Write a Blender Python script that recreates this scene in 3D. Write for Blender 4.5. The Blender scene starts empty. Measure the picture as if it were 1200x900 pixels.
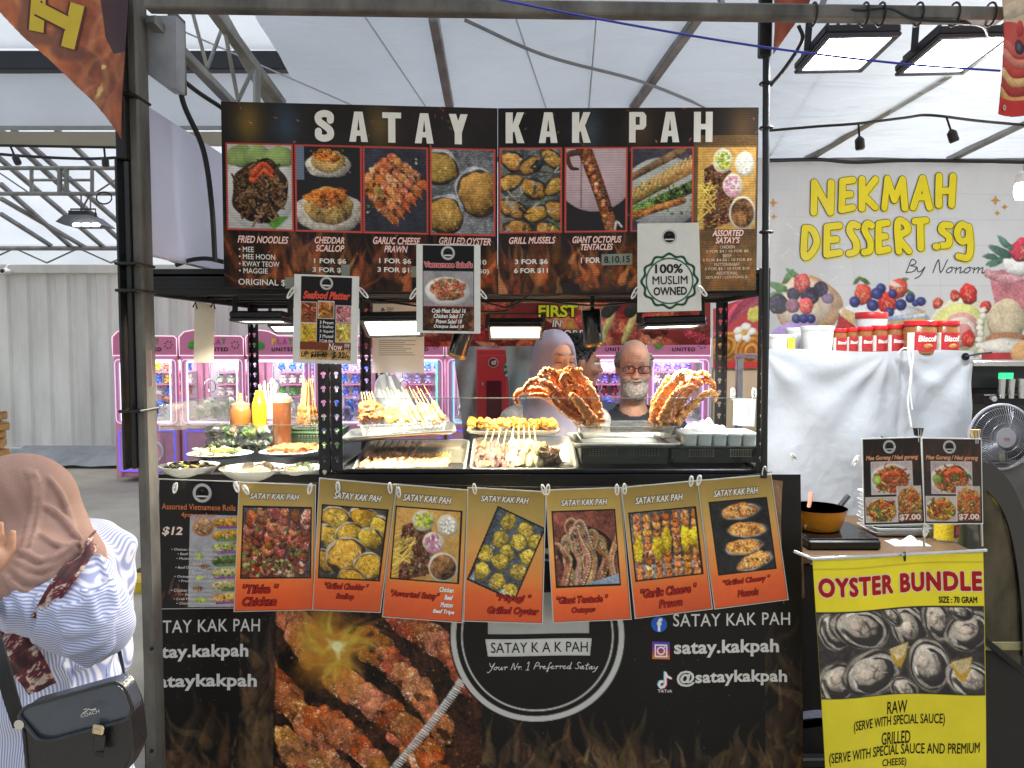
import bpy, math, random
import numpy as np
from mathutils import Vector, Matrix, Euler

random.seed(7); RNG = np.random.default_rng(11)
SC = bpy.context.scene
COL = SC.collection

# ------------------------------------------------------------- camera, sky, sun, exposure
CAMZ = 1.65
TH = math.atan(50/900.0); CT, ST = math.cos(TH), math.sin(TH)
cd = bpy.data.cameras.new('camera'); cam = bpy.data.objects.new('camera', cd); COL.objects.link(cam)
cam.location = (0, 0, CAMZ); cam.rotation_euler = (math.pi/2-TH, 0, 0)
cd.sensor_width = 36; cd.lens = 27; cd.clip_start = .05; cd.clip_end = 500
SC.camera = cam
SUN_EL, SUN_AZ = math.radians(58), math.radians(28)
w = bpy.data.worlds.new('World'); SC.world = w; w.use_nodes = True
nt = w.node_tree; nt.nodes.clear()
sky = nt.nodes.new('ShaderNodeTexSky'); sky.sky_type = 'NISHITA'; sky.sun_disc = False
sky.sun_elevation = SUN_EL; sky.sun_rotation = SUN_AZ; sky.dust_density = 3.0; sky.air_density = 1.2
hs = nt.nodes.new('ShaderNodeHueSaturation'); hs.inputs['Saturation'].default_value = .38
bg = nt.nodes.new('ShaderNodeBackground'); bg.inputs[1].default_value = .13
ow = nt.nodes.new('ShaderNodeOutputWorld')
nt.links.new(sky.outputs[0], hs.inputs['Color']); nt.links.new(hs.outputs[0], bg.inputs[0]); nt.links.new(bg.outputs[0], ow.inputs[0])
sl = bpy.data.lights.new('sun', 'SUN'); sl.energy = .9; sl.angle = math.radians(35); sl.color = (1, .96, .9)
so = bpy.data.objects.new('sun', sl); COL.objects.link(so)
sd = Vector((math.sin(SUN_AZ)*math.cos(SUN_EL), math.cos(SUN_AZ)*math.cos(SUN_EL), math.sin(SUN_EL)))
so.rotation_euler = sd.to_track_quat('Z', 'Y').to_euler(); so.location = (0, -3, 8)
SC.view_settings.view_transform = 'Standard'; SC.view_settings.look = 'None'
SC.view_settings.gamma = 1; SC.view_settings.use_curve_mapping = False
SC.view_settings.exposure = .98
SC.cycles.use_denoising = True
try:
    SC.cycles.denoiser = 'OPENIMAGEDENOISE'; SC.cycles.denoising_input_passes = 'RGB_ALBEDO_NORMAL'
except Exception: pass
SC.cycles.max_bounces = 8; SC.cycles.transparent_max_bounces = 14
SC.cycles.diffuse_bounces = 4; SC.cycles.glossy_bounces = 3
SC.cycles.sample_clamp_indirect = 6; SC.cycles.caustics_reflective = False; SC.cycles.caustics_refractive = False

def P(px, py, Y):
    a = (px-600)/900.; b = (450-py)/900.
    t = Y/(CT+b*ST)
    return Vector((a*t, Y, CAMZ+(b*CT-ST)*t))
def S(Y): return Y/900.0            # metres per pixel at depth Y

# ------------------------------------------------------------- colours and materials
def lin(c):
    if isinstance(c, str): c = tuple(int(c[i:i+2], 16) for i in (1, 3, 5))
    a = np.asarray(c, float)/255.
    return np.where(a <= .04045, a/12.92, ((a+.055)/1.055)**2.4)
MATS = {}
def M(name, col=(128, 128, 128), rough=.5, metal=0, var=.12, scale=9, bump=0, bscale=60, emit=0, ecol=None, spec=.5, coat=0,
      attr=False, alpha=1, sss=0, trans=0, stretch=None, ior=1.45):
    if name in MATS: return MATS[name]
    m = bpy.data.materials.new(name); m.use_nodes = True; MATS[name] = m
    nt = m.node_tree; N = nt.nodes; L = nt.links
    b = N['Principled BSDF']; c = lin(col)
    b.inputs['Roughness'].default_value = rough; b.inputs['Metallic'].default_value = metal
    b.inputs['Specular IOR Level'].default_value = spec; b.inputs['Coat Weight'].default_value = coat
    b.inputs['Coat Roughness'].default_value = .12; b.inputs['Alpha'].default_value = alpha
    b.inputs['Transmission Weight'].default_value = trans; b.inputs['IOR'].default_value = ior
    if sss:
        b.inputs['Subsurface Weight'].default_value = sss; b.inputs['Subsurface Radius'].default_value = (.01, .004, .002); b.inputs['Subsurface Scale'].default_value = 1
    tc = N.new('ShaderNodeTexCoord'); vec = tc.outputs['Object']
    if stretch:
        mp = N.new('ShaderNodeMapping'); mp.inputs['Scale'].default_value = stretch; L.new(vec, mp.inputs[0]); vec = mp.outputs[0]
    nz = N.new('ShaderNodeTexNoise'); nz.inputs['Scale'].default_value = scale; nz.inputs['Detail'].default_value = 5; nz.inputs['Roughness'].default_value = .6
    L.new(vec, nz.inputs['Vector'])
    mr = N.new('ShaderNodeMapRange'); mr.inputs[1].default_value = .3; mr.inputs[2].default_value = .7
    mr.inputs[3].default_value = 1-var; mr.inputs[4].default_value = 1+var; L.new(nz.outputs[0], mr.inputs[0])
    mx = N.new('ShaderNodeVectorMath'); mx.operation = 'SCALE'; L.new(mr.outputs[0], mx.inputs['Scale'])
    if attr:
        at = N.new('ShaderNodeAttribute'); at.attribute_name = 'Col'; L.new(at.outputs['Color'], mx.inputs[0])
    else: mx.inputs[0].default_value = tuple(c)
    L.new(mx.outputs[0], b.inputs['Base Color'])
    if bump:
        n2 = N.new('ShaderNodeTexNoise'); n2.inputs['Scale'].default_value = bscale; n2.inputs['Detail'].default_value = 4; L.new(vec, n2.inputs['Vector'])
        bp = N.new('ShaderNodeBump'); bp.inputs['Strength'].default_value = bump; bp.inputs['Distance'].default_value = .01
        L.new(n2.outputs[0], bp.inputs['Height']); L.new(bp.outputs[0], b.inputs['Normal'])
    if emit:
        if attr and ecol is None: L.new(at.outputs['Color'], b.inputs['Emission Color'])
        else:
            e = lin(ecol or col); b.inputs['Emission Color'].default_value = (*e, 1)
        b.inputs['Emission Strength'].default_value = emit
    return m
def fabric(name, col, thr=.5, rough=.8, wr=.25, wscale=3, stretch=(1, 1, 1)):
    """white tarpaulin: diffuse + translucent, wrinkled"""
    if name in MATS: return MATS[name]
    m = bpy.data.materials.new(name); m.use_nodes = True; MATS[name] = m
    nt = m.node_tree; N = nt.nodes; L = nt.links; N.remove(N['Principled BSDF']); out = N['Material Output']
    tc = N.new('ShaderNodeTexCoord'); mp = N.new('ShaderNodeMapping'); mp.inputs['Scale'].default_value = stretch; L.new(tc.outputs['Object'], mp.inputs[0])
    nz = N.new('ShaderNodeTexNoise'); nz.inputs['Scale'].default_value = wscale; nz.inputs['Detail'].default_value = 6; nz.inputs['Distortion'].default_value = .6; L.new(mp.outputs[0], nz.inputs['Vector'])
    bp = N.new('ShaderNodeBump'); bp.inputs['Strength'].default_value = wr; bp.inputs['Distance'].default_value = .06; L.new(nz.outputs[0], bp.inputs['Height'])
    n3 = N.new('ShaderNodeTexNoise'); n3.inputs['Scale'].default_value = 1.3; n3.inputs['Detail'].default_value = 5; L.new(tc.outputs['Object'], n3.inputs['Vector'])
    mr = N.new('ShaderNodeMapRange'); mr.inputs[1].default_value = .3; mr.inputs[2].default_value = .7; mr.inputs[3].default_value = .86; mr.inputs[4].default_value = 1.0; L.new(n3.outputs[0], mr.inputs[0])
    mx = N.new('ShaderNodeVectorMath'); mx.operation = 'SCALE'; mx.inputs[0].default_value = tuple(lin(col)); L.new(mr.outputs[0], mx.inputs['Scale'])
    d = N.new('ShaderNodeBsdfPrincipled'); d.inputs['Roughness'].default_value = .42; d.inputs['Specular IOR Level'].default_value = .35
    t = N.new('ShaderNodeBsdfTranslucent'); ms = N.new('ShaderNodeMixShader'); ms.inputs[0].default_value = thr
    L.new(mx.outputs[0], d.inputs['Base Color']); L.new(mx.outputs[0], t.inputs[0])
    L.new(bp.outputs[0], d.inputs['Normal']); L.new(bp.outputs[0], t.inputs['Normal'])
    L.new(d.outputs[0], ms.inputs[1]); L.new(t.outputs[0], ms.inputs[2]); L.new(ms.outputs[0], out.inputs[0])
    return m
def clear(name, tint=(235, 240, 240), refl=.06, rough=.05, haze=0, ior=1.45):
    """thin clear plastic or glass sheet: see-through with a surface reflection, a little dusty"""
    if name in MATS: return MATS[name]
    m = bpy.data.materials.new(name); m.use_nodes = True; MATS[name] = m
    nt = m.node_tree; N = nt.nodes; L = nt.links; N.remove(N['Principled BSDF']); out = N['Material Output']
    t = N.new('ShaderNodeBsdfTransparent'); t.inputs[0].default_value = (*lin(tint), 1)
    g = N.new('ShaderNodeBsdfGlossy'); g.inputs['Roughness'].default_value = rough
    fr = N.new('ShaderNodeFresnel'); fr.inputs[0].default_value = ior
    ad = N.new('ShaderNodeMath'); ad.operation = 'ADD'; ad.inputs[1].default_value = refl; L.new(fr.outputs[0], ad.inputs[0])
    ms = N.new('ShaderNodeMixShader'); L.new(ad.outputs[0], ms.inputs[0]); L.new(t.outputs[0], ms.inputs[1]); L.new(g.outputs[0], ms.inputs[2])
    last = ms
    if haze:
        df = N.new('ShaderNodeBsdfDiffuse'); df.inputs[0].default_value = (.75, .75, .73, 1)
        nz = N.new('ShaderNodeTexNoise'); nz.inputs['Scale'].default_value = 7; nz.inputs['Detail'].default_value = 5
        mr = N.new('ShaderNodeMapRange'); mr.inputs[1].default_value = .35; mr.inputs[2].default_value = .75; mr.inputs[3].default_value = haze*.5; mr.inputs[4].default_value = haze*1.6
        L.new(nz.outputs[0], mr.inputs[0])
        m2 = N.new('ShaderNodeMixShader'); L.new(mr.outputs[0], m2.inputs[0]); L.new(ms.outputs[0], m2.inputs[1]); L.new(df.outputs[0], m2.inputs[2]); last = m2
    L.new(last.outputs[0], out.inputs[0])
    return m
def INK(): return M('printed_ink', rough=.5, var=.05, scale=30, attr=True, spec=.18)
def GLOSSY_INK(): return M('laminated_print', rough=.24, var=.04, scale=30, attr=True, spec=.34, bump=.35, bscale=9)
def VC(): return M('coloured_matter', rough=.5, var=.18, scale=60, attr=True, bump=.4, bscale=180)
def FOOD(): return M('cooked_food', rough=.32, var=.35, scale=140, attr=True, bump=.7, bscale=220, spec=.6)

# ------------------------------------------------------------- scene graph helpers
def wloc(o):
    v = Vector((0, 0, 0))
    while o is not None: v += o.location; o = o.parent
    return v
def tag(o, label, cat=None, group=None, kind=None):
    if label: o['label'] = label
    if cat: o['category'] = cat
    if group: o['group'] = group
    if kind: o['kind'] = kind
    return o
def thing(name, label, cat, loc=(0, 0, 0), group=None):
    o = bpy.data.objects.new(name, None); o.empty_display_size = .05; COL.objects.link(o)
    o.location = loc; return tag(o, label, cat, group)
def kids(o): return [c for c in bpy.data.objects if c.parent == o]
def dup(root, loc=None, rot=None, label=None, group=None, scale=None, children=None):
    """copy of a thing, its parts and their sub-parts"""
    def cp(o, par):
        c = o.copy(); COL.objects.link(c)
        if par: c.parent = par
        for ch in o.children: cp(ch, c)
        return c
    r = cp(root, None)
    if loc is not None: r.location = loc
    if rot is not None: r.rotation_euler = rot
    if scale is not None: r.scale = (scale,)*3 if not hasattr(scale, '__len__') else scale
    if label: r['label'] = label
    if group: r['group'] = group
    return r

class MB:
    """collects shapes; build() links them as ONE mesh object"""
    def __init__(s): s.v = []; s.f = []; s.c = []; s.n = 0; s.col = (200, 200, 200)
    def add(s, vs, fs, col=None):
        vs = np.asarray(vs, float).reshape(-1, 3); s.v.append(vs)
        s.f += [tuple(int(i)+s.n for i in f) for f in fs]
        if col is not None and hasattr(col, 'shape') and col.ndim == 2: s.c.append(col)
        else: s.c.append(np.tile(lin(s.col if col is None else col), (len(vs), 1)))
        s.n += len(vs); return s
    def box(s, c, size, bev=0, rot=None, col=None):
        c = np.asarray(c, float); h = np.asarray(size, float)/2
        b = min(bev, min(h)*.9)
        if b <= 0:
            vs = np.array([[x, y, z] for x in (-1, 1) for y in (-1, 1) for z in (-1, 1)])*h
            fs = [(0, 1, 3, 2), (4, 6, 7, 5), (0, 4, 5, 1), (2, 3, 7, 6), (0, 2, 6, 4), (1, 5, 7, 3)]
        else:
            vs = []; idx = {}
            for x in (-1, 1):
                for y in (-1, 1):
                    for z in (-1, 1):
                        for a in range(3):
                            p = np.array([x, y, z])*(h-b); p[a] += b*(x, y, z)[a]
                            idx[(x, y, z, a)] = len(vs); vs.append(p)
            fs = []
            for a in range(3):
                o1, o2 = [i for i in range(3) if i != a]
                for sg in (-1, 1):
                    q = []
                    for e1, e2 in ((-1, -1), (1, -1), (1, 1), (-1, 1)):
                        k = [0, 0, 0]; k[a] = sg; k[o1] = e1; k[o2] = e2; q.append(idx[(*k, a)])
                    fs.append(q if (sg > 0) == (a != 1) else q[::-1])
            for a in range(3):
                o1, o2 = [i for i in range(3) if i != a]
                for e1 in (-1, 1):
                    for e2 in (-1, 1):
                        k0 = [0, 0, 0]; k0[o1] = e1; k0[o2] = e2; k1 = list(k0); k0[a] = -1; k1[a] = 1
                        fs.append((idx[(*k0, o1)], idx[(*k1, o1)], idx[(*k1, o2)], idx[(*k0, o2)]))
            for x in (-1, 1):
                for y in (-1, 1):
                    for z in (-1, 1): fs.append(tuple(idx[(x, y, z, a)] for a in range(3)))
            vs = np.array(vs)
        if rot is not None:
            vs = vs @ np.array((rot if isinstance(rot, Matrix) else Euler(rot).to_matrix()).to_3x3()).T
        return s.add(vs+c, fs, col)
    def tube(s, pts, r, n=8, cap=True, col=None, ell=None, closed=False):
        pts = [Vector(p) for p in pts]; m = len(pts); rr = [r]*m if not hasattr(r, '__len__') else list(r)
        vs = []; fs = []; T0 = None; up = None
        for i, p in enumerate(pts):
            if closed: t = pts[(i+1) % m]-pts[i-1]
            else: t = pts[min(i+1, m-1)]-pts[max(i-1, 0)]
            t = t.normalized() if t.length > 1e-9 else Vector((0, 0, 1))
            if up is None:
                up = Vector((0, 0, 1)) if abs(t.z) < .9 else Vector((0, 1, 0))
                up = (up-t*up.dot(t)).normalized()
            else:
                up = up-t*up.dot(t); up = up.normalized() if up.length > 1e-6 else t.orthogonal().normalized()
            sd_ = t.cross(up)
            for k in range(n):
                a = 2*math.pi*k/n; e = ell or 1
                vs.append(p+sd_*math.cos(a)*rr[i]+up*math.sin(a)*rr[i]*e)
        for i in range(m if closed else m-1):
            j = (i+1) % m
            for k in range(n):
                k2 = (k+1) % n; fs.append((i*n+k, i*n+k2, j*n+k2, j*n+k))
        if cap and not closed:
            fs.append(tuple(range(n-1, -1, -1))); fs.append(tuple((m-1)*n+k for k in range(n)))
        return s.add(np.array([tuple(v) for v in vs]), fs, col)
    def bar(s, a, b, w, h=None, col=None):
        """rectangular bar from a to b, w wide sideways, h thick the other way"""
        a, b = Vector(a), Vector(b); t = b-a; h = h or w
        q = t.to_track_quat('X', 'Z').to_matrix()
        return s.box((a+b)/2, (t.length, w, h), bev=min(w, h)*.12, rot=q, col=col)
    def lathe(s, prof, c=(0, 0, 0), n=24, rot=None, col=None, sx=1, sy=1):
        vs = []; fs = []; m = len(prof)
        for r, z in prof:
            for k in range(n):
                a = 2*math.pi*k/n; vs.append((r*math.cos(a)*sx, r*math.sin(a)*sy, z))
        for i in range(m-1):
            for k in range(n):
                k2 = (k+1) % n; fs.append((i*n+k, i*n+k2, (i+1)*n+k2, (i+1)*n+k))
        if prof[0][0] > 1e-6: fs.append(tuple(range(n-1, -1, -1)))
        if prof[-1][0] > 1e-6: fs.append(tuple((m-1)*n+k for k in range(n)))
        vs = np.array(vs)
        if rot is not None: vs = vs @ np.array(Euler(rot).to_matrix()).T
        return s.add(vs+np.asarray(c, float), fs, col)
    def prism(s, poly, d0, d1, fn, col=None):
        """poly (2-D) extruded between depth d0 and d1; fn(x, y, d) -> world point"""
        n = len(poly); vs = [tuple(fn(x, y, d)) for d in (d0, d1) for x, y in poly]
        fs = [tuple(range(n)), tuple(range(2*n-1, n-1, -1))]
        for i in range(n):
            j = (i+1) % n; fs.append((j, i, n+i, n+j))
        return s.add(np.array(vs), fs, col)
    def grid(s, fn, nu, nv, col=None):
        vs = [tuple(fn(i/(nu-1), j/(nv-1))) for j in range(nv) for i in range(nu)]
        fs = [(j*nu+i, j*nu+i+1, (j+1)*nu+i+1, (j+1)*nu+i) for j in range(nv-1) for i in range(nu-1)]
        return s.add(np.array(vs), fs, col)
    def lump(s, c, r, nz=.2, col=None, seed=None, sub=2, rot=None, cvar=.25):
        """an irregular lump: displaced ico sphere with uneven colour"""
        v, f = ico(sub); rg = np.random.default_rng(seed if seed is not None else random.randrange(1 << 30))
        d = np.ones(len(v)); t = np.zeros(len(v))
        for k in range(5):
            dr = rg.normal(size=3)*(1.5+k*1.3); ph = rg.uniform(0, 6.28); q = np.sin(v@dr+ph); d += q*nz/(1+k*.6); t += q*rg.uniform(-1, 1)
        vs = v*d[:, None]*np.asarray(r if hasattr(r, '__len__') else (r,)*3, float)
        if rot is not None: vs = vs @ np.array(Euler(rot).to_matrix()).T
        base = lin(s.col if col is None else col); cc = np.clip(base[None]*(1+cvar*t[:, None]/1.6), 0, 1)
        return s.add(vs+np.asarray(c, float), f, cc)
    def build(s, name, mat, parent=None, local=False, ang=38, smooth=True, origin=None):
        V = np.concatenate(s.v) if s.v else np.zeros((0, 3)); C = np.concatenate(s.c)
        o_loc = None
        if not local:
            if parent is not None: V = V-np.array(wloc(parent))
            else:
                if origin is None: mn, mx = V.min(0), V.max(0); origin = ((mn[0]+mx[0])/2, (mn[1]+mx[1])/2, mn[2])
                o_loc = origin; V = V-np.array(origin)
        me = bpy.data.meshes.new(name); me.from_pydata(V.tolist(), [], s.f)
        a = me.color_attributes.new('Col', 'FLOAT_COLOR', 'POINT')
        a.data.foreach_set('color', np.concatenate([C, np.ones((len(C), 1))], 1).astype(np.float32).ravel())
        if smooth:
            me.shade_smooth(); me.set_sharp_from_angle(angle=math.radians(ang))
        me.update(); me.materials.append(mat)
        ob = bpy.data.objects.new(name, me); COL.objects.link(ob)
        if parent is not None: ob.parent = parent
        if o_loc is not None: ob.location = o_loc
        return ob
_ICO = {}
def ico(sub):
    if sub in _ICO: return _ICO[sub]
    import bmesh
    bm = bmesh.new(); bmesh.ops.create_icosphere(bm, subdivisions=sub, radius=1)
    v = np.array([tuple(x.co) for x in bm.verts]); f = [tuple(x.index for x in q.verts) for q in bm.faces]
    bm.free(); _ICO[sub] = (v, f); return _ICO[sub]
def rotv(pts, e):
    return np.asarray(pts) @ np.array(Euler(e).to_matrix()).T
def bez(pts, n=12):
    """smooth Catmull-Rom line through pts"""
    p = [Vector(q) for q in pts]; p = [p[0]*2-p[1]]+p+[p[-1]*2-p[-2]]; out = []
    for i in range(1, len(p)-2):
        for k in range(n):
            t = k/n; a, b, c, d = p[i-1:i+3]
            out.append(.5*((2*b)+(c-a)*t+(2*a-5*b+4*c-d)*t*t+(3*b-a-3*c+d)*t**3))
    out.append(p[-2]); return out

# ------------------------------------------------------------- noise and printed artwork (vertex-coloured sheets)
def _fn(n, ex, seed):
    r = np.random.default_rng(seed); F = np.fft.fft2(r.normal(size=(n, n))); fx = np.fft.fftfreq(n)
    q = np.sqrt(fx[:, None]**2+fx[None]**2); q[0, 0] = 1; a = np.real(np.fft.ifft2(F/q**ex)); a -= a.mean(); return a/a.std()
NA = _fn(512, 1.0, 3); NB = _fn(512, 1.7, 5)
def noise(x, y, sc=1., k=0, a=NA):
    return a[(np.asarray(y*sc)+k*37).astype(int) % 512, (np.asarray(x*sc)+k*91).astype(int) % 512]
def rnd(a, b): return random.uniform(a, b)
def jit(c, j=18):
    d = rnd(-j, j); return tuple(min(255, max(0, q+d+rnd(-j/2, j/2))) for q in c)
class Canvas:
    """paints a picture in sRGB, sampled at the vertices of a sheet"""
    def __init__(s, x0, y0, x1, y1, res=1., base=(0, 0, 0)):
        s.b = (x0, y0, x1, y1); s.nx = max(2, int((x1-x0)*res)+1); s.ny = max(2, int((y1-y0)*res)+1)
        s.xs = np.linspace(x0, x1, s.nx); s.ys = np.linspace(y0, y1, s.ny); s.res = res
        s.X, s.Y = np.meshgrid(s.xs, s.ys); s.A = np.tile(np.array(base, float), (s.ny, s.nx, 1))
        s.clip = None
    def sl(s, x0, y0, x1, y1):
        if s.clip: x0 = max(x0, s.clip[0]); y0 = max(y0, s.clip[1]); x1 = min(x1, s.clip[2]); y1 = min(y1, s.clip[3])
        i0, i1 = np.searchsorted(s.xs, [x0, x1]); j0, j1 = np.searchsorted(s.ys, [y0, y1])
        return (slice(j0, max(j0, j1)), slice(i0, max(i0, i1)))
    def mix(s, sl, m, col):
        a = s.A[sl]; m = np.clip(m, 0, 1)[..., None]; s.A[sl] = a*(1-m)+np.asarray(col, float)*m
    def grad(s, stops, box=None):
        sl = s.sl(*(box or s.b)); t = s.Y[sl]; y0, y1 = (box or s.b)[1], (box or s.b)[3]; t = (t-y0)/(y1-y0)
        for k in range(3): s.A[sl][..., k] = np.interp(t, [q[0] for q in stops], [q[1][k] for q in stops])
        return s
    def rect(s, x0, y0, x1, y1, col, alpha=1, nz=0, sc=3):
        sl = s.sl(x0, y0, x1, y1); c = np.asarray(col, float)
        n = 1+nz*noise(s.X[sl], s.Y[sl], sc, random.randrange(99)) if nz else np.ones_like(s.X[sl])
        s.mix(sl, np.full_like(s.X[sl], alpha), np.clip(c*n[..., None], 0, 255)); return s
    def frame(s, x0, y0, x1, y1, col, t=1.5):
        for q in ((x0, y0, x1, y0+t), (x0, y1-t, x1, y1), (x0, y0, x0+t, y1), (x1-t, y0, x1, y1)): s.rect(*q, col)
    def poly(s, pts, col, alpha=1, nz=0, sc=3):
        p = np.asarray(pts, float); sl = s.sl(p[:, 0].min()-1, p[:, 1].min()-1, p[:, 0].max()+1, p[:, 1].max()+1)
        x, y = s.X[sl], s.Y[sl]; ins = np.zeros(x.shape, bool); j = len(p)-1
        for i in range(len(p)):
            (xi, yi), (xj, yj) = p[i], p[j]
            if yi != yj: ins ^= ((yi > y) != (yj > y)) & (x < (xj-xi)*(y-yi)/(yj-yi)+xi)
            j = i
        n = 1+nz*noise(x, y, sc, random.randrange(99)) if nz else np.ones_like(x)
        s.mix(sl, ins*float(alpha), np.clip(np.asarray(col, float)*n[..., None], 0, 255)); return s
    def blob(s, cx, cy, rx, ry, ang=0, col=(200, 150, 80), shade=.5, wob=.08, tex=.15, ts=4, alpha=1, rim=None, rimw=.15, hl=0, soft=1.):
        R = max(rx, ry)*(1+wob*2)+2; sl = s.sl(cx-R, cy-R, cx+R, cy+R); x, y = s.X[sl]-cx, s.Y[sl]-cy
        if x.size == 0: return s
        ca, sa = math.cos(ang), math.sin(ang); u, v = (x*ca+y*sa)/rx, (-x*sa+y*ca)/ry
        th = np.arctan2(v, u); r = np.hypot(u, v); q = np.ones_like(r)
        for k in (2, 3, 5, 8): q += wob*math.sin(rnd(0, 6))*np.sin(k*th+rnd(0, 6))/k**.4
        r = r/q; m = np.clip((1-r)*min(rx, ry)/soft+.5, 0, 1)*alpha
        h = np.sqrt(np.clip(1-r*r, 0, 1)); L = np.clip(.45*h-.5*(x/R*.6+y/R)*r+.35, 0, 1.2)
        g = (1-shade)+shade*1.5*L+tex*noise(s.X[sl], s.Y[sl], ts, random.randrange(99))
        c = np.clip(np.asarray(col, float)*g[..., None], 0, 255)
        if rim is not None: k = np.clip((r-(1-rimw))/rimw*2, 0, 1)[..., None]; c = c*(1-k)+np.asarray(rim, float)*k
        if hl: c = np.clip(c+255*hl*np.clip(noise(s.X[sl], s.Y[sl], ts*1.5, random.randrange(99))-1.2, 0, 1)[..., None], 0, 255)
        s.mix(sl, m, c); return s
    def line(s, pts, r0, r1=None, col=(90, 60, 30), shade=.6, tex=.12, ts=5, alpha=1, hl=0, soft=.8, smooth=True):
        r1 = r0 if r1 is None else r1
        if smooth and len(pts) > 2: pts = [(q.x, q.y) for q in bez([(a, b, 0) for a, b in pts], 4)]
        p = np.asarray(pts, float); R = max(r0, r1)+2
        sl = s.sl(p[:, 0].min()-R, p[:, 1].min()-R, p[:, 0].max()+R, p[:, 1].max()+R); x, y = s.X[sl], s.Y[sl]
        if x.size == 0: return s
        best = np.full(x.shape, 9e9); side = np.zeros_like(x); rad = np.ones_like(x); n = len(p)-1
        for i in range(n):
            a, b = p[i], p[i+1]; d = b-a; L = max(d@d, 1e-9); t = np.clip(((x-a[0])*d[0]+(y-a[1])*d[1])/L, 0, 1)
            ex, ey = x-a[0]-t*d[0], y-a[1]-t*d[1]; rr = r0+(r1-r0)*(i+t)/n; q = np.hypot(ex, ey)/rr; k = q < best
            best = np.where(k, q, best); side = np.where(k, (ex*.5+ey)/rr, side); rad = np.where(k, rr, rad)
        m = np.clip((1-best)*rad/soft+.5, 0, 1)*alpha
        g = (1-shade)+shade*np.clip(.55+.5*np.sqrt(np.clip(1-best**2, 0, 1))-.5*side, 0, 1.5)+tex*noise(x, y, ts, random.randrange(99))
        c = np.clip(np.asarray(col, float)*g[..., None], 0, 255)
        if hl: c = np.clip(c+255*hl*np.clip(noise(x, y, ts*2, random.randrange(99))-1.3, 0, 1)[..., None], 0, 255)
        s.mix(sl, m, c); return s
    def ring(s, cx, cy, r, t, col, alpha=1):
        sl = s.sl(cx-r-t-1, cy-r-t-1, cx+r+t+1, cy+r+t+1); d = np.hypot(s.X[sl]-cx, s.Y[sl]-cy)
        s.mix(sl, np.clip((t/2-abs(d-r))*1.2+.5, 0, 1)*alpha, col); return s
    def specks(s, box, n, cols, r=(.4, 1.), alpha=.9):
        for _ in range(n):
            s.blob(rnd(box[0], box[2]), rnd(box[1], box[3]), rnd(*r), rnd(*r), rnd(0, 3), random.choice(cols), .2, .1, 0, alpha=alpha, soft=.7)
        return s
    def grain(s, box, amt=.12, sc=2., a=NA):
        sl = s.sl(*box); s.A[sl] = np.clip(s.A[sl]*(1+amt*noise(s.X[sl], s.Y[sl], sc, random.randrange(99), a))[..., None], 0, 255); return s
    def flames(s, box, amt=1., dark=(20, 16, 14), ramp=None, sc=1., lo=.2):
        """licking tongues of flame printed over the ground, denser toward the bottom of the box"""
        sl = s.sl(*box); x, y = s.X[sl], s.Y[sl]; t = np.clip((y-box[1])/(box[3]-box[1]), 0, 1)
        wx = x+9*noise(x, y, .55*sc, 3, NB)+4*noise(x, y, 1.1*sc, 5, NB)
        f = 1-abs(noise(wx*1.9, y*.55, sc, 8, NB))*1.35; f2 = 1-abs(noise(wx*1.5+90, y*.7, sc*1.9, 2, NB))*1.5
        v = np.clip(np.maximum(f, f2*.8), 0, 1)**2.2*np.clip(lo+(t-.1)*1.3+.35*noise(x, y, .35, 9, NB), 0, 1)*amt
        ramp = ramp or [(0, (20, 14, 12)), (.3, (92, 40, 22)), (.6, (190, 92, 48)), (1, (236, 168, 96))]
        c = np.stack([np.interp(v, [q[0] for q in ramp], [q[1][k] for q in ramp]) for k in range(3)], -1)
        s.mix(sl, np.clip(v*1.8, 0, 1), c); return s
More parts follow.
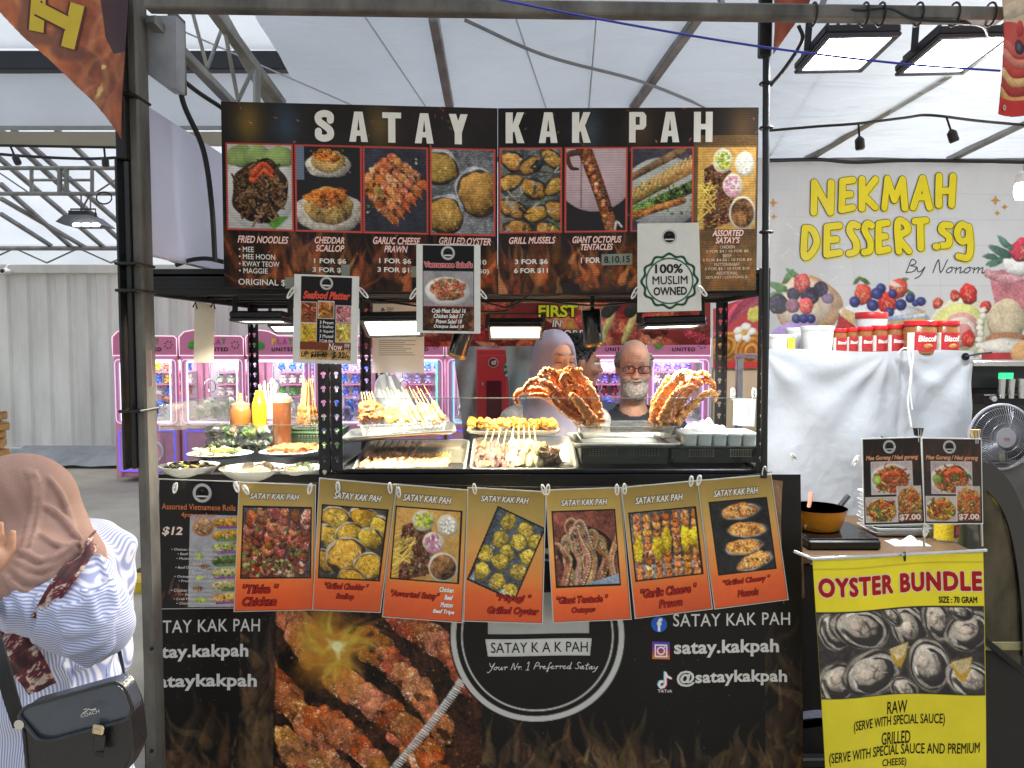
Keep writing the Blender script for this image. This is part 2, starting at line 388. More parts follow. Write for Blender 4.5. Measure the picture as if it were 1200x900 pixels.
class Panel:
    """a printed sheet standing in the scene: four photo corners at real depth Y, local units as in its design"""
    def __init__(s, quad, Y, wh=None, org=(0, 0), bulge=None):
        Ys = Y if hasattr(Y, '__len__') else [Y]*4
        s.c = [np.array(P(x, y, d)) for (x, y), d in zip(quad, Ys)]
        q = np.asarray(quad, float)
        if wh is None: wh = ((np.linalg.norm(q[1]-q[0])+np.linalg.norm(q[2]-q[3]))/2, (np.linalg.norm(q[3]-q[0])+np.linalg.norm(q[2]-q[1]))/2)
        s.w, s.h = wh; s.o = org; s.bulge = bulge; s.T = []
    def pt(s, x, y, d=0.):
        u = ((np.asarray(x, float)-s.o[0])/s.w)[..., None]; v = ((np.asarray(y, float)-s.o[1])/s.h)[..., None]
        p = (s.c[0]*(1-u)+s.c[1]*u)*(1-v)+(s.c[3]*(1-u)+s.c[2]*u)*v
        p[..., 1] -= d
        if s.bulge: p[..., 1] -= s.bulge(u[..., 0], v[..., 0])
        return p
    def box(s): return (s.o[0], s.o[1], s.o[0]+s.w, s.o[1]+s.h)
    def canvas(s, res=1., base=(0, 0, 0)): return Canvas(*s.box(), res, base)
    def slab(s, name, mat, parent=None, margin=0, th=.004, nu=12, nv=12, col=(235, 235, 230)):
        mb = MB(); x0, y0, x1, y1 = s.box(); m = margin
        for d, fl in ((0, 1), (-th, 0)):
            X, Y = np.meshgrid(np.linspace(x0-m, x1+m, nu), np.linspace(y0-m, y1+m, nv)); p = s.pt(X, Y, d).reshape(-1, 3)
            f = [(j*nu+i, (j+1)*nu+i, (j+1)*nu+i+1, j*nu+i+1) for j in range(nv-1) for i in range(nu-1)]
            mb.add(p, f if fl else [q[::-1] for q in f], col)
        rim = [i for i in range(nu)]+[j*nu+nu-1 for j in range(1, nv)]+[(nv-1)*nu+i for i in range(nu-2, -1, -1)]+[j*nu for j in range(nv-2, 0, -1)]
        k = nu*nv; mb.f += [(rim[i], rim[(i+1) % len(rim)], rim[(i+1) % len(rim)]+k, rim[i]+k) for i in range(len(rim))]
        return mb.build(name, mat, parent, ang=50)
    def sheet(s, cv, name, mat, parent, d=.0015, gain=.88, mask=None):
        p = s.pt(cv.X, cv.Y, d).reshape(-1, 3); p = p-np.array(wloc(parent)) if parent is not None else p
        n, m = cv.nx, cv.ny; i, j = np.meshgrid(np.arange(n-1), np.arange(m-1)); a = (j*n+i).ravel()
        F = np.stack([a, a+n, a+n+1, a+1], 1)
        if mask is not None:
            k = mask(cv.X, cv.Y).ravel(); F = F[k[F].all(1)]
        me = bpy.data.meshes.new(name); me.vertices.add(len(p)); me.vertices.foreach_set('co', p.astype(np.float32).ravel())
        me.loops.add(len(F)*4); me.loops.foreach_set('vertex_index', F.astype(np.int32).ravel())
        me.polygons.add(len(F)); me.polygons.foreach_set('loop_start', (np.arange(len(F))*4).astype(np.int32))
        me.polygons.foreach_set('loop_total', np.full(len(F), 4, np.int32)); me.update(calc_edges=True)
        C = lin(np.clip(cv.A, 0, 255))*gain; C = np.concatenate([C.reshape(-1, 3), np.ones((n*m, 1))], 1)
        at = me.color_attributes.new('Col', 'FLOAT_COLOR', 'POINT'); at.data.foreach_set('color', C.astype(np.float32).ravel())
        me.shade_smooth(); me.materials.append(mat)
        ob = bpy.data.objects.new(name, me); COL.objects.link(ob); ob.parent = parent
        return ob
    def text(s, t, x0, y0, x1, y1, col=(240, 240, 235), bold=0., shear=0., edge=None, ew=.05, sp=1., arc=None, fit='box', dz=0, tilt=0):
        """letters fitted into the box (local units)"""
        lay = []
        if edge is not None: lay.append((bold+ew, edge, .0022))
        lay.append((bold, col, .0026))
        V0, F0 = glyphs(t, bold, shear, sp); mn, mx = V0.min(0), V0.max(0); q = mx-mn
        sx, sy = (x1-x0)/q[0], (y1-y0)/q[1]
        multi = any(ch in t for ch in 'MWmwN')
        if multi: V0, F0 = glyphs(t, 0, shear, sp); mn, mx = V0.min(0)-bold, V0.max(0)+bold; q = mx-mn; sx, sy = (x1-x0)/q[0], (y1-y0)/q[1]
        jobs = []
        for b, c, d in lay:
            if multi and b > 0:
                for k in range(9): jobs.append((0, c, d+k*2e-6, (b*math.cos(k*.785), b*math.sin(k*.785)) if k else (0, 0)))
            else: jobs.append((b, c, d, (0, 0)))
        s.T.append(None)
        for b, c, d, off in jobs:
            V, F = glyphs(t, b, shear, sp); n = (V-mn)+np.array(off)
            x = x0+n[:, 0]*sx; y = y1-n[:, 1]*sy
            if tilt: y = y+(x-(x0+x1)/2)*tilt
            s.T.append((s.pt(x, y, d+dz), F, c))
        return s
    def block(s, ch, x0, y0, x1, y1, col, d=.0026):
        """heavy condensed poster letter"""
        G = {'A': [[(0, 1), (.28, 0), (.54, 0), (.36, 1)], [(1, 1), (.64, 1), (.46, 0), (.72, 0)], [(.28, .62), (.72, .62), (.76, .8), (.24, .8)]], 'T': [[(0, 0), (1, 0), (1, .19), (0, .19)], [(.31, .18), (.69, .18), (.69, 1), (.31, 1)]],
             'Y': [[(0, 0), (.38, 0), (.62, .46), (.5, .66), (.31, .62)], [(1, 0), (.69, .62), (.5, .66), (.38, .46), (.62, 0)], [(.31, .55), (.69, .55), (.69, 1), (.31, 1)]], 'K': [[(0, 0), (.38, 0), (.38, 1), (0, 1)], [(.37, .40), (.60, 0), (.98, 0), (.62, .54), (.37, .66)], [(.42, .5), (.66, .40), (1, 1), (.61, 1)]],
             'P': [[(0, 0), (.38, 0), (.38, 1), (0, 1)], [(.37, 0), (.80, 0), (.9, .16), (.37, .16)], [(.62, .08), (.86, .01), (1, .12), (1, .46), (.86, .57), (.62, .5)], [(.37, .42), (.9, .42), (.80, .58), (.37, .58)]], 'H': [[(0, 0), (.37, 0), (.37, 1), (0, 1)], [(.63, 0), (1, 0), (1, 1), (.63, 1)], [(.36, .40), (.64, .40), (.64, .58), (.36, .58)]]}
        w, h = x1-x0, y1-y0
        if ch == 'S':
            p = bez([(q[0], q[1], 0) for q in ((.82, .31), (.80, .15), (.5, .09), (.2, .17), (.21, .34), (.5, .48), (.79, .64), (.80, .83), (.5, .91), (.2, .85), (.18, .68))], 5)
            return s.strokes([[(x0+q.x*w, y0+q.y*h) for q in p]], w*.185, col, d)
        s.T.append(None)
        for k, p in enumerate(G[ch]): s.T.append((s.pt(np.array([x0+a*w for a, b in p]), np.array([y0+b*h for a, b in p]), d+k*4e-6), [tuple(range(len(p)))], col))
        return s
    def strokes(s, polys, r, col, d=.0026, n=7):
        """round-ended pen strokes as flat ribbons"""
        st = 0; s.T.append(None)
        for pl in polys:
            p0 = [np.array(q, float) for q in pl]; p = p0[:1]
            for a, b in zip(p0, p0[1:]):
                m = max(1, int(np.linalg.norm(b-a)/max(4., r*2))); p += [a+(b-a)*(k+1)/m for k in range(m)]
            for i in range(len(p)):
                if i < len(p)-1:
                    a, b = p[i], p[i+1]; t = b-a; L = np.linalg.norm(t)
                    if L < 1e-6: continue
                    e = np.array([-t[1], t[0]])/L*r; q = np.array([a+e, b+e, b-e, a-e])
                    s.T.append((s.pt(q[:, 0], q[:, 1], d+st), [(0, 1, 2, 3)], col)); st += 1.2e-6
                k = np.linspace(0, 2*math.pi, 2*n+1)[:-1]; q = p[i][None]+r*np.stack([np.cos(k), np.sin(k)], 1)
                s.T.append((s.pt(q[:, 0], q[:, 1], d+st), [tuple(range(2*n))], col)); st += 1.2e-6
        return s
    def letters(s, name, mat, parent):
        if not s.T: return None
        out = None; T = s.T+[None]; s.T = []; mb = MB()
        for q in T:                       # one mesh per line of writing or per mark
            if q is not None: mb.add(*q)
            elif mb.n: out = mb.build(name, mat, parent, smooth=False); mb = MB()
        return out
_GL = {}
def glyphs(t, bold, shear, sp):
    k = (t, round(bold, 4), shear, sp)
    if k in _GL: return _GL[k]
    cu = bpy.data.curves.new('lettering', 'FONT'); cu.body = t; cu.offset = bold; cu.shear = shear; cu.space_character = sp
    cu.dimensions = '2D'; cu.fill_mode = 'FRONT'; cu.resolution_u = 3; cu.align_x = 'CENTER'; cu.space_line = .95
    o = bpy.data.objects.new('lettering', cu); COL.objects.link(o)
    dg = bpy.context.evaluated_depsgraph_get(); me = bpy.data.meshes.new_from_object(o.evaluated_get(dg))
    V = np.zeros(len(me.vertices)*3); me.vertices.foreach_get('co', V); V = V.reshape(-1, 3)[:, :2]
    F = [tuple(p.vertices) for p in me.polygons]
    bpy.data.objects.remove(o); bpy.data.curves.remove(cu); bpy.data.meshes.remove(me)
    _GL[k] = (V, F); return _GL[k]

# ------------------------------------------------------------- smooth bodies from distance fields (surface nets)
class Field:
    def __init__(s, lo, hi, h):
        s.lo = np.array(lo, float); s.h = h; s.n = np.ceil((np.array(hi)-s.lo)/h).astype(int)+1
        s.ax = [s.lo[i]+h*np.arange(s.n[i]) for i in range(3)]; s.F = np.full(s.n, 1.0)
    def reg(s, lo, hi):
        sl = tuple(slice(max(0, int((lo[i]-s.lo[i])/s.h)), max(0, min(s.n[i], int((hi[i]-s.lo[i])/s.h)+2))) for i in range(3))
        return sl, s.ax[0][sl[0]][:, None, None], s.ax[1][sl[1]][None, :, None], s.ax[2][sl[2]][None, None, :]
    def put(s, sl, d, k, sub):
        a = s.F[sl]
        if a.size == 0: return
        if sub: s.F[sl] = -smin(-a, d, k)
        else: s.F[sl] = smin(a, d, k)
    def cap(s, a, b, r0, r1=None, k=.02, sub=False, flat=None):
        """tapered limb from a to b; flat=(fx, fy, fz) squeezes it"""
        r1 = r0 if r1 is None else r1; a = np.array(a, float); b = np.array(b, float); m = max(r0, r1)*(1 if flat is None else 1/min(flat))+k*1.5
        sl, X, Y, Z = s.reg(np.minimum(a, b)-m, np.maximum(a, b)+m); d = b-a; L = max(d@d, 1e-9)
        t = np.clip(((X-a[0])*d[0]+(Y-a[1])*d[1]+(Z-a[2])*d[2])/L, 0, 1)
        f = flat or (1, 1, 1)
        q = np.sqrt(((X-a[0]-t*d[0])*f[0])**2+((Y-a[1]-t*d[1])*f[1])**2+((Z-a[2]-t*d[2])*f[2])**2)-(r0+(r1-r0)*t)
        s.put(sl, q, k, sub); return s
    def ell(s, c, r, k=.02, sub=False, R=None):
        c = np.array(c, float); r = np.array(r, float); m = max(r)+k*1.5; sl, X, Y, Z = s.reg(c-m, c+m)
        X, Y, Z = X-c[0], Y-c[1], Z-c[2]
        if R is not None:
            R = np.array(Euler(R).to_matrix()); X, Y, Z = [R[0, i]*X+R[1, i]*Y+R[2, i]*Z for i in range(3)]
        q = np.sqrt((X/r[0])**2+(Y/r[1])**2+(Z/r[2])**2); s.put(sl, (q-1)*min(r), k, sub); return s
    def mesh(s, name, mat, parent=None, colfn=None, disp=None, wrap=None):
        F = s.F; n = s.n; neg = F < 0
        mixed = np.zeros(n-1, bool); cnt = np.zeros(n-1); acc = np.zeros((*(n-1), 3))
        c = [neg[i:n[0]-1+i, j:n[1]-1+j, k:n[2]-1+k] for i in (0, 1) for j in (0, 1) for k in (0, 1)]
        sm = sum(q.astype(np.int8) for q in c); mixed = (sm > 0) & (sm < 8)
        I = np.argwhere(mixed); idx = np.full(n-1, -1, int); idx[tuple(I.T)] = np.arange(len(I))
        vs = np.zeros((len(I), 3)); ct = np.zeros(len(I))
        E = [((0, 0, 0), (1, 0, 0)), ((0, 1, 0), (1, 1, 0)), ((0, 0, 1), (1, 0, 1)), ((0, 1, 1), (1, 1, 1)), ((0, 0, 0), (0, 1, 0)), ((1, 0, 0), (1, 1, 0)),
             ((0, 0, 1), (0, 1, 1)), ((1, 0, 1), (1, 1, 1)), ((0, 0, 0), (0, 0, 1)), ((1, 0, 0), (1, 0, 1)), ((0, 1, 0), (0, 1, 1)), ((1, 1, 0), (1, 1, 1))]
        for a, b in E:
            a, b = np.array(a), np.array(b); fa, fb = F[tuple((I+a).T)], F[tuple((I+b).T)]; k = (fa < 0) != (fb < 0)
            t = np.where(k, fa/np.where(k, fa-fb, 1), 0); vs += k[:, None]*(a+(b-a)*t[:, None]); ct += k
        V = s.lo+s.h*(I+vs/ct[:, None]); faces = []
        for ax in range(3):
            o = [q for q in range(3) if q != ax]; d = [0, 0, 0]; d[ax] = 1
            A = neg[tuple(slice(0, n[q]-1) if q == ax else slice(1, n[q]-1) for q in range(3))]
            B = neg[tuple(slice(1, n[q]) if q == ax else slice(1, n[q]-1) for q in range(3))]
            J = np.argwhere(A != B); sg = A[tuple(J.T)]; J = J.copy(); J[:, o[0]] += 1; J[:, o[1]] += 1
            e1 = np.zeros(3, int); e1[o[0]] = 1; e2 = np.zeros(3, int); e2[o[1]] = 1
            q = np.stack([idx[tuple((J-e1-e2).T)], idx[tuple((J-e2).T)], idx[tuple(J.T)], idx[tuple((J-e1).T)]], 1)
            if ax == 1: sg = ~sg
            q = np.where(sg[:, None], q, q[:, ::-1]); faces.append(q)
        Fc = np.concatenate(faces); Fc = Fc[(Fc >= 0).all(1)]
        if disp is not None:
            V = disp(V)
        mb = MB(); C = colfn(V) if colfn else np.tile(lin((200, 200, 200)), (len(V), 1))
        if wrap is not None: V = wrap(V)
        mb.add(V, Fc.tolist(), C)
        return mb.build(name, mat, parent, ang=180)
def smin(a, b, k):
    if k <= 0: return np.minimum(a, b)
    h = np.clip(.5+.5*(b-a)/k, 0, 1); return b*(1-h)+a*h-k*h*(1-h)
# ============================================================= THE SETTING
GALV = M('galvanised_steel', (140, 140, 138), .5, .75, .28, 7, .25, 25, stretch=(1, 1, .35))
RUSTY = M('weathered_steel', (104, 101, 95), .62, .45, .5, 9, .35, 30, stretch=(1, 1, .4))
BLACK = M('black_steel', (26, 26, 28), .45, .3, .25, 12, .1, 40)
BLACKP = M('black_plastic', (22, 22, 23), .38, 0, .2, 15, .08, 60)
CABLE = M('black_cable', (16, 16, 17), .5, 0, .2, 20)
WHITE_P = M('white_plastic', (222, 222, 218), .4, 0, .06, 10)
PAPER = M('white_paper', (238, 236, 230), .7, 0, .05, 6)
CHROME = M('bright_steel', (196, 196, 194), .25, .9, .1, 12, .1, 50)
TRAYM = M('tray_aluminium', (205, 204, 200), .3, .85, .12, 14, .25, 25)

# ground: one worn concrete sheet out to the horizon
gm = M('concrete', (168, 163, 150), .85, 0, .16, 2.2, .35, 55)
mb = MB(); mb.grid(lambda u, v: (-150+300*u, -150+300*v, 0), 9, 9)
g = mb.build('ground', gm); g['kind'] = 'structure'

# shipping container behind, corrugated
CY = 10.62
zc0, zc1 = .02, P(0, 310, CY).z
mb = MB(); pts = []; x = -9.0; per = .278
while x < 13: pts += [(x, 0), (x+.072, 0), (x+.104, .036), (x+.174, .036), (x+.206, 0)]; x += per
pts.append((x, 0))
zz = [zc0+.16, zc1-.12]
def cont(): 
    vs = [(px_, CY+.04+py_, z) for z in zz for px_, py_ in pts]; n = len(pts)
    return vs, [(i, i+1, n+i+1, n+i) for i in range(n-1)]
mb.add(*cont()); mb.box((2, CY+1.3, (zc0+zc1)/2), (22, 2.3, zc1-zc0-.1))
cont_m = M('container_paint', (222, 221, 216), .55, .1, .2, 1.9, .12, 8, stretch=(1, 1, .25))
ct = thing('shipping_container', 'long pale grey corrugated shipping container standing behind the row of pink claw machines', 'container', (-1.5, CY, 0))
mb.build('corrugated_wall', cont_m, ct, ang=15)
for nm, z, hh in (('top_rail', zc1-.06, .12), ('bottom_rail', zc0+.08, .16)):
    b = MB(); b.box((2, CY+.02, z), (22, .1, hh), .008); b.build(nm, cont_m, ct)
# cctv camera on it
q = P(6, 318, CY-.12); t = thing('security_camera', 'small white security camera fixed to the container wall at the left edge', 'camera', q)
b = MB(); b.lathe([(.0, -.1), (.04, -.1), (.045, .06), (.0, .06)], q, 16, (math.pi/2, 0, 0)); b.build('camera_body', WHITE_P, t)
b = MB(); b.lathe([(0, .0), (.026, 0), (.026, .012), (0, .016)], q+Vector((0, -.055, 0)), 16, (math.pi/2, 0, 0)); b.build('lens', BLACKP, t)
b = MB(); b.tube([q+Vector((0, .0, .03)), q+Vector((0, .05, .09)), q+Vector((0, .16, .1))], .012); b.build('bracket', WHITE_P, t)
# crumpled plastic sheet along the foot of the container
def tarp(u, v):
    x = -6.7+2.3*u; y = CY-.75+.62*v
    return (x, y, .02+.2*v+.13*abs(NB[int(u*60) % 512, int(v*40) % 512])*math.sin(math.pi*min(1, v+.1)))
b = MB(); b.grid(tarp, 44, 22); o = b.build('plastic_sheet', M('grey_tarp', (150, 154, 158), .35, 0, .2, 4, .5, 9), ang=25)
tag(o, 'crumpled grey plastic sheet lying on the ground along the foot of the container', 'tarp')
# yellow and black cable ramp
q = P(150, 672, 5.3); t = thing('cable_ramp', 'yellow and black striped cable ramp on the concrete beside the tent pole', 'cable ramp', (q.x, 5.3, 0))
for k in range(4):
    b = MB(); y0 = 4.95+.22*k; b.prism([(-.55, 0), (-.42, .07), (.42, .07), (.55, 0)], y0, y0+.215, lambda x, z, d: (q.x+.52+x, d, z+.002))
    b.build('ramp_segment', M('ramp_yellow', (206, 176, 32), .6, 0, .25, 12) if k % 2 == 0 else M('ramp_black', (30, 30, 30), .7), t)

# ------------------------------------------------------------- tents
TENT = fabric('tent_canvas', (222, 228, 234), .58, wr=1.0, wscale=2.6, stretch=(.6, 1.6, 1))
FAR = fabric('far_canvas', (216, 223, 230), .58, wr=.35, wscale=1.5)
def sheetgrid(name, fn, nu, nv, mat, label, cat='tent roof', group=None, parent=None):
    b = MB(); b.grid(fn, nu, nv); o = b.build(name, mat, parent); 
    if label: tag(o, label, cat, group)
    return o
def bil(a, b, c, d, sag=0, wr=0, ws=40):
    a, b, c, d = map(Vector, (a, b, c, d))
    def f(u, v):
        p = (a*(1-u)+b*u)*(1-v)+(d*(1-u)+c*u)*v
        p.z += -sag*16*u*(1-u)*v*(1-v)+wr*NB[int(v*ws) % 512, int(u*ws*1.7) % 512]
        return p
    return f
RX0, RX1 = -1.12, 5.2
roof = thing('tent', 'white canvas stall tent pitched over the satay stall and its neighbour', 'tent', (2, 3.6, 0))
sheetgrid('canopy', bil((RX0, 3.02, 3.12), (RX1, 3.02, 3.12), (RX1, 5.02, 2.83), (RX0, 5.02, 2.83), .05, .022, 70), 110, 60, TENT, None, parent=roof)
sheetgrid('canopy_front', bil((RX0, 2.16, 2.69), (RX1, 2.16, 2.69), (RX1, 3.018, 3.125), (RX0, 3.018, 3.125), .0, .006), 40, 12, TENT, None, parent=roof)
b = MB(); b.tube([(RX0, 5.02, 2.825), (RX1, 5.02, 2.825)], .02); b.build('eave_pole', GALV, roof)
def beam(a, bb, name='roof_pole', w=.045, par=None, m=None):
    b = MB(); b.bar(a, bb, w, w*.8); return b.build(name, m or GALV, par)
def roofz(y): return 3.12-(y-3.02)*.145-.03
for (xa, ya), (xb, yb) in (((508, 20), (527, 125)), ((818, 20), (742, 126)), ((1112, 86), (945, 187)), ((1290, 100), (1112, 187))):
    # rafters lie just under the canopy: solve where the line of sight meets the roof plane
    def hit(px, py):
        d = P(px, py, 1)-Vector((0, 0, CAMZ)); s = (3.12-.03+3.02*.145-CAMZ)/(d.z+.145*d.y); return Vector((0, 0, CAMZ))+d*s
    beam(hit(xa, ya), hit(xb, yb), par=roof)
b = MB()
b.tube(bez([hit(545, 18)-Vector((0, 0, .02)), hit(640, 55)-Vector((0, 0, .04)), hit(750, 88)-Vector((0, 0, .03)), hit(828, 126)]), .008); b.build('roof_cord', M('grey_cord', (120, 122, 126), .7), roof)
for x0, x1 in ((150, 420), (420, 500), (600, 640), (700, 690), (1010, 900)):
    b = MB(); b.tube([hit(x0, 10)+Vector((0, 0, .006)), hit(x1, 128 if x1 < 880 else 187)+Vector((0, 0, .006))], .004, 6); b.build('canvas_seam', M('seam', (176, 182, 188), .6), roof)
# front eave bar with tie plates
e0, e1 = P(172, 5, 2.14), P(1172, 19, 2.14)
beam(e0, e1, 'eave_bar', .045, roof, RUSTY)
for px in (398, 540, 612, 848, 962): # lattice webs above the bar
    b = MB(); a = P(px, 9, 2.16); b.bar(a, a+Vector((.09 if px % 4 else -.09, 0, .22)), .014); b.build('lattice_web', GALV, roof)
a = P(395, 5, 2.1)
# left tent pole: galvanised square tube with the dark channel in front of it
pole = thing('tent_pole', 'weathered galvanised tent pole with a black channel strapped to it, left of the stall', 'pole', (P(172, 600, 2.2).x, 2.2, 0))
xp0, xp1 = P(158, 450, 2.165).x, P(184, 450, 2.235).x
b = MB(); b.box(((xp0+xp1)/2, 2.2, 1.5), (xp1-xp0, .07, 3.0), .006); b.build('square_tube', RUSTY, pole)
b = MB(); xa, xb = P(149, 450, 2.17).x, P(161, 450, 2.17).x
b.box(((xa+xb)/2, 2.165, 2.6), ((xb-xa), .05, .9), .004); b.build('channel', BLACK, pole)
b = MB(); b.box(((xa+xb)/2+.006, 2.17, 1.72), ((xb-xa)*.5, .04, .86), .004); b.box(((xa+xb)/2-.012, 2.16, 1.72), (.006, .05, .86)); b.build('flag_post', BLACKP, pole)
for y in (113, 310, 341, 481):
    b = MB(); z = P(172, y, 2.16).z; b.box(((xa+xp1)/2, 2.18, z), (xp1-xa+.008, .115, .008), .002); b.build('strap', CABLE, pole)
for y in (760, 880):
    b = MB(); b.lathe([(0, 0), (.006, 0), (.005, .004), (0, .005)], P(178, y, 2.164), 10, (math.pi/2, 0, 0)); b.build('bolt', BLACK, pole)
b = MB(); b.box(P(176, 432, 2.162), (.01, .004, .1)); b.build('sticker', M('pink_sticker', (176, 140, 130), .6), pole)
# gusset bracket on top
q = P(191, 62, 2.26); b = MB()
b.prism([(172, 20), (208, 20), (208, 105), (196, 104), (172, 86)], 2.24, 2.3, lambda x, y, d: P(x, y, 2.25)+Vector((0, d-2.25, 0))); o = b.build('gusset_plate', M('pale_steel', (150, 152, 156), .5, .5, .25, 8), pole)
b = MB(); b.box(P(208, 62, 2.3), (.016, .09, .22), .003); b.build('gusset_edge', RUSTY, pole)
beam(P(176, 22, 2.2), P(272, 122, 2.62), 'brace', .032, pole)
# far lattice rafters seen between the pole and the board
for pr in (((250, 12), (330, 122), 3.3, 3.9), ((238, -20), (318, 122), 3.5, 4.1)):
    beam(P(*pr[0], pr[2]), P(*pr[1], pr[3]), 'lattice_rafter', .05, roof)
b = MB(); zig = [(225, 12), (243, 80), (262, 28), (279, 118), (297, 80)]
for (x0, y0), (x1, y1) in zip(zig, zig[1:]): b.tube([P(x0, y0, 3.4), P(x1, y1, 3.5)], .009, 6)
b.build('lattice_zigzag', GALV, roof)
b = MB(); b.tube([P(301, 82, 3.6), P(301, 124, 3.6)], .018); b.build('lattice_post', GALV, roof)

# the large tent over the aisle on the left
big = thing('marquee', 'large white marquee with steel trusses and a black gutter beam over the aisle behind', 'tent', (-4, 8, 0))
zb = P(0, 73, 6.5).z
sheetgrid('near_roof', bil((-9, 3.2, 4.5), (2.2, 3.2, 4.5), (2.2, 6.5, zb+.1), (-9, 6.5, zb+.1), .05, .02), 40, 20, FAR, None, parent=big)
b = MB(); b.box((-3.4, 6.5, zb), (11.2, .12, S(6.5)*21), .01); b.build('gutter_beam', M('dark_beam', (38, 42, 50), .5, .2), big)
z1, z2 = P(0, 86, 6.45).z, P(0, 150, 6.45).z
sheetgrid('valance', lambda u, v: (-9+11.2*u, 6.45+.02*NB[int(v*30), int(u*170) % 512], z1+(z2-z1)*v), 60, 8, FAR, None, parent=big)
b = MB(); b.box((-3.4, 6.45, z2), (11.2, .02, .03)); b.build('valance_hem', M('grey_hem', (130, 134, 138), .7), big)
zr = lambda y: 2.95+(10.45-y)*.40
sheetgrid('far_roof', bil((-14, 6.7, zr(6.7)), (3, 6.7, zr(6.7)), (3, 10.45, zr(10.45)), (-14, 10.45, zr(10.45)), .05, .015), 40, 20, FAR, None, parent=big)
sheetgrid('far_wall', lambda u, v: (-14+17*u, 12.9, zc1-.3+1.3*v), 10, 4, FAR, None, parent=big)
b = MB(); b.box((-5, 6.8, P(0, 163, 6.8).z), (9, .02, S(6.8)*16)); b.build('inner_valance', fabric('beige_canvas', (206, 200, 186), .6), big)
def onroof(px, py):
    d = P(px, py, 1)-Vector((0, 0, CAMZ)); s = (2.95+10.45*.4-.08-CAMZ)/(d.z+.4*d.y); return Vector((0, 0, CAMZ))+d*s
for (a, bb) in (((0, 152), (150, 290)), ((15, 152), (173, 290)), ((66, 152), (200, 280)), ((0, 215), (84, 290)), ((0, 232), (100, 290)), ((0, 250), (60, 288)), ((-40, 152), (122, 290))):
    beam(onroof(*a), onroof(*bb), 'rafter', .055, big)
b = MB(); b.tube([P(-60, 291, 10.3), P(380, 291, 10.3)], .03); b.build('eave_tube', GALV, big)
for k in range(6):
    x0 = -20+75*k; b = MB(); b.tube([P(x0, 308, 10.35), P(x0+37, 291, 10.35), P(x0+75, 308, 10.35)], .012, 6); b.build('eave_brace', GALV, big)
Yt = 8.2
for y in (197, 227):
    b = MB(); b.tube([P(-60, y, Yt), P(152, y, Yt)], .022); b.build('truss_chord', GALV, big)
b = MB(); b.tube([P(38, 211, Yt), P(108, 211, Yt)], .015); b.build('truss_rail', GALV, big)
for x, wd in ((37, .02), (70, .025), (78, .025), (108, .02)):
    b = MB(); b.tube([P(x, 197, Yt), P(x, 228, Yt)], wd); b.build('truss_upright', GALV, big)
for q in (((0, 203), (34, 226)), ((150, 201), (112, 226)), ((95, 227), (95, 247)), ((106, 227), (106, 247)), ((95, 247), (106, 227))):
    b = MB(); b.tube([P(*q[0], Yt), P(*q[1], Yt)], .009, 6); b.build('truss_brace', GALV, big)
b = MB(); b.tube([P(122+9*math.cos(a), 232+7*math.sin(a), Yt-.1) for a in np.linspace(0, 6.2, 20)], .008, 6); o = b.build('cable_coil', CABLE)
tag(o, 'loop of black cable hanging from the truss beside the far floodlight', 'cable')
# far floodlight
q = P(102, 257, 7.6); t = thing('floodlight', 'dark finned floodlight hanging from the far truss on the left', 'light', q)
b = MB(); b.prism([(74, 262), (84, 254), (112, 254), (128, 266), (84, 266)], -.13, .13, lambda x, y, d: P(x, y, 7.6)+Vector((0, d, 0))); b.build('housing', M('grey_housing', (96, 98, 104), .5, .3), t)
b = MB(); b.box(P(97, 251, 7.6), (.2, .16, .05), .006); b.build('driver_box', BLACKP, t)
b = MB(); b.tube([P(83, 256, 7.6), P(83, 245, 7.6), P(112, 245, 7.6), P(112, 256, 7.6)], .008); b.build('yoke', BLACK, t)
for x in (90, 101, 112):
    b = MB(); b.box(P(x, 263.5, 7.44), (.075, .03, .03), .008); b.build('lamp', M('lamp_white', (255, 255, 255), emit=6), t)
# festoon cables
def cable(name, pts, r, label, cat='cable', mat=None, group=None, n=8):
    b = MB(); b.tube(bez(pts, n), r, 6); o = b.build(name, mat or CABLE); return tag(o, label, cat, group)
def festoon(pts, socks, Y, label, sc, n=8):
    t = thing('festoon_lights', label, 'string lights', P(*pts[0], Y))
    b = MB(); b.tube(bez([P(x, y, Y) for x, y in pts], n), S(Y)*1.6, 6); b.build('cable', CABLE, t)
    for x, y, dx in socks:
        b = MB(); a = P(x, y, Y); c = P(x+dx, y+13*sc, Y)
        b.tube([a, c], S(Y)*1.3, 6); o = b.build('drop_wire', CABLE, t)
        b = MB(); d = (c-a).normalized(); e = c+d*S(Y)*13*sc
        b.tube([c, c+d*S(Y)*3*sc, e-d*S(Y)*2, e], [S(Y)*2, S(Y)*4.6*sc, S(Y)*4.8*sc, S(Y)*4*sc], 10); b.build('lamp_socket', BLACKP, t)
    return t
festoon([(-30, 170), (60, 171.5), (148, 173)], [(12, 171, 5), (122, 173, 1)], 3.4, 'black festoon cable with empty lamp sockets crossing the gap left of the tent pole', .85)
cable('power_cable', [P(-30, 178, 3.6), P(30, 183, 3.6), P(100, 186, 3.6), P(150, 184, 3.6)], .007, 'thin dark blue-black cable sagging below the festoon cable at the left', mat=M('navy_cable', (22, 26, 50), .5))
cable('blue_cord', [P(560, -6, 2.05), P(700, 22, 2.05), P(880, 53, 2.05), P(1050, 74, 2.05), P(1172, 83, 2.05)], .003, 'bright blue cord strung across under the eave bar', mat=M('blue_cord', (22, 34, 150), .4))
cable('power_cable', [P(210, 70, 2.35), P(214, 118, 2.36), P(238, 175, 2.4), P(248, 240, 2.44), P(252, 306, 2.46)], .0085, 'thick black cable hanging from the bracket down past the lilac side panel')
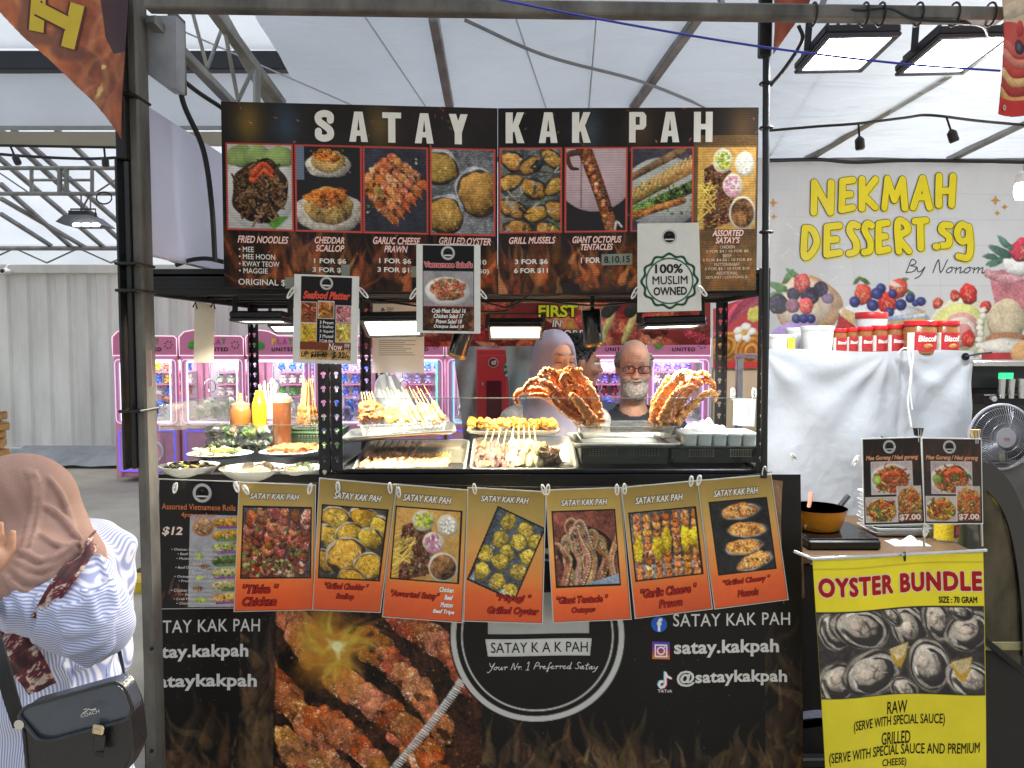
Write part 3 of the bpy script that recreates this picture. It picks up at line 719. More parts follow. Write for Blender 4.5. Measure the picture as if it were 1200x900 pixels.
cable('power_cable', [P(212, 92, 2.36), P(232, 108, 2.4), P(262, 128, 2.5), P(275, 140, 2.55)], .007, 'short black cable slung from the bracket to the corner of the menu board')
# ============================================================= PRINTED PICTURES
def wisps(cv, box, n, cols, L=(20, 60), wd=(2, 7), alpha=(.25, .7), up=1.0, curl=.8):
    """tongues of flame: tapering, curling strokes"""
    old = cv.clip; cv.clip = (box[0], cv.b[1], box[2], cv.b[3])
    for _ in range(n):
        x, y = rnd(box[0]-5, box[2]+5), box[1]+(box[3]-box[1])*rnd(.1, 1.05)**.6; l = rnd(*L); a = -math.pi/2+rnd(-.5, .5); pts = [(x, y)]; da = rnd(-curl, curl)
        for k in range(4):
            a += da*rnd(.1, .7)*(1 if k < 2 else -1); x += math.cos(a)*l/4; y += math.sin(a)*l/4*up; pts.append((x, y))
        cv.line(pts, rnd(*wd), .4, jit(random.choice(cols), 14), .35, .12, 2, rnd(*alpha), soft=rnd(1.5, 3.5))
    cv.clip = old
FL_DARK = [(92, 48, 26), (120, 66, 36), (70, 38, 24), (140, 84, 48)]
FL_LIT = [(196, 96, 50), (214, 120, 66), (168, 72, 40), (228, 150, 90)]
FL_DUSK = [(84, 62, 42), (100, 74, 48), (66, 48, 34), (120, 92, 60)]
def scene(cv, box):
    cv.clip = box
    return box[0], box[1], box[2]-box[0], box[3]-box[1]
def noodles(cv, box, n=260, cols=((60, 42, 30), (104, 74, 48), (34, 24, 18), (140, 104, 70)), bg=(196, 192, 184), leaf=True, prawns=2, r=.42, lw=(.8, 1.5), plate=True):
    x, y, w, h = scene(cv, box); cv.rect(*box, bg, nz=.05)
    if plate: cv.blob(x+w*.5, y+h*.55, w*.55, h*.48, 0, (214, 210, 202), .25, .01, .02)
    if leaf:
        for k in range(3): cv.blob(x+w*(.2+.3*k), y+h*.14, w*.22, h*.13, rnd(-.3, .3), (140, 160, 96), .4, .1, .06)
        cv.poly([(x+w*.5, y+h*.86), (x+w*.95, y+h*.84), (x+w*.72, y+h)], (84, 140, 50), nz=.1)
    cx, cy = x+w*.5, y+h*.55
    cv.blob(cx, cy, w*r, h*r*.92, 0, cols[0], .5, .08, .3, 6)
    for _ in range(n):
        a, q = rnd(0, 6.28), rnd(0, 1)**.6; px, py = cx+math.cos(a)*q*w*r*.85, cy+math.sin(a)*q*h*r*.78; b = rnd(0, 6.28); l = rnd(5, 13)*w/76
        cv.line([(px, py), (px+math.cos(b)*l*.6, py+math.sin(b)*l*.6), (px+math.cos(b+rnd(-1.3, 1.3))*l, py+math.sin(b+rnd(-1.3, 1.3))*l)], rnd(*lw)*w/76, None, jit(random.choice(cols), 16), .8, .1)
    for k in range(prawns):
        a = rnd(-.6, .3); px, py = cx+w*rnd(-.05, .15), cy-h*rnd(.16, .27)
        cv.line([(px-w*.16, py+h*.06), (px, py-h*.05), (px+w*.14, py+h*.03)], w*.06, w*.03, (206, 84, 44), .6, .15, 7, hl=.3)
    cv.clip = None
def meat(cv, pts, r, col=(140, 72, 36), lumps=6, char=.3, hl=.4):
    """a satay stick's meat: overlapping browned lumps"""
    P0 = [Vector((a, b, 0)) for a, b in pts]; m = max(2, lumps); p = bez(P0, 8)
    for k in range(m):
        q = p[int(k*(len(p)-1)/(m-1))]; q2 = p[min(len(p)-1, int(k*(len(p)-1)/(m-1))+1)]; q1 = p[max(0, int(k*(len(p)-1)/(m-1))-1)]
        a = math.atan2(q2.y-q1.y, q2.x-q1.x)
        cv.blob(q.x, q.y, r*rnd(1.0, 1.5), r*rnd(.8, 1.15), a+rnd(-.2, .2), jit(col, 26), .75, .12, .22, 5, hl=hl)
        if random.random() < char: cv.blob(q.x+rnd(-r, r)*.4, q.y+rnd(-r, r)*.4, r*.5, r*.3, rnd(0, 3), (36, 22, 16), .4, .25, .3, alpha=.75)
def sticks(cv, box, n, col, bg=(60, 54, 50), ang=.3, r=3.2, garnish=True, base=None):
    x, y, w, h = scene(cv, box); cv.rect(*box, bg, nz=.25)
    for k in range(n):
        u = (k+.5)/n; px = x+w*(u*1.1-.05); dx = math.sin(ang)*h*.75
        meat(cv, [(px-dx/2, y+h*rnd(.86, .95)), (px+dx/2, y+h*rnd(.05, .16))], w*r/76*rnd(.9, 1.15), col, 8, .25)
    if garnish: cv.specks(box, int(w*h/130), ((66, 110, 40), (110, 150, 60), (40, 76, 30)), (.8, 2.2))
    cv.clip = None
def shells(cv, box, pos, fill=(206, 160, 44), rim=(168, 156, 130), bg=(40, 38, 36), green=True, topping=((214, 176, 70), (150, 110, 30), (226, 200, 110)), tex=.14):
    x, y, w, h = scene(cv, box); cv.rect(*box, bg, nz=.2)
    for (u, v, a, b, t) in pos:
        px, py = x+u*w, y+v*h
        cv.blob(px, py, a*w*1.09, b*w*1.13, t, rim, .5, .07, .1, 5); cv.blob(px, py+b*w*.05, a*w*1.04, b*w*1.02, t, (70, 56, 40), .4, .07, .1)
        cv.blob(px, py, a*w*.95, b*w*.9, t, jit(fill, 12), .55, .1, tex, 4, hl=.25)
        for _ in range(9): cv.blob(px+rnd(-.6, .6)*a*w, py+rnd(-.55, .55)*b*w, rnd(.8, 2.4)*w/76, rnd(.6, 1.6)*w/76, rnd(0, 3), random.choice(topping), .5, .2, .2, alpha=.7)
        if green:
            for _ in range(6): cv.blob(px+rnd(-.6, .6)*a*w, py+rnd(-.6, .6)*b*w, rnd(.5, 1.2)*w/76, rnd(.4, .9)*w/76, 0, (60, 84, 34), .3, .2, .1, alpha=.8)
    cv.clip = None
def tentacle(cv, pts, r0, r1, col=(150, 92, 52), sp=(196, 150, 92), hl=.4, suck=True):
    cv.line(pts, r0, r1, col, .75, .2, 5, hl=hl)
    if suck:
        p = bez([Vector((a, b, 0)) for a, b in pts], 10); n = len(p)
        for k in range(0, n-1):
            t = k/n; r = r0+(r1-r0)*t; d = (p[k+1]-p[k]); d = d.normalized() if d.length else Vector((1, 0, 0))
            cv.blob(p[k].x-d.y*r*.45, p[k].y+d.x*r*.45, r*.34, r*.34, 0, jit(sp, 20), .6, .1, .1)
    return cv
def assorted(cv, box):
    x, y, w, h = scene(cv, box); cv.rect(*box, (190, 146, 76), nz=.08)
    for k in range(15): # satay fan
        yy = y+h*(.2+.052*k); cv.line([(x-2, yy+h*.12), (x+w*.3, yy)], w*.008, None, (216, 176, 74), .4)
        meat(cv, [(x+w*.14, yy+h*.05+2), (x+w*(.50+.008*k), yy-h*.06)], w*.034, (86, 52, 32), 13, .2)
    for k in range(22): cv.line([(x-1, y+h*rnd(.4, .95)), (x+w*rnd(.2, .33), y+h*rnd(.38, .8))], w*.009, None, jit((220, 184, 84), 15), .4)
    for cx, cy, col, col2 in ((.42, .16, (182, 184, 60), (110, 140, 40)), (.60, .46, (196, 120, 150), (232, 206, 214)), (.80, .20, (226, 216, 196), (240, 236, 224))):
        cv.blob(x+w*cx, y+h*cy, w*.17, h*.15, 0, (206, 196, 172), .3, .03, .03)
        for _ in range(34): a = rnd(0, 6.3); q = rnd(0, 1)**.5; cv.blob(x+w*(cx+.13*q*math.cos(a)), y+h*(cy+.115*q*math.sin(a)), w*rnd(.02, .04), w*rnd(.016, .03), rnd(0, 3), jit(random.choice((col, col, col2)), 16), .6, .2, .1)
    cv.blob(x+w*.77, y+h*.80, w*.23, h*.21, 0, (206, 196, 180), .3, .02, .03); cv.blob(x+w*.77, y+h*.80, w*.2, h*.18, 0, (124, 86, 52), .3, .02, .3, 3)
    cv.clip = None
def emblem(pn, cv, cx, cy, r, white=(226, 224, 218)):
    """round badge: pale ring, dark disc with a pale dome of steam and a bar"""
    cv.blob(cx, cy, r, r, 0, white, 0, 0, 0, soft=.7); cv.blob(cx, cy, r*.72, r*.72, 0, (28, 26, 26), 0, 0, 0, soft=.7)
    cv.ring(cx, cy, r*.86, r*.05, (120, 118, 114))
    cv.poly([(cx-r*.62, cy+r*.22), (cx-r*.3, cy-r*.12), (cx, cy-r*.42), (cx+r*.3, cy-r*.12), (cx+r*.62, cy+r*.22)], (12, 12, 12))
    cv.rect(cx-r*.56, cy+r*.25, cx+r*.56, cy+r*.42, white); cv.poly([(cx-.2*r, cy-.2*r), (cx, cy-.42*r), (cx+.2*r, cy-.2*r)], (70, 66, 62))

# ============================================================= THE RACK
YF = 2.5
def xa(px, Y=YF): return (px-600)*Y/900*(1)/(CT+((450-450)/900)*ST)
def keyhole_strip(mb, o, ux, uz, w, n, pitch, th=.002, col=(26, 26, 28)):
    """n perforated cells of slotted angle; o = lower left corner, ux/uz unit vectors"""
    o, ux, uz = Vector(o), Vector(ux), Vector(uz); nr = ux.cross(uz)*th
    hole = [];
    for k in range(12): a = math.pi*2*k/12; hole.append((.0072*math.cos(a)*1.05, .009+.0072*math.sin(a)))
    low = [(-.003, -.012), (.003, -.012)]
    # keyhole: round head and narrow foot, listed by angle about its middle
    H = []
    for k in range(16):
        a = math.pi*2*k/16; c, s_ = math.cos(a), math.sin(a)
        r = .0085 if s_ > -.35 else min(.0145, .0042/max(.2, abs(c)) if abs(c) > .25 else .0145); H.append((r*c, r*s_+.002))
    for i in range(n):
        cz = (i+.5)*pitch; vs = []; R = []
        for k in range(16):
            a = math.pi*2*k/16; c, s_ = math.cos(a), math.sin(a); t = min(w/2/max(abs(c), 1e-6), pitch/2/max(abs(s_), 1e-6)); R.append((t*c, t*s_))
        cor = {2: (w/2, pitch/2), 6: (-w/2, pitch/2), 10: (-w/2, -pitch/2), 14: (w/2, -pitch/2)}
        for k, q in cor.items(): R[k] = q
        for dep in (0, 1):
            for q in R+H: vs.append(tuple(o+ux*(w/2+q[0])+uz*(cz+q[1])+nr*dep))
        f = []
        for k in range(16):
            k2 = (k+1) % 16
            f.append((k, k2, 16+k2, 16+k)); f.append((32+k2, 32+k, 48+k, 48+k2)); f.append((16+k, 16+k2, 48+k2, 48+k))
        mb.add(np.array(vs), f, col)
    return mb
def post(par, x, y, z1, sx, sy, w=.036, m=None):
    """slotted angle post; its two flanges run from the corner (x, y) toward sx and sy"""
    n = int(z1/.046); mb = MB()
    keyhole_strip(mb, (x if sx > 0 else x-w, y, 0), (1, 0, 0), (0, 0, 1), w, n, .046)
    keyhole_strip(mb, (x+.001*sx, y if sy > 0 else y-w, 0), (0, 1, 0), (0, 0, 1), w, n, .046)
    mb.box((x+.003*sx, y+.003*sy, n*.046/2), (.005, .005, n*.046))
    return mb.build('post', BLACK, par, smooth=False)
ZC, ZT = 1.235, 1.80       # counter top, underside of the top shelf
xl, xm, xr = P(165, 400, YF).x, P(386, 400, YF).x, P(901, 400, YF).x
def rack(name, label, x0, x1, y0, y1, ZC=ZC):
    t = thing(name, label, 'shelving rack', ((x0+x1)/2, (y0+y1)/2, 0))
    for x, y, sx, sy in ((x0, y0, 1, 1), (x1, y0, -1, 1), (x0, y1, 1, -1), (x1, y1, -1, -1)): post(t, x, y, 1.9, sx, sy)
    for z, h, nm in ((ZT, .085, 'top_shelf'), (ZC-.07, .065, 'counter_shelf'), (.35, .06, 'lower_shelf')):
        b = MB(); b.box(((x0+x1)/2, (y0+y1)/2, z+h*.75), (x1-x0-.012, y1-y0-.012, .012), .002); b.build(nm, BLACK, t)
        for yy, s in ((y0+.012, 1), (y1-.012, -1)):
            b = MB(); b.box(((x0+x1)/2, yy, z+h/2), (x1-x0-.012, .012, h), .003); b.box(((x0+x1)/2, yy-.007*s, z+h*.3), (x1-x0-.02, .004, .01)); b.box(((x0+x1)/2, yy-.007*s, z+h*.65), (x1-x0-.02, .004, .01)); b.build('beam', BLACK, t)
        for xx, s in ((x0+.012, 1), (x1-.012, -1)):
            b = MB(); b.box((xx, (y0+y1)/2, z+h/2), (.012, y1-y0-.04, h), .003); b.box((xx-.007*s, (y0+y1)/2, z+h*.5), (.004, y1-y0-.05, .012)); b.build('side_beam', BLACK, t)
    for k in range(5):
        yy = y0+(y1-y0)*(k+.5)/5; b = MB(); b.box(((x0+x1)/2, yy, ZT+.03), (x1-x0-.03, .03, .03), .003); b.build('shelf_rib', BLACK, t)
    return t
rackA = rack('shelving_rack', 'wide black slotted-angle rack carrying the lit satay trays at the middle of the stall', xm+.003, xr, YF, 3.02)
rackB = rack('shelving_rack', 'narrow black slotted-angle rack carrying the bowls beside the tent pole', xl, xm-.003, YF, 3.55, 1.205)
# lilac side panel hung behind the pole above the shelf
b = MB(); xs_ = P(175, 200, 2.25).x-.012
b.box((xs_, 2.72, (1.9+2.33)/2), (.02, .95, .43), .004); o = b.build('partition', M('lilac_panel', (196, 196, 220), .35, 0, .06, 3)); tag(o, 'plain lilac white partition board standing on the left rack behind the tent pole', 'partition')
b = MB(); b.tube(bez([P(206, 311, 2.5), P(222, 305, 2.5), P(242, 303, 2.5), P(262, 307, 2.5)]), .007); o = b.build('cable_bundle', CABLE); tag(o, 'black cable lying along the top of the left rack', 'cable')

# ------------------------------------------------------------- menu boards
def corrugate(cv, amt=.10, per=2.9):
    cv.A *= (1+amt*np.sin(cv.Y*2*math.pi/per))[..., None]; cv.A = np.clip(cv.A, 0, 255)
CREAM = (222, 218, 208); HEAD = (232, 204, 190); HEDGE = (150, 52, 44)
def board_base(pn, glow):
    cv = pn.canvas(1.0, (36, 31, 29)); x0, y0, x1, y1 = pn.box(); cv.grain(pn.box(), .2, .6, NB)
    for gx, gs in glow:
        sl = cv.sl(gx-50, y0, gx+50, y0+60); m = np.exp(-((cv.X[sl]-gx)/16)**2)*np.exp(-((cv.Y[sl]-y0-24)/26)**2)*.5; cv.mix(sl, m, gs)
    wisps(cv, (x0, y0+150, x1, y1), 120, FL_DARK, (20, 60), (3, 9), (.2, .6))
    wisps(cv, (x0, y0+165, x1, y1), 60, FL_LIT, (16, 46), (2, 6), (.2, .65))
    for _ in range(90):
        px, py, a = rnd(x0, x1), rnd(y0, y1), rnd(0, 3); l = rnd(1, 4); cv.line([(px, py), (px+math.cos(a)*l, py+math.sin(a)*l)], rnd(.4, .8), None, jit((206, 110, 70), 30), 0, 0, alpha=.7)
    return cv
RED = (196, 78, 66)
pnL = Panel([(259, 119), (583, 127), (583, 345), (263, 337)], YF-.06, org=(259, 119), wh=(324, 218))
brd = pnL.slab('menu_board', M('corrugated_board', (60, 54, 50), .6), th=.006)
tag(brd, 'left half of the big menu board, with fried noodles, scallop, prawn and oyster pictures', 'menu board', 'menu boards above the counter')
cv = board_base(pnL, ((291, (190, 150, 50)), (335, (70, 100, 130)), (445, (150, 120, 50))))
B1 = [(265, 168, 341, 267), (346, 168, 422, 267), (426, 168, 500, 267), (505, 168, 579, 267)]
noodles(cv, B1[0])
x, y, w_, h_ = scene(cv, B1[1]); cv.rect(*B1[1], (40, 38, 40)); cv.rect(x, y, x+10, y+40, (110, 124, 140))
for yy, sc in ((y+15, .8), (y+66, 1.25)):
    cv.blob(x+38, yy+8*sc, 36*sc*.9, 20*sc, 0, (206, 196, 180), .5, .06, .1, 5); cv.blob(x+38, yy+3*sc, 24*sc, 17*sc, 0, (196, 158, 92), .6, .08, .15)
    cv.blob(x+36, yy-5*sc, 19*sc, 10*sc, 0, (206, 110, 44), .5, .14, .3, 7, hl=.3); cv.specks((x+14, yy-12, x+62, yy+14), 40, ((50, 36, 24), (120, 140, 60), (150, 70, 30)), (.6, 1.4))
    for k in range(9): cv.line([(x+38+(k-4)*8*sc, yy+26*sc-abs(k-4)*1.5), (x+38+(k-4)*6*sc, yy+12*sc)], .6, None, (170, 156, 136), .3, alpha=.6)
cv.clip = None
x, y, w_, h_ = scene(cv, B1[2]); cv.rect(*B1[2], (54, 54, 64), nz=.1)
for k in range(6):
    ox, oy = x+6+k*7, y+60-k*8; meat(cv, [(ox-8, oy-18+k*2), (ox+10, oy+6), (ox+28, oy+22)], 6.2, (182, 104, 62), 6, .25); cv.line([(ox+28, oy+22), (ox+34, oy+31)], 2.2, .6, (196, 96, 50), .5)
    cv.specks((ox-4, oy-10, ox+24, oy+18), 12, ((110, 136, 60), (226, 196, 150)), (.7, 1.8))
cv.clip = None
shells(cv, B1[3], ((.12, .22, .30, .26, .2), (.75, .5, .36, .34, 1.3), (.2, .78, .30, .30, .7)), (164, 124, 58), (170, 172, 174), (112, 112, 114))
for q in B1: cv.frame(q[0]-1.5, q[1]-1.5, q[2]+1.5, q[3]+1.5, RED, 1.6)
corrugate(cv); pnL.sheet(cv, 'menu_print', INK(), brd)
for ch, a, c in (('S', 369, 391), ('A', 409, 431), ('T', 448, 470), ('A', 486, 508), ('Y', 526, 548)): pnL.block(ch, a, 127, c, 162, CREAM)
def heads(pn, rows):
    for t, x0, x1, y0, y1 in rows: pn.text(t, x0, y0, x1, y1, HEAD, bold=.02, shear=.28, edge=HEDGE, ew=.035)
heads(pnL, (('FRIED NOODLES', 276, 336, 275, 283.5), ('CHEDDAR', 367, 402, 274, 282), ('SCALLOP', 368, 402, 283.5, 291.5), ('GARLIC CHEESE', 436, 492, 272.5, 281), ('PRAWN', 449, 477, 282.5, 290.5), ('GRILLED.OYSTER', 514, 575, 271, 279.5)))
for t, x0, x1, y in (('• MEE', 277, 295, 288), ('• MEE HOON', 277, 320, 296.5), ('• KWAY TEOW', 277, 325, 305), ('• MAGGIE', 277, 311, 313.2), ('ORIGINAL $6', 276, 337, 326)):
    hgt = 8.2 if t.startswith('O') else 6.2; pnL.text(t, x0, y, x1, y+hgt, CREAM, bold=.01)
for t, x0, x1, y in (('1 FOR $6', 366, 404, 299.5), ('3 FOR $16', 364, 408, 310), ('1 FOR $6', 443, 481, 297.5), ('3 FOR $16', 441, 485, 308), ('3 FOR $10', 526, 570, 296.5), ('6 FOR $19.50)', 514, 573, 307.5)): pnL.text(t, x0, y, x1, y+6.8, CREAM, bold=.025)
pnL.letters('lettering', INK(), brd)
pnR = Panel([(583.6, 127), (889, 126), (886, 340), (583.6, 345)], YF-.06, org=(583, 127), wh=(306, 217))
brd2 = pnR.slab('menu_board', M('corrugated_board'), th=.006)
tag(brd2, 'right half of the big menu board, with mussels, octopus and assorted satay pictures', 'menu board', 'menu boards above the counter')
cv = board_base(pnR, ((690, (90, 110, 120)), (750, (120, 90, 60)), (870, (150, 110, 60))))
B2 = [(586, 174, 657, 271), (663, 174, 734, 271), (741, 174, 812, 271), (819, 174, 887, 271)]
shells(cv, B2[0], ((.2, .15, .2, .14, .6), (.5, .2, .2, .13, -.5), (.85, .12, .2, .12, .7), (.15, .4, .22, .13, -.4), (.55, .48, .22, .15, .5), (.9, .45, .2, .12, -.6), (.2, .72, .24, .14, .4), (.6, .78, .22, .13, -.2), (.92, .75, .2, .14, .8), (.3, .95, .24, .12, .1), (.8, .98, .22, .12, .3)), (176, 130, 66), (44, 50, 58), (104, 106, 98))
for _ in range(26): _x, _y = rnd(586, 656), rnd(176, 270); cv.clip = B2[0]; cv.line([(_x, _y), (_x+rnd(-8, 8), _y+rnd(3, 8)), (_x+rnd(4, 16), _y+rnd(-3, 8))], rnd(.8, 2.4), .5, random.choice(((50, 58, 70), (150, 156, 150), (30, 34, 40), (190, 186, 170), (84, 110, 50))), .5, .1, alpha=.8); cv.clip = None
pass
x, y, w_, h_ = scene(cv, B2[1]); cv.rect(*B2[1], (40, 36, 38)); cv.blob(x+34, y+22, 50, 52, 0, (190, 164, 166), .12, .01, .02); cv.line([(x+18, y+12), (x+18, y+70)], .8, None, (120, 100, 104), 0)
cv.line([(x+20, y-4), (x+40, y+50), (x+56, y+100)], 8.5, 7.5, (110, 64, 40), .7, .3, 7, hl=.5)
for k in range(26): t = k/25; px, py = x+20+36*t, y-4+104*t; cv.blob(px+rnd(-4, 2), py, 3, 2.6, rnd(0, 3), jit((164, 96, 56), 24), .7, .2, .2, hl=.3)
cv.line([(x+16, y+4), (x+2, y+8), (x+6, y+22), (x+14, y+24)], 4, 1.6, (70, 44, 36), .6, .2)
cv.line([(x+58, y+96), (x+60, y+86), (x+66, y+92)], 1.2, None, (206, 200, 196), 0); cv.clip = None
x, y, w_, h_ = scene(cv, B2[2]); cv.rect(*B2[2], (70, 66, 76), nz=.1); cv.blob(x+36, y+52, 50, 42, -.2, (172, 172, 166), .25, .02, .05); cv.line([(x-4, y+60), (x+76, y+18)], 9, 8, (176, 130, 70), .6, .15)
for k in range(14): cv.line([(x+k*5.4, y+58-k*3), (x+4+k*5.4, y+46-k*3)], 1.3, None, (214, 180, 116), .4)
cv.line([(x-4, y+80), (x+74, y+44)], 8, 7, (70, 92, 44), .6, .5, 8); cv.specks((x, y+40, x+72, y+78), 90, ((54, 88, 36), (96, 130, 56), (190, 160, 110)), (.8, 2)); cv.line([(x-2, y+80), (x+60, y+62)], 5, 4, (140, 90, 46), .7, .3)
cv.line([(x-4, y+36), (x+60, y+2)], 4, 5, (120, 92, 64), .6, .2); cv.clip = None
cv.rect(814, 160, 889, 345, (150, 112, 62), .55, .1); assorted(cv, B2[3]); cv.grain((816, 172, 889, 345), .1, .5, NB)
for q in B2[:3]: cv.frame(q[0]-1.5, q[1]-1.5, q[2]+1.5, q[3]+1.5, RED, 1.6)
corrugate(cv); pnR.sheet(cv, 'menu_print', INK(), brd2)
for ch, a, c in (('K', 592, 614), ('A', 631, 653), ('K', 670, 692), ('P', 737, 757), ('A', 774, 796), ('H', 813, 835)): pnR.block(ch, a, 132, c, 167.5, CREAM)
heads(pnR, (('GRILL MUSSELS', 596, 651, 277, 285), ('GIANT OCTOPUS', 671, 729, 277, 285), ('TENTACLES', 681, 719, 286, 293.5), ('ASSORTED', 836, 873, 271.5, 279), ("SATAY'S", 840, 869, 280, 287.5)))
for t, x0, x1, y in (('3 FOR $6', 603, 642, 303), ('6 FOR $11', 602, 642, 313.5), ('1 FOR', 681, 704, 302)): pnR.text(t, x0, y, x1, y+6.8, CREAM, bold=.025)
for k, t in enumerate(('CHICKEN', '5 FOR $4 / 10 FOR $8', 'BEEF', '5 FOR $4.50 / 10 FOR $9', 'MUTTON/BABAT', '5 FOR $5 / 10 FOR $10', 'ADDITIONAL', 'KETUPAT / LONTONG $1')):
    l = len(t)*1.25; pnR.text(t, 854-l, 290+k*5.2, 854+l, 293.6+k*5.2, (214, 200, 176))
pnR.letters('lettering', INK(), brd2)
# taped price slip
pn = Panel([(705, 298), (741, 297), (741, 310), (705, 311)], YF-.07, org=(705, 298)); o = pn.slab('price_slip', M('taped_slip', (120, 126, 110), .4, alpha=1), th=.001)
tag(o, 'small taped slip reading 8.10.15 stuck over the octopus price', 'slip'); pn.text('8.10.15', 708, 300.5, 738, 308.5, (30, 34, 30), bold=.01); pn.letters('lettering', INK(), o)
for k, (x, y) in enumerate(((401, 312), (483, 314), (335, 327))):
    pn = Panel([(x-1, y-2), (x+9, y-2), (x+9, y+11), (x-1, y+11)], YF-.07); o = pn.slab('price_slip', M('taped_slip'), th=.001)
    tag(o, ('small slip taped over the end of the cheddar scallop price', 'small slip taped over the end of the garlic cheese prawn price', 'small slip taped over the end of the original fried noodles price')[k], 'slip')

# ------------------------------------------------------------- the front cloth
bfn = lambda u, v: .03*(.5+.5*np.sin(u*9+.6))*v+.008*(1+np.sin(u*23+v*4))*np.minimum(1, v*4)+.02*np.sin(v*3)*(.5+.5*np.cos(u*5))
pn = Panel([(177, 556), (938, 556), (936, 975), (177, 975)], YF-.022, org=(177, 556), wh=(761, 419), bulge=bfn)
ban = pn.slab('front_banner', M('banner_back', (40, 38, 36), .7), th=.0015, nu=60, nv=20)
tag(ban, 'dark front banner of the stall with a round logo and a large grilled satay photo', 'banner')
cv = pn.canvas(.9, (25, 22, 21)); cv.clip = None
cv.grain(pn.box(), .15, .5, NB)
for bx in ((166, 820, 326, 960), (420, 840, 800, 960), (700, 860, 938, 960), (895, 700, 938, 900), (285, 690, 327, 900), (166, 880, 330, 960)):
    wisps(cv, bx, int((bx[2]-bx[0])*(bx[3]-bx[1])/260), FL_DUSK, (20, 70), (3, 10), (.15, .5), curl=1.3)
    wisps(cv, bx, int((bx[2]-bx[0])*(bx[3]-bx[1])/420), [(136, 104, 70), (110, 80, 52), (160, 128, 86)], (12, 40), (1, 4), (.2, .5), curl=1.5)
cv.specks((330, 700, 936, 900), 160, ((120, 100, 80), (90, 70, 60)), (.4, .9), .7); cv.specks((190, 700, 325, 900), 60, ((120, 100, 80),), (.4, .9), .7)
# satay photograph
box = (326, 640, 566, 976); cv.clip = box; cv.rect(*box, (46, 28, 20), nz=.4, sc=1.5)
for k in range(9):
    for j in range(2):
        cx, cy = 318+k*36-j*120, 980-k*44+j*30 if False else 0
rows = [((300, 760), (400, 905)), ((330, 705), (368, 760)), ((380, 835), (470, 930)), ((342, 860), (420, 985)), ((402, 790), (500, 890)), ((430, 745), (520, 850)), ((470, 720), (560, 800)), ((500, 690), (590, 765)), ((360, 905), (440, 1000)), ((322, 900), (380, 990)), ((452, 830), (520, 905)), ((540, 690), (600, 740))]
for (ax, ay), (bx_, by) in sorted(rows, key=lambda r: r[1][1]-r[1][0]*.2):
    meat(cv, [(ax, ay), ((ax+bx_)/2+4, (ay+by)/2-6), (bx_, by)], 17, (152, 86, 46), 9, .5, .5)
    cv.line([(ax+6, ay+2), ((ax+bx_)/2, (ay+by)/2-10), (bx_-6, by-14)], 7, 4, (160, 98, 58), .5, .35, 8, alpha=.5, hl=.6, soft=5)
cv.specks(box, 260, ((206, 160, 110), (40, 22, 14), (176, 110, 70)), (.5, 1.6), .6)
for _ in range(16): cv.blob(392+rnd(-26, 26), 752+rnd(-34, 30), rnd(12, 30), rnd(10, 26), rnd(0, 3), random.choice(((190, 120, 36), (206, 150, 50), (170, 96, 36), (196, 180, 60))), .1, .25, .05, 3, alpha=rnd(.2, .45), soft=16)
for _ in range(60):
    a = rnd(0, 6.3); l = rnd(10, 56); cx, cy = 396+rnd(-12, 12), 752+rnd(-16, 16)
    cv.line([(cx, cy), (cx+math.cos(a)*l*.6, cy+math.sin(a)*l*.6), (cx+math.cos(a+.3)*l, cy+math.sin(a+.3)*l-6)], rnd(3, 8), .6, random.choice(((196, 140, 40), (206, 170, 60), (180, 110, 40), (196, 196, 80))), .2, .1, 3, rnd(.2, .45), soft=4)
for _ in range(18): a = rnd(0, 6.3); l = rnd(4, 16); cv.line([(398, 750), (398+math.cos(a)*l, 750+math.sin(a)*l)], 4, 1, (226, 224, 160), 0, 0, alpha=.5, soft=4)
cv.rect(326, 640, 328, 976, (20, 16, 14), .6); cv.clip = None
# round logo
cx, cy = 630, 740
cv.blob(cx, cy, 103, 103, 0, (27, 24, 23), 0, 0, 0); W2 = (196, 194, 188)
sl = (slice(None), slice(None)); d = np.hypot(cv.X-cx, cv.Y-cy); m = np.clip((3.2-abs(d-98))*1.2+.5, 0, 1); cv.mix(sl, m, W2); m = np.clip((1.0-abs(d-88))*1.2+.5, 0, 1); cv.mix(sl, m, W2)
cv.rect(572, 690, 691, 738, (176, 176, 172)); cv.poly([(570, 744), (693, 744), (691, 763), (573, 763)], (206, 204, 198)); cv.poly([(600, 738), (632, 640), (664, 738)], (34, 32, 30), 0)
for k in range(46): # twisted skewer cord
    t = k/45; a = math.radians(150+t*62); px, py = 700-160*math.cos(math.radians(0))-(t**1.1)*85+2, 792+t*112
    cv.line([(px-3.4, py-1), (px+3.4, py+2.6)], 1.5, .8, (206, 204, 196), .2, .1)
pn.sheet(cv, 'banner_print', M('banner_ink', rough=.36, var=.05, scale=20, attr=True, spec=.22, bump=.3, bscale=5), ban, gain=.95)
pn.strokes([[(570, 744), (693, 744), (691, 763), (573, 763), (570, 744)]], .5, (196, 194, 188))
pn.text('SATAY K A K PAH', 576, 747.5, 689, 759.5, (24, 22, 22), dz=.0004)
LT = (204, 202, 196)
for t, x0, y0, x1, y1 in (('SATAY KAK PAH', 178.5, 718.5, 308.5, 733), ('SATAY KAK PAH', 787, 712.5, 924, 727)): pn.text(t, x0, y0, x1, y1, LT, bold=.008, sp=1.08)
for t, x0, y0, x1, y1 in (('satay.kakpah', 178.5, 747, 295.5, 766), ('satay.kakpah', 788, 743, 911, 763), ('sataykakpah', 183, 781, 306, 800), ('@sataykakpah', 791, 777.5, 920, 796.5)): pn.text(t, x0, y0, x1, y1, LT, bold=.03, sp=1.05)
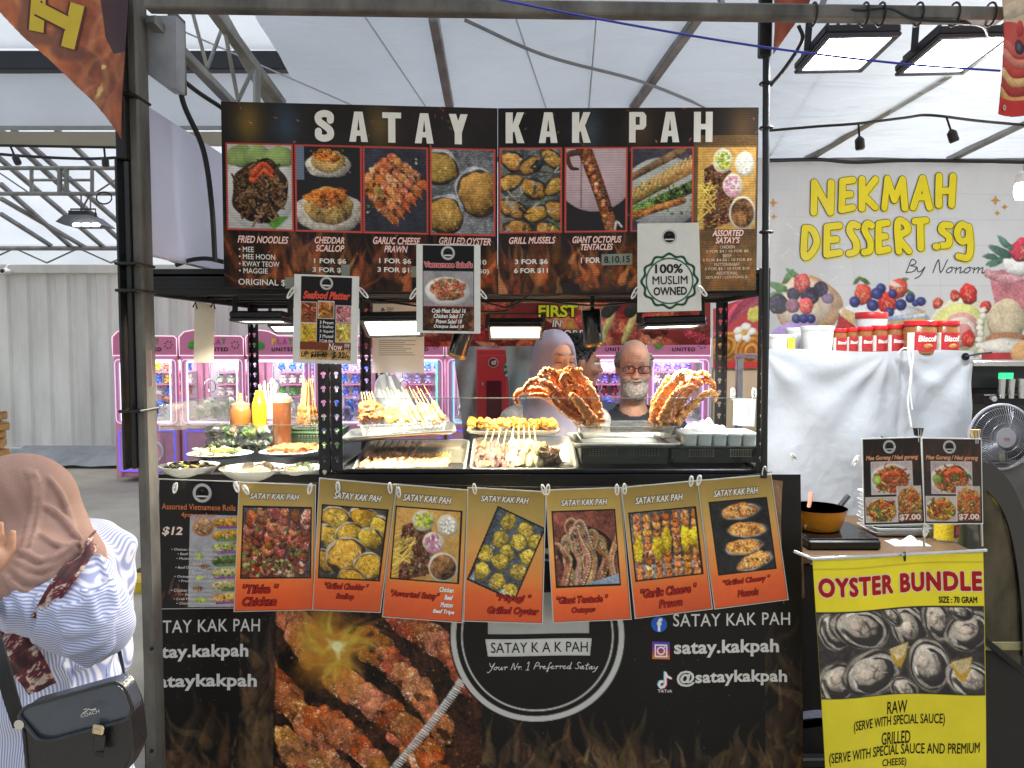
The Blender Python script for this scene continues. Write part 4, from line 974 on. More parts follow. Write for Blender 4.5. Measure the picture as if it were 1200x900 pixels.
# handwritten slogan
def script(pn, t, x, y, sc, r, col, d=.0026):
    G = {'Y': [[(0, -9), (2, -5), (4, -4), (7, -9), (4, 0), (1, 4), (-1, 3)]], 'o': [[(3, -4), (1, -3), (0, -1), (2, 0), (4, -2), (3, -4), (6, -3)]], 'u': [[(0, -4), (0, -1), (2, 0), (4, -4), (4, 0), (6, -1)]], 'r': [[(0, -3), (2, -4), (2, 0)], [(2, -3), (4, -4), (5, -3)]],
         'N': [[(0, 0), (2, -9), (5, 0), (8, -9)]], '1': [[(1, -8), (3, -10), (3, 1)], [(1, 1), (5, 1)]], 'P': [[(1, 0), (3, -9), (7, -8), (6, -5), (2, -4)]], 'e': [[(0, -2), (3, -3), (2, -4), (0, -2), (2, 0), (5, -1)]], 'f': [[(5, -8), (3, -8), (1, 3), (2, 3), (3, -2), (5, -2)]],
         'd': [[(3, -4), (0, -2), (2, 0), (4, -3), (5, -9), (4, 0), (6, -1)]], 'S': [[(6, -8), (3, -9), (2, -6), (5, -3), (3, 0), (0, -1)]], 'a': [[(3, -4), (0, -2), (2, 0), (4, -4), (4, 0), (6, -1)]], 't': [[(3, -8), (2, 0), (4, 0)], [(0, -5), (5, -6)]], 'y': [[(0, -4), (1, -1), (3, -1), (5, -4), (3, 2), (0, 4)]], '.': [[(0, 0), (.3, 0)]],
         'B': [[(1, 0), (3, -9), (6, -8), (6, -6), (3, -5), (7, -4), (6, -1), (1, 0)]], 'n': [[(0, -4), (0, 0)], [(0, -2), (3, -4), (3, 0), (5, -1)]], 'm': [[(0, -4), (0, 0)], [(0, -2), (3, -4), (3, 0)], [(3, -2), (6, -4), (6, 0), (8, -1)]]}
    out = []
    for ch in t:
        if ch == ' ': x += 5*sc; continue
        g = G[ch]; wd = max(p[0] for s_ in g for p in s_)
        for s_ in g:
            q = [(x+(p[0]-p[1]*.22)*sc, y+p[1]*sc) for p in s_]
            out.append([(v.x, v.y) for v in bez([(a, b_, 0) for a, b_ in q], 3)] if len(q) > 2 else q)
        x += (wd+.6)*sc
    pn.strokes(out, r, col, d)
script(pn, 'Your Nr. 1 Preferred Satay', 573, 779, .84, .40, LT)
def disc(cx, cy, r, n=24): a = np.linspace(0, 2*math.pi, n+1)[:-1]; return cx+r*np.cos(a), cy+r*np.sin(a)
def flat(pn, xs, ys, col, d=.0021): pn.T.append((pn.pt(np.array(xs, float), np.array(ys, float), d), [tuple(range(len(xs)-1, -1, -1))], col))
flat(pn, *disc(771, 725, 9), (44, 96, 190)); pn.text('f', 768.4, 718, 774.6, 733, (230, 230, 226), bold=.04, dz=.0003)
for k, c in enumerate(((206, 120, 60), (196, 70, 90), (140, 60, 150), (90, 70, 170))): flat(pn, [763, 783, 783, 763], [764.6-k*5, 764.6-k*5, 759.8-k*5, 759.8-k*5], c)
pn.strokes([[(x, y) for x, y in zip(*disc(773, 755, 4))]+[(777, 755)], [(766.5, 748.5), (779.5, 748.5), (779.5, 761.5), (766.5, 761.5), (766.5, 748.5)]], .8, (226, 222, 220)); pn.strokes([[(777, 750.6), (777.2, 750.6)]], .9, (226, 222, 220))
note = [[(778, 780), (778, 793), (776, 796), (772.5, 797), (770.5, 794), (772, 790.5), (775, 790)], [(778, 780.5), (780, 784), (784, 786)]]
pn.strokes([[(x-.9, y-.6) for x, y in s_] for s_ in note], 1.3, (90, 190, 196), d=.0022); pn.strokes([[(x+.9, y+.6) for x, y in s_] for s_ in note], 1.3, (206, 60, 90), d=.0024); pn.strokes(note, 1.3, (226, 224, 220), d=.0027)
pn.text('TikTok', 769, 799, 786, 802.5, LT, bold=.02)
pn.letters('lettering', INK(), ban)
# loose end of the cloth at the right
pn = Panel([(903, 562), (937, 566), (943, 700), (918, 708)], [2.46, 2.5, 2.52, 2.46]); cv = pn.canvas(1, (98, 76, 56)); wisps(cv, pn.box(), 60, [(130, 102, 74), (84, 62, 46), (156, 128, 96)], (20, 60), (2, 6), (.3, .7)); cv.grain(pn.box(), .2, 1, NB)
o = pn.slab('banner_flap', M('banner_back'), th=.0015); tag(o, 'brown folded corner of banner cloth hanging at the right end of the counter', 'banner cloth'); pn.sheet(cv, 'flap_print', INK(), o)

# ------------------------------------------------------------- hanging food posters
LAM = M('laminate', (196, 194, 186), .2, 0, .05, 8, spec=.6)
def clip(px, py, Y, label, ang=0., L=11, group='white clips holding the posters'):
    """white wire clothes clip"""
    s = S(Y); q = P(px, py, Y); t = thing('poster_clip', label, 'clip', q, group)
    R = Matrix.Rotation(ang, 4, 'Y')
    for sg in (-1, 1):
        b = MB(); pts = []
        for k in range(14):
            a = 2*math.pi*k/14; pts.append(q+R@Vector((math.cos(a)*1.9*s, sg*.004+.0022*sg*math.sin(a), math.sin(a)*L*.55*s)))
        b.tube(pts, s*.75, 6, closed=True, ell=.8); b.build('clip_arm', M('clip_white', (214, 214, 208), .35, .2), t)
    b = MB(); b.tube([q+Vector((-1.6*s, 0, 0)), q+Vector((1.6*s, 0, 0))], s*1.1, 6); b.build('clip_spring', CHROME, t)
    return t
def food_poster(quad, label, art, caption, Y=YF-.11, pic=(8, 28, 84, 108), prot=0, tq=(14, 12, 72, 20)):
    pn = Panel(quad, Y, wh=(91, 150)); o = pn.slab('food_poster', LAM, margin=1.2, th=.002)
    tag(o, label, 'poster', 'food posters hung along the counter')
    cv = pn.canvas(1.15); cv.grad([(0, (152, 126, 62)), (.18, (180, 150, 80)), (.45, (220, 158, 84)), (.68, (228, 134, 64)), (.8, (228, 102, 48)), (1, (210, 84, 42))]); cv.grain(pn.box(), .05, .3, NB)
    if prot == 0:
        cv.rect(pic[0]-2, pic[1]-2, pic[2]+2, pic[3]+2, (16, 14, 12)); art(cv, pic); cv.clip = None
    else:
        sub = Canvas(0, 0, 62, 92, 1.5); art(sub, (0, 0, 62, 92)); sub.frame(0, 0, 62, 92, (14, 14, 14), 2)
        ca, sa = math.cos(prot), math.sin(prot); X, Y_ = cv.X-47, cv.Y-72; u, v = X*ca+Y_*sa+31, -X*sa+Y_*ca+46
        m = (u > 0) & (u < 62) & (v > 0) & (v < 92); iu = np.clip((u*(sub.nx-1)/62), 0, sub.nx-1).astype(int); iv = np.clip((v*(sub.ny-1)/92), 0, sub.ny-1).astype(int); cv.A[m] = sub.A[iv, iu][m]
    pn.sheet(cv, 'poster_print', GLOSSY_INK(), o, gain=1.05)
    pn.text('SATAY KAK PAH', *tq, (226, 220, 206), bold=.03, shear=.3, edge=(18, 16, 14), ew=.06)
    for t, x0, y0, x1, y1 in caption: pn.text(t, x0, y0, x1, y1, (176, 44, 34), bold=.015, shear=.25, edge=(34, 16, 24), ew=.055)
    if 'assorted satay' in label:
        for k, t in enumerate(('Chicken', 'Beef', 'Mutton', 'Beef Tripe')): pn.text(t, 78-len(t)*2.1, 111+k*8.6, 80+(2 if k == 3 else 0), 117+k*8.6, (240, 232, 226), bold=.04, shear=.25, edge=(150, 50, 50), ew=.05)
    pn.letters('lettering', INK(), o); return o
def a_tikka(cv, b):
    x, y, w, h = scene(cv, b); cv.rect(*b, (70, 66, 64), nz=.2)
    for k in range(6): meat(cv, [(x+w*(.02+.17*k), y+h*rnd(.9, 1)), (x+w*(.12+.165*k), y+h*rnd(.02, .14))], w*.085, (146, 78, 48), 13, .2, .5)
    cv.specks((x, y+h*.3, x+w, y+h), 34, ((60, 110, 40), (96, 140, 60)), (1, 2.6)); cv.specks((x, y+h*.75, x+w*.9, y+h), 20, ((214, 206, 180), (180, 190, 120)), (1, 2.6))
def a_scallop(cv, b):
    shells(cv, b, ((.2, .16, .24, .15, .1), (.68, .14, .25, .15, .2), (.93, .26, .2, .15, .8), (.12, .42, .2, .15, .3), (.45, .36, .21, .15, -.2), (.78, .42, .21, .15, .2), (.1, .78, .2, .14, .6), (.42, .67, .3, .25, -.2), (.82, .82, .24, .2, .3), (.55, .98, .22, .12, .1)), (190, 146, 44), (178, 166, 140), (60, 56, 48))
def a_oyster(cv, b):
    x, y, w, h = scene(cv, b); cv.rect(*b, (66, 74, 82), nz=.2)
    for k in range(3): cv.line([(x+3+k*2, y+h), (x+w*.28+k*2, y)], .6, None, (190, 196, 200), 0)
    for u, v in ((.3, .12), (.66, .14), (.92, .2), (.28, .36), (.62, .3), (.9, .42), (.12, .6), (.5, .5), (.45, .62), (.84, .64), (.2, .82), (.55, .86), (.85, .9)):
        cv.blob(x+u*w, y+v*h, w*.16, w*.17, rnd(0, 3), (172, 146, 56), .6, .12, .22, 6, rim=(96, 88, 50), hl=.25)
        for _ in range(8): cv.blob(x+u*w+rnd(-6, 6), y+v*h+rnd(-6, 6), 1.2, .9, 0, random.choice(((96, 104, 40), (210, 190, 90), (120, 84, 30))), .3, .2, 0, alpha=.8)
    for k in range(14): cv.line([(x+w*.62+rnd(0, 16), y+h*.9+rnd(0, 8)), (x+w*.7+rnd(0, 16), y+h)], .6, None, (200, 206, 206), 0)
def a_octo(cv, b):
    x, y, w, h = scene(cv, b); cv.rect(*b, (120, 66, 54), nz=.2); cv.blob(x+w*.5, y+h*.6, w*.45, h*.4, 0, (44, 26, 22), .2, .1, .3)
    for k in range(13):
        u = rnd(.02, .98); tip = y+h*rnd(.04, .45); cv.clip = b; dr = random.choice((-1, 1)); v = u+rnd(-.12, .12)
        tentacle(cv, [(x+w*u, y+h*1.02), (x+w*(v-.1*dr), y+h*.68), (x+w*(v+rnd(-.05, .06)), tip+12), (x+w*(v+.07*dr), tip), (x+w*(v+.17*dr), tip+4), (x+w*(v+.17*dr), tip+13), (x+w*(v+.1*dr), tip+14)], w*rnd(.05, .075), w*.022, jit((146, 104, 76), 26), jit((176, 150, 104), 20))
    cv.poly([(x+w*.4, y+h), (x+w, y+h*.86), (x+w, y+h)], (140, 156, 172), nz=.1)
def a_prawn(cv, b):
    x, y, w, h = scene(cv, b); cv.rect(*b, (84, 80, 78), nz=.35)
    for k in range(10): cv.line([(x+rnd(0, w), y+h*rnd(.7, 1)), (x+rnd(0, w), y+h*rnd(.75, 1))], 1.4, None, (176, 186, 196), 0, alpha=.5)
    for k in range(7):
        px = x+w*(.06+.148*k); meat(cv, [(px, y+h*rnd(.9, 1)), (px+3, y+h*.1)], w*.06, (186, 112, 54), 14, .3, .4)
        cv.line([(px+2, y+h*.12), (px+1, y+h*.01)], 1.4, .4, (190, 90, 40), .3); cv.line([(px, y+h*.92), (px-3, y+h)], 2, .6, (190, 110, 60), .3)
        if k in (0, 2, 3, 5, 6): cv.blob(px+1, y+h*(.55 if k < 3 else .45), w*.085, h*.18, .1, (214, 178, 34), .45, .16, .18, 7, hl=.2); cv.specks((px-5, y+h*.3, px+6, y+h*.7), 16, ((120, 130, 40), (160, 110, 20)), (.5, 1.1))
def a_mussel(cv, b):
    x, y, w, h = scene(cv, b); cv.rect(*b, (34, 34, 36), nz=.2)
    for u, v, t in ((.52, .15, -.08), (.60, .42, .05), (.50, .66, -.05), (.66, .88, -.25)):
        cv.blob(x+u*w, y+v*h, w*.37, h*.125, t, (170, 164, 150), .5, .05, .1, rim=(60, 60, 62)); cv.blob(x+u*w-1, y+v*h-1, w*.31, h*.105, t, (208, 136, 66), .55, .12, .25, 6, hl=.35)
        for _ in range(26): cv.blob(x+u*w+rnd(-.26, .26)*w, y+v*h+rnd(-.07, .07)*h, rnd(.8, 2.2), rnd(.6, 1.4), rnd(0, 3), random.choice(((226, 190, 120), (70, 60, 34), (186, 92, 36), (236, 214, 160))), .4, .2, .1, alpha=.85)
FP = [
 ([(281, 566), (369, 569), (367.5, 714), (275, 716)], 'orange poster with a photo of red tikka chicken skewers, leftmost of the row', a_tikka, (('"Tikka "', 9, 119, 50, 129), ('Chicken', 9, 134, 48, 144)), (7, 28, 86, 110), (13, 11, 73, 18)),
 ([(375, 561), (464, 569), (445, 717), (367, 714)], 'orange poster with a photo of yellow cheddar scallops in their shells', a_scallop, (('"Grilled Cheddar "', 14, 118, 72, 125), ('Scallop', 30, 130, 54, 138)), (6, 30, 84, 112), (18, 13, 76, 21)),
 ([(462, 568), (548, 575), (541, 729), (449, 722)], 'orange poster with a photo of assorted satay, onions and peanut sauce', assorted, (('"Assorted Satay"', 7, 119, 64, 128),), (6, 25, 84, 105), (12, 9, 72, 17)),
 ([(549, 572), (639, 577), (635, 730), (544, 727)], 'orange poster with a tilted photo of grilled oysters', a_oyster, (('"Miyagi "', 37, 118, 78, 128), ('Grilled Oyster', 27, 133, 87, 143)), None, (15, 7, 72, 14)),
 ([(640, 575), (727, 572), (739, 725), (649, 729)], 'orange poster with a photo of curled octopus tentacles', a_octo, (('"Giant Tentacle "', 5, 121, 66, 129), ('Octopus', 22, 134, 50, 142)), (7, 25, 81, 109), (17, 11, 74, 18)),
 ([(729, 572), (817, 564), (834, 713), (745, 724)], 'orange poster with a photo of prawns under yellow garlic cheese', a_prawn, (('"Garlic Cheese "', 9, 118, 76, 128), ('Prawn', 29, 133, 57, 142)), (6, 30, 84, 107), (14, 12, 72, 20)),
 ([(818, 564), (903, 557), (923, 702), (838, 713)], 'orange poster with a photo of four cheesy mussels on black, rightmost of the row', a_mussel, (('"Grilled Cheesy "', 14, 118, 73, 126), ('Mussels', 30, 132, 56, 140)), (11, 27, 81, 110), (17, 12, 73, 20))]
for k, (q, lb, art, cap, pic, tq) in enumerate(FP):
    food_poster(q, lb, art, cap, YF-.105-.008*(k % 2), pic or (0, 0, 1, 1), .38 if pic is None else 0, tq)
CL = [(205, 572, 'poster clip at the left corner of the black Vietnamese rolls poster', .15), (277, 571, 'poster clip between the rolls poster and the tikka poster, the left of the two', -.3), (288, 574, 'poster clip between the rolls poster and the tikka poster, the right of the two', -.5), (363, 573, 'poster clip at the right corner of the tikka chicken poster', .2), (396, 571, 'poster clip near the left corner of the scallop poster', -.05), (457, 572, 'poster clip at the right corner of the scallop poster', -.1), (467, 577, 'poster clip at the left corner of the assorted satay poster', -.15), (556, 573, 'poster clip at the left corner of the oyster poster', -.15), (637, 574, 'poster clip where the oyster and tentacle posters meet, the left of the two', -.3), (642, 574, 'poster clip where the oyster and tentacle posters meet, the right of the two', .1), (723, 574, 'poster clip at the right corner of the tentacle poster', 0), (732, 573, 'poster clip at the left corner of the garlic prawn poster', 0), (810, 564, 'poster clip where the prawn and mussel posters meet, the left of the two', .1), (819, 563, 'poster clip where the prawn and mussel posters meet, the right of the two', .25), (895, 552, 'poster clip at the top right corner of the cheesy mussels poster', .1)]
for x, y, l, a in CL: clip(x, y, YF-.125, l, a)
b = MB(); b.tube(bez([P(188, 563, YF-.09), P(300, 566, YF-.09), P(460, 567, YF-.09), P(640, 571, YF-.09), P(800, 566, YF-.09), P(905, 553, YF-.09)]), .0014, 6); o = b.build('hanging_wire', CABLE); tag(o, 'thin wire strung along the counter edge that the posters hang from', 'wire')
# black poster of Vietnamese rolls
pn = Panel([(187, 562), (280, 565), (277, 712), (183, 713)], YF-.095, wh=(94, 150)); o = pn.slab('food_poster', LAM, margin=1, th=.002); tag(o, 'black poster listing assorted Vietnamese rolls at $12, beside the tent pole', 'poster')
cv = pn.canvas(1.2, (24, 21, 24)); wisps(cv, (0, 110, 94, 150), 40, FL_LIT, (8, 22), (1, 3), (.2, .6)); cv.rect(37, 40, 94, 149, (176, 174, 176), nz=.05); emblem(pn, cv, 51, 14, 11)
cv.blob(53, 54, 12.5, 11, 0, (206, 140, 90), .3, .02, .05); cv.blob(53, 53, 10.5, 9, 0, (196, 150, 110), .4, .05, .25, 6)
for k, c in enumerate(((206, 140, 40), (206, 150, 50), (150, 150, 80), (90, 120, 60), (190, 180, 110), (196, 176, 120), (206, 150, 70))): 
    cv.line([(70, 49+k*15), (93, 47+k*15)], 5.5, 5.5, c, .6, .2, 6, hl=.3); cv.line([(71, 54+k*15), (93, 53+k*15)], 1.6, None, (150, 90, 150) if k % 2 == 0 else (90, 130, 60), .3); cv.specks((70, 44+k*15, 93, 52+k*15), 8, ((120, 60, 40), (226, 214, 170), (70, 110, 50)), (.8, 1.8))
for k in range(5): cv.blob(52+rnd(-6, 6), 88+k*13, rnd(4, 8), rnd(2, 4), rnd(-.3, .3), random.choice(((170, 190, 70), (196, 196, 90), (160, 110, 60))), .4, .15, .2)
pn.sheet(cv, 'poster_print', GLOSSY_INK(), o)
OR = (206, 120, 70)
pn.text('Assorted Vietnamese Rolls', 4, 27, 91, 34, OR, bold=.01); pn.text('4pcs per box', 27, 37, 68, 44, OR, bold=.01); pn.text('$12', 5, 54, 29, 65, (236, 210, 196), bold=.03, shear=.15)
for k, t in enumerate(('• Chicken Satay • Chicken Ham', '• Beef Satay • Tempura', '• Mutton Satay • Peanut', 'Sauce', '• Beef Dendeng • Cabbage', 'Sauce', '• Octopus • Chilli Garlic', '• Prawn • Mayonnaise', '', '• Chicken Tikka • Cream Mint', '• Squid • Chilli', '• Crab Meat • Fish Nugget', '• Chicken • Mayonnaise')):
    if t: pn.text(t, 47-len(t)*1.05, 79+k*5.3, 47+len(t)*1.05, 82.6+k*5.3, (214, 206, 200), bold=.01)
pn.letters('lettering', INK(), o)
# three hung in front of the menu board
pn = Panel([(345, 321), (421, 324), (419, 427), (343, 425)], YF-.11, wh=(76, 103)); o = pn.slab('menu_poster', PAPER, th=.0015); tag(o, 'white edged seafood platter poster with five food photos and a handwritten price', 'poster')
cv = pn.canvas(1.3, (222, 220, 212)); cv.rect(8, 2, 68, 99, (28, 24, 24)); emblem(pn, cv, 38, 9.5, 7.5)
for bx, c in (((9, 32, 27, 55), (150, 80, 50)), ((29, 31, 47, 50), (176, 110, 50)), ((50, 35, 67, 54), (176, 110, 110)), ((9, 57, 27, 85), (196, 156, 50)), ((50, 56, 67, 77), (206, 170, 80))):
    cv.rect(bx[0]-.8, bx[1]-.8, bx[2]+.8, bx[3]+.8, (206, 196, 186)); cv.clip = bx; cv.rect(*bx, c, nz=.2, sc=4)
    for _ in range(26): cv.line([(rnd(bx[0], bx[2]), rnd(bx[1], bx[3])) for _ in range(2)], rnd(.8, 1.8), .8, jit(c, 40), .6, .2)
    cv.clip = None
cv.rect(8, 78, 68, 88, (120, 60, 40)); cv.rect(8, 87, 68, 99, (190, 150, 90), nz=.15, sc=3); pn.sheet(cv, 'poster_print', INK(), o)
pn.text('Seafood Platter', 11, 19, 66, 28, (206, 80, 60), bold=.04, shear=.3, edge=(110, 20, 20), ew=.05)
for k, t in enumerate(('3 Prawn', '3 Scallop', '3 Squid', '3 Mussel', '3 Crab claw')): pn.text(t, 31, 53+k*5.3, 47, 57+k*5.3, (226, 220, 214), bold=.01)
pn.text('Now !!!', 42, 79, 66, 87, (230, 224, 216), shear=.1); pn.text('UP: $35-40', 10, 89, 40, 97, (20, 18, 20), bold=.02, shear=.2); pn.strokes([[(22, 94), (41, 92)]], .5, (20, 18, 20)); pn.text('$ 32/-', 46, 89, 66, 97.5, (20, 18, 20), bold=.02, shear=.2)
pn.letters('lettering', INK(), o)
pn = Panel([(488, 286), (563, 287), (563, 391), (488, 390)], YF-.13, wh=(75, 104)); o = pn.slab('menu_poster', PAPER, th=.0015); tag(o, 'white edged Vietnamese salad poster with one plate photo and four prices', 'poster')
cv = pn.canvas(1.3, (224, 222, 214)); cv.rect(7, 1.5, 68, 101, (24, 22, 24)); emblem(pn, cv, 37, 10, 8); box = (8, 31, 66.5, 72)
x, y, w_, h_ = scene(cv, box); cv.rect(*box, (150, 146, 144), nz=.06); cv.blob(x+29, y+24, 27, 17, .05, (220, 218, 212), .35, .01, .02); cv.blob(x+29, y+22, 22, 12, .05, (190, 120, 90), .4, .12, .3, 6)
for _ in range(60): a = rnd(0, 6.3); q = rnd(0, 1)**.5; px, py = x+29+19*q*math.cos(a), y+19+11*q*math.sin(a); cv.line([(px, py), (px+rnd(-5, 5), py+rnd(-4, 4))], rnd(.6, 1.4), .5, jit(random.choice(((196, 90, 60), (226, 196, 160), (110, 120, 60), (140, 60, 50))), 20), .5)
cv.clip = None; cv.rect(8, 72.5, 66.5, 100, (70, 46, 34), nz=.3, sc=1.5); wisps(cv, (8, 72.5, 66.5, 100), 30, FL_LIT, (6, 18), (1, 2.5), (.2, .5)); cv.rect(8, 72, 66.5, 73, (190, 60, 50)); pn.sheet(cv, 'poster_print', INK(), o)
pn.text("Vietnamese Salad's", 9, 20, 66, 27, (180, 60, 60), bold=.04, edge=(226, 190, 190), ew=.05)
for k, t in enumerate(('Crab Meat Salad 16', 'Chicken Salad 17', 'Prawn Salad 18', 'Octopus Salad 18')): pn.text(t, 38-len(t)*1.1, 75+k*6.3, 38+len(t)*1.1, 80+k*6.3, (236, 230, 224), bold=.02, shear=.25)
pn.letters('lettering', INK(), o)
pn = Panel([(747, 262), (819, 261), (822, 364), (747, 366)], YF-.11, wh=(72, 104)); o = pn.slab('halal_notice', PAPER, th=.0015); tag(o, 'white notice with a green scalloped seal reading 100% Muslim owned', 'notice')
cv = pn.canvas(1.6, (222, 220, 210)); emblem(pn, cv, 37, 16, 9.5); GR = (28, 74, 48)
th_ = np.arctan2(cv.Y-68, cv.X-36.5); d = np.hypot(cv.X-36.5, cv.Y-68); q = 32+1.5*np.cos(th_*12); cv.mix((slice(None), slice(None)), np.clip((q-d)*1.5+.5, 0, 1), GR); cv.mix((slice(None), slice(None)), np.clip((q-3-d)*1.5+.5, 0, 1), (224, 222, 212)); cv.mix((slice(None), slice(None)), np.clip((.8-abs(d-26.5))*1.5+.5, 0, 1), GR)
pn.sheet(cv, 'notice_print', INK(), o); DK = (40, 40, 38)
pn.text('100%', 20, 48, 52, 59, DK, bold=.03); pn.text('MUSLIM', 17, 62, 57, 72, DK, bold=.012); pn.text('OWNED', 18, 75, 56, 85, DK, bold=.03); pn.letters('lettering', INK(), o)
for x, y, l, a in ((341, 343, 'clip at the left edge of the seafood platter poster', .6), (426, 343, 'clip at the right edge of the seafood platter poster', -.7), (485, 344, 'clip at the left edge of the Vietnamese salad poster', .6), (565, 344, 'clip at the right edge of the Vietnamese salad poster', -.7), (744, 343, 'clip at the left edge of the Muslim owned notice', .5), (823, 341, 'clip at the right edge of the Muslim owned notice', -.7)): clip(x, y, YF-.125, l, a, 14, 'clips holding the three hanging notices')
# other papers
pn = Panel([(228, 352), (252, 358), (250, 425), (227, 425)], 2.95); o = pn.slab('paper_sheet', M('aged_paper', (206, 196, 176), .7, 0, .1, 6), th=.001); tag(o, 'narrow blank beige paper hanging from the left rack in front of the claw machines', 'paper')
for x in (229, 250): 
    b = MB(); b.tube([P(x-3, 360, 2.93), P(x, 354, 2.94), P(x+2, 362, 2.93)], .003, 6); o = b.build('binder_clip', BLACK); tag(o, 'tiny black clip at the %s top corner of the blank beige paper' % ('left' if x < 240 else 'right'), 'clip')
pn = Panel([(437, 356), (497, 356), (497, 437), (436, 437)], 3.06, wh=(61, 81)); o = pn.slab('printed_notice', PAPER, th=.001); tag(o, 'white typed notice with small grey lines hung behind the bright lamp', 'notice')
pn.strokes([[(10, 8), (12, 5)], [(12, 5), (14, 8)], [(12, 6), (12, 9)]], .6, (90, 90, 90))
for k in range(3): pn.strokes([[(17, 5+k*2), (25-k, 5+k*2)]], .4, (120, 120, 120))
for k in range(8): pn.strokes([[(8, 43+k*2.4), (rnd(36, 52), 43+k*2.4)]], .35, (150, 150, 148))
pn.letters('typed_lines', INK(), o)
pn = Panel([(860, 466), (886, 467), (884, 500), (859, 498)], 2.75, wh=(25, 33)); o = pn.slab('payment_card', PAPER, th=.001); tag(o, 'small white square card clipped on the back panel beside the right rack post', 'card')
for x in (859, 884): clip(x, 462, 2.73, 'clip holding the %s corner of the small white payment card' % ('left' if x < 870 else 'right'), 0, 12, 'clips on the payment card')
# ============================================================= LAMPS OF THE STALL
def arealamp(par, c, d, size, watts, col, spread=150):
    l = bpy.data.lights.new('lamp_light', 'AREA'); l.shape = 'RECTANGLE'; l.size, l.size_y = size; l.energy = watts; l.color = col; l.spread = math.radians(spread)
    o = bpy.data.objects.new('lamp_light', l); COL.objects.link(o); o.parent = par; o.location = Vector(c)-wloc(par); o.rotation_euler = (-Vector(d)).to_track_quat('Z', 'Y').to_euler(); return o
def flood(label, c, w, h, d, watts, col=(1, .93, .8), em=9, yoke=.09, name='floodlight', group=None, roll=0, fins=True):
    """LED floodlight: flat housing, raised rim, glowing glass, yoke; d = the way it shines"""
    d = Vector(d).normalized(); c = Vector(c); ux = Vector((1, 0, 0)); ux = (ux-d*ux.dot(d)).normalized()
    if roll: ux = Matrix.Rotation(roll, 3, d) @ ux
    uy = d.cross(ux); R = Matrix((ux, uy, d)).transposed(); t = thing(name, label, 'light', c, group)
    at = lambda x, y, z: c+ux*x+uy*y+d*z
    b = MB(); b.box(at(0, 0, -.014), (w, h, .026), .006, R)
    if fins:
        for k in range(7): b.box(at(-w*.42+w*.14*k, 0, -.034), (.006, h*.8, .02), 0, R)
    b.build('housing', M('lamp_housing', (44, 44, 48), .45, .4), t)
    b = MB(); r = min(w, h)*.085
    for sx, sy, ww, hh in ((0, h/2-r/2, w, r), (0, -h/2+r/2, w, r), (w/2-r/2, 0, r, h-2*r), (-w/2+r/2, 0, r, h-2*r)): b.box(at(sx, sy, .004), (ww, hh, .012), .003, R)
    b.build('rim', M('lamp_rim', (58, 60, 64), .4, .4), t)
    b = MB(); b.box(at(0, 0, .001), (w-2*r, h-2*r, .004), 0, R)
    k = tuple(int(255*q) for q in np.clip(np.array(col), 0, 1)**.4545); b.build('glass', M('lamp_glow_%d_%d' % (k[2], int(em*10)), k, emit=em), t)
    if yoke:
        b = MB(); top = c+Vector((0, 0, yoke+h*.3))
        for s in (-1, 1): b.bar(at(s*(w/2+.006), 0, -.01), top+ux*s*(w/2+.006)*.96, .005, .02)
        b.bar(top-ux*(w/2+.006)*.96, top+ux*(w/2+.006)*.96, .02, .005); b.build('yoke', M('lamp_housing'), t)
    if watts: arealamp(t, at(0, 0, .012), d, (w*.8, h*.8), watts, col)
    return t
def flood_(*a, **k): return flood(*a, fins=False, **k)
G1 = 'floodlights under the top shelf'
flood_('bright white floodlight under the shelf behind the Vietnamese salad poster', P(460, 383, 2.72), .205, .15, (.02, -.42, -1), 8.5, (1, .95, .86), 7, .05, group=G1)
flood_('warm glowing floodlight hanging in front of the red banner', P(604, 388, 2.8), .195, .11, (0, -.5, -1), 13, (1, .82, .5), 6, .03, group=G1)
flood_('wide dark floodlight with a white face hanging at the right below the Muslim owned notice', P(786, 381, 2.8), .22, .17, (.03, -.06, -1), 9, (1, .95, .86), 7, .05, group=G1)
flood_('dark floodlight seen edge on under the left rack shelf', P(308, 375, 2.78), .19, .15, (0, -.05, -1), 9, (1, .93, .8), 6, .04, group=G1)
flood_('small floodlight half hidden behind the seafood platter poster', P(338, 384, 3.1), .14, .1, (0, -.3, -1), 1.5, (1, .85, .6), 6, .05, group=G1)
for (x, y, Y, an, l) in ((694, 384, 2.85, -.1, 'black cylinder spotlight hanging in front of the red banner, right of the woman'), (541, 398, 2.85, .3, 'black cylinder spotlight tilted beside the salad poster')):
    q = P(x, y, Y); R = (0.12, an, 0); t = thing('spotlight', l, 'light', q); L = .068; r = .036
    b = MB(); b.lathe([(.0, L), (r*.9, L), (r, L-.006), (r, -L), (r*.86, -L), (r*.8, -L+.03), (0, -L+.035)], q, 24, R); b.build('lamp_barrel', M('spot_black', (18, 18, 18), .25, .2, coat=.4), t)
    b = MB(); b.lathe([(r*1.005, -L+.001), (r*1.03, -L+.004), (r*1.03, -L+.012), (r*1.005, -L+.014)], q, 24, R); b.build('trim_ring', M('brass_ring', (120, 96, 60), .3, .8), t)
    b = MB(); b.tube([q+Vector((0, 0, L)), q+Vector((0, 0, L+.05))], .008); b.build('stem', BLACK, t)
cable('power_cable', [P(425, 350, 2.7), P(520, 362, 2.7), P(590, 365, 2.72), P(610, 352, 2.72), P(700, 358, 2.75), P(790, 350, 2.75)], .004, 'thin cables draped along the underside of the wide rack top')
cable('power_cable', [P(560, 352, 2.6), P(583, 358, 2.6), P(597, 360, 2.6), P(620, 346, 2.6)], .0035, 'short loop of cable above the warm floodlight')

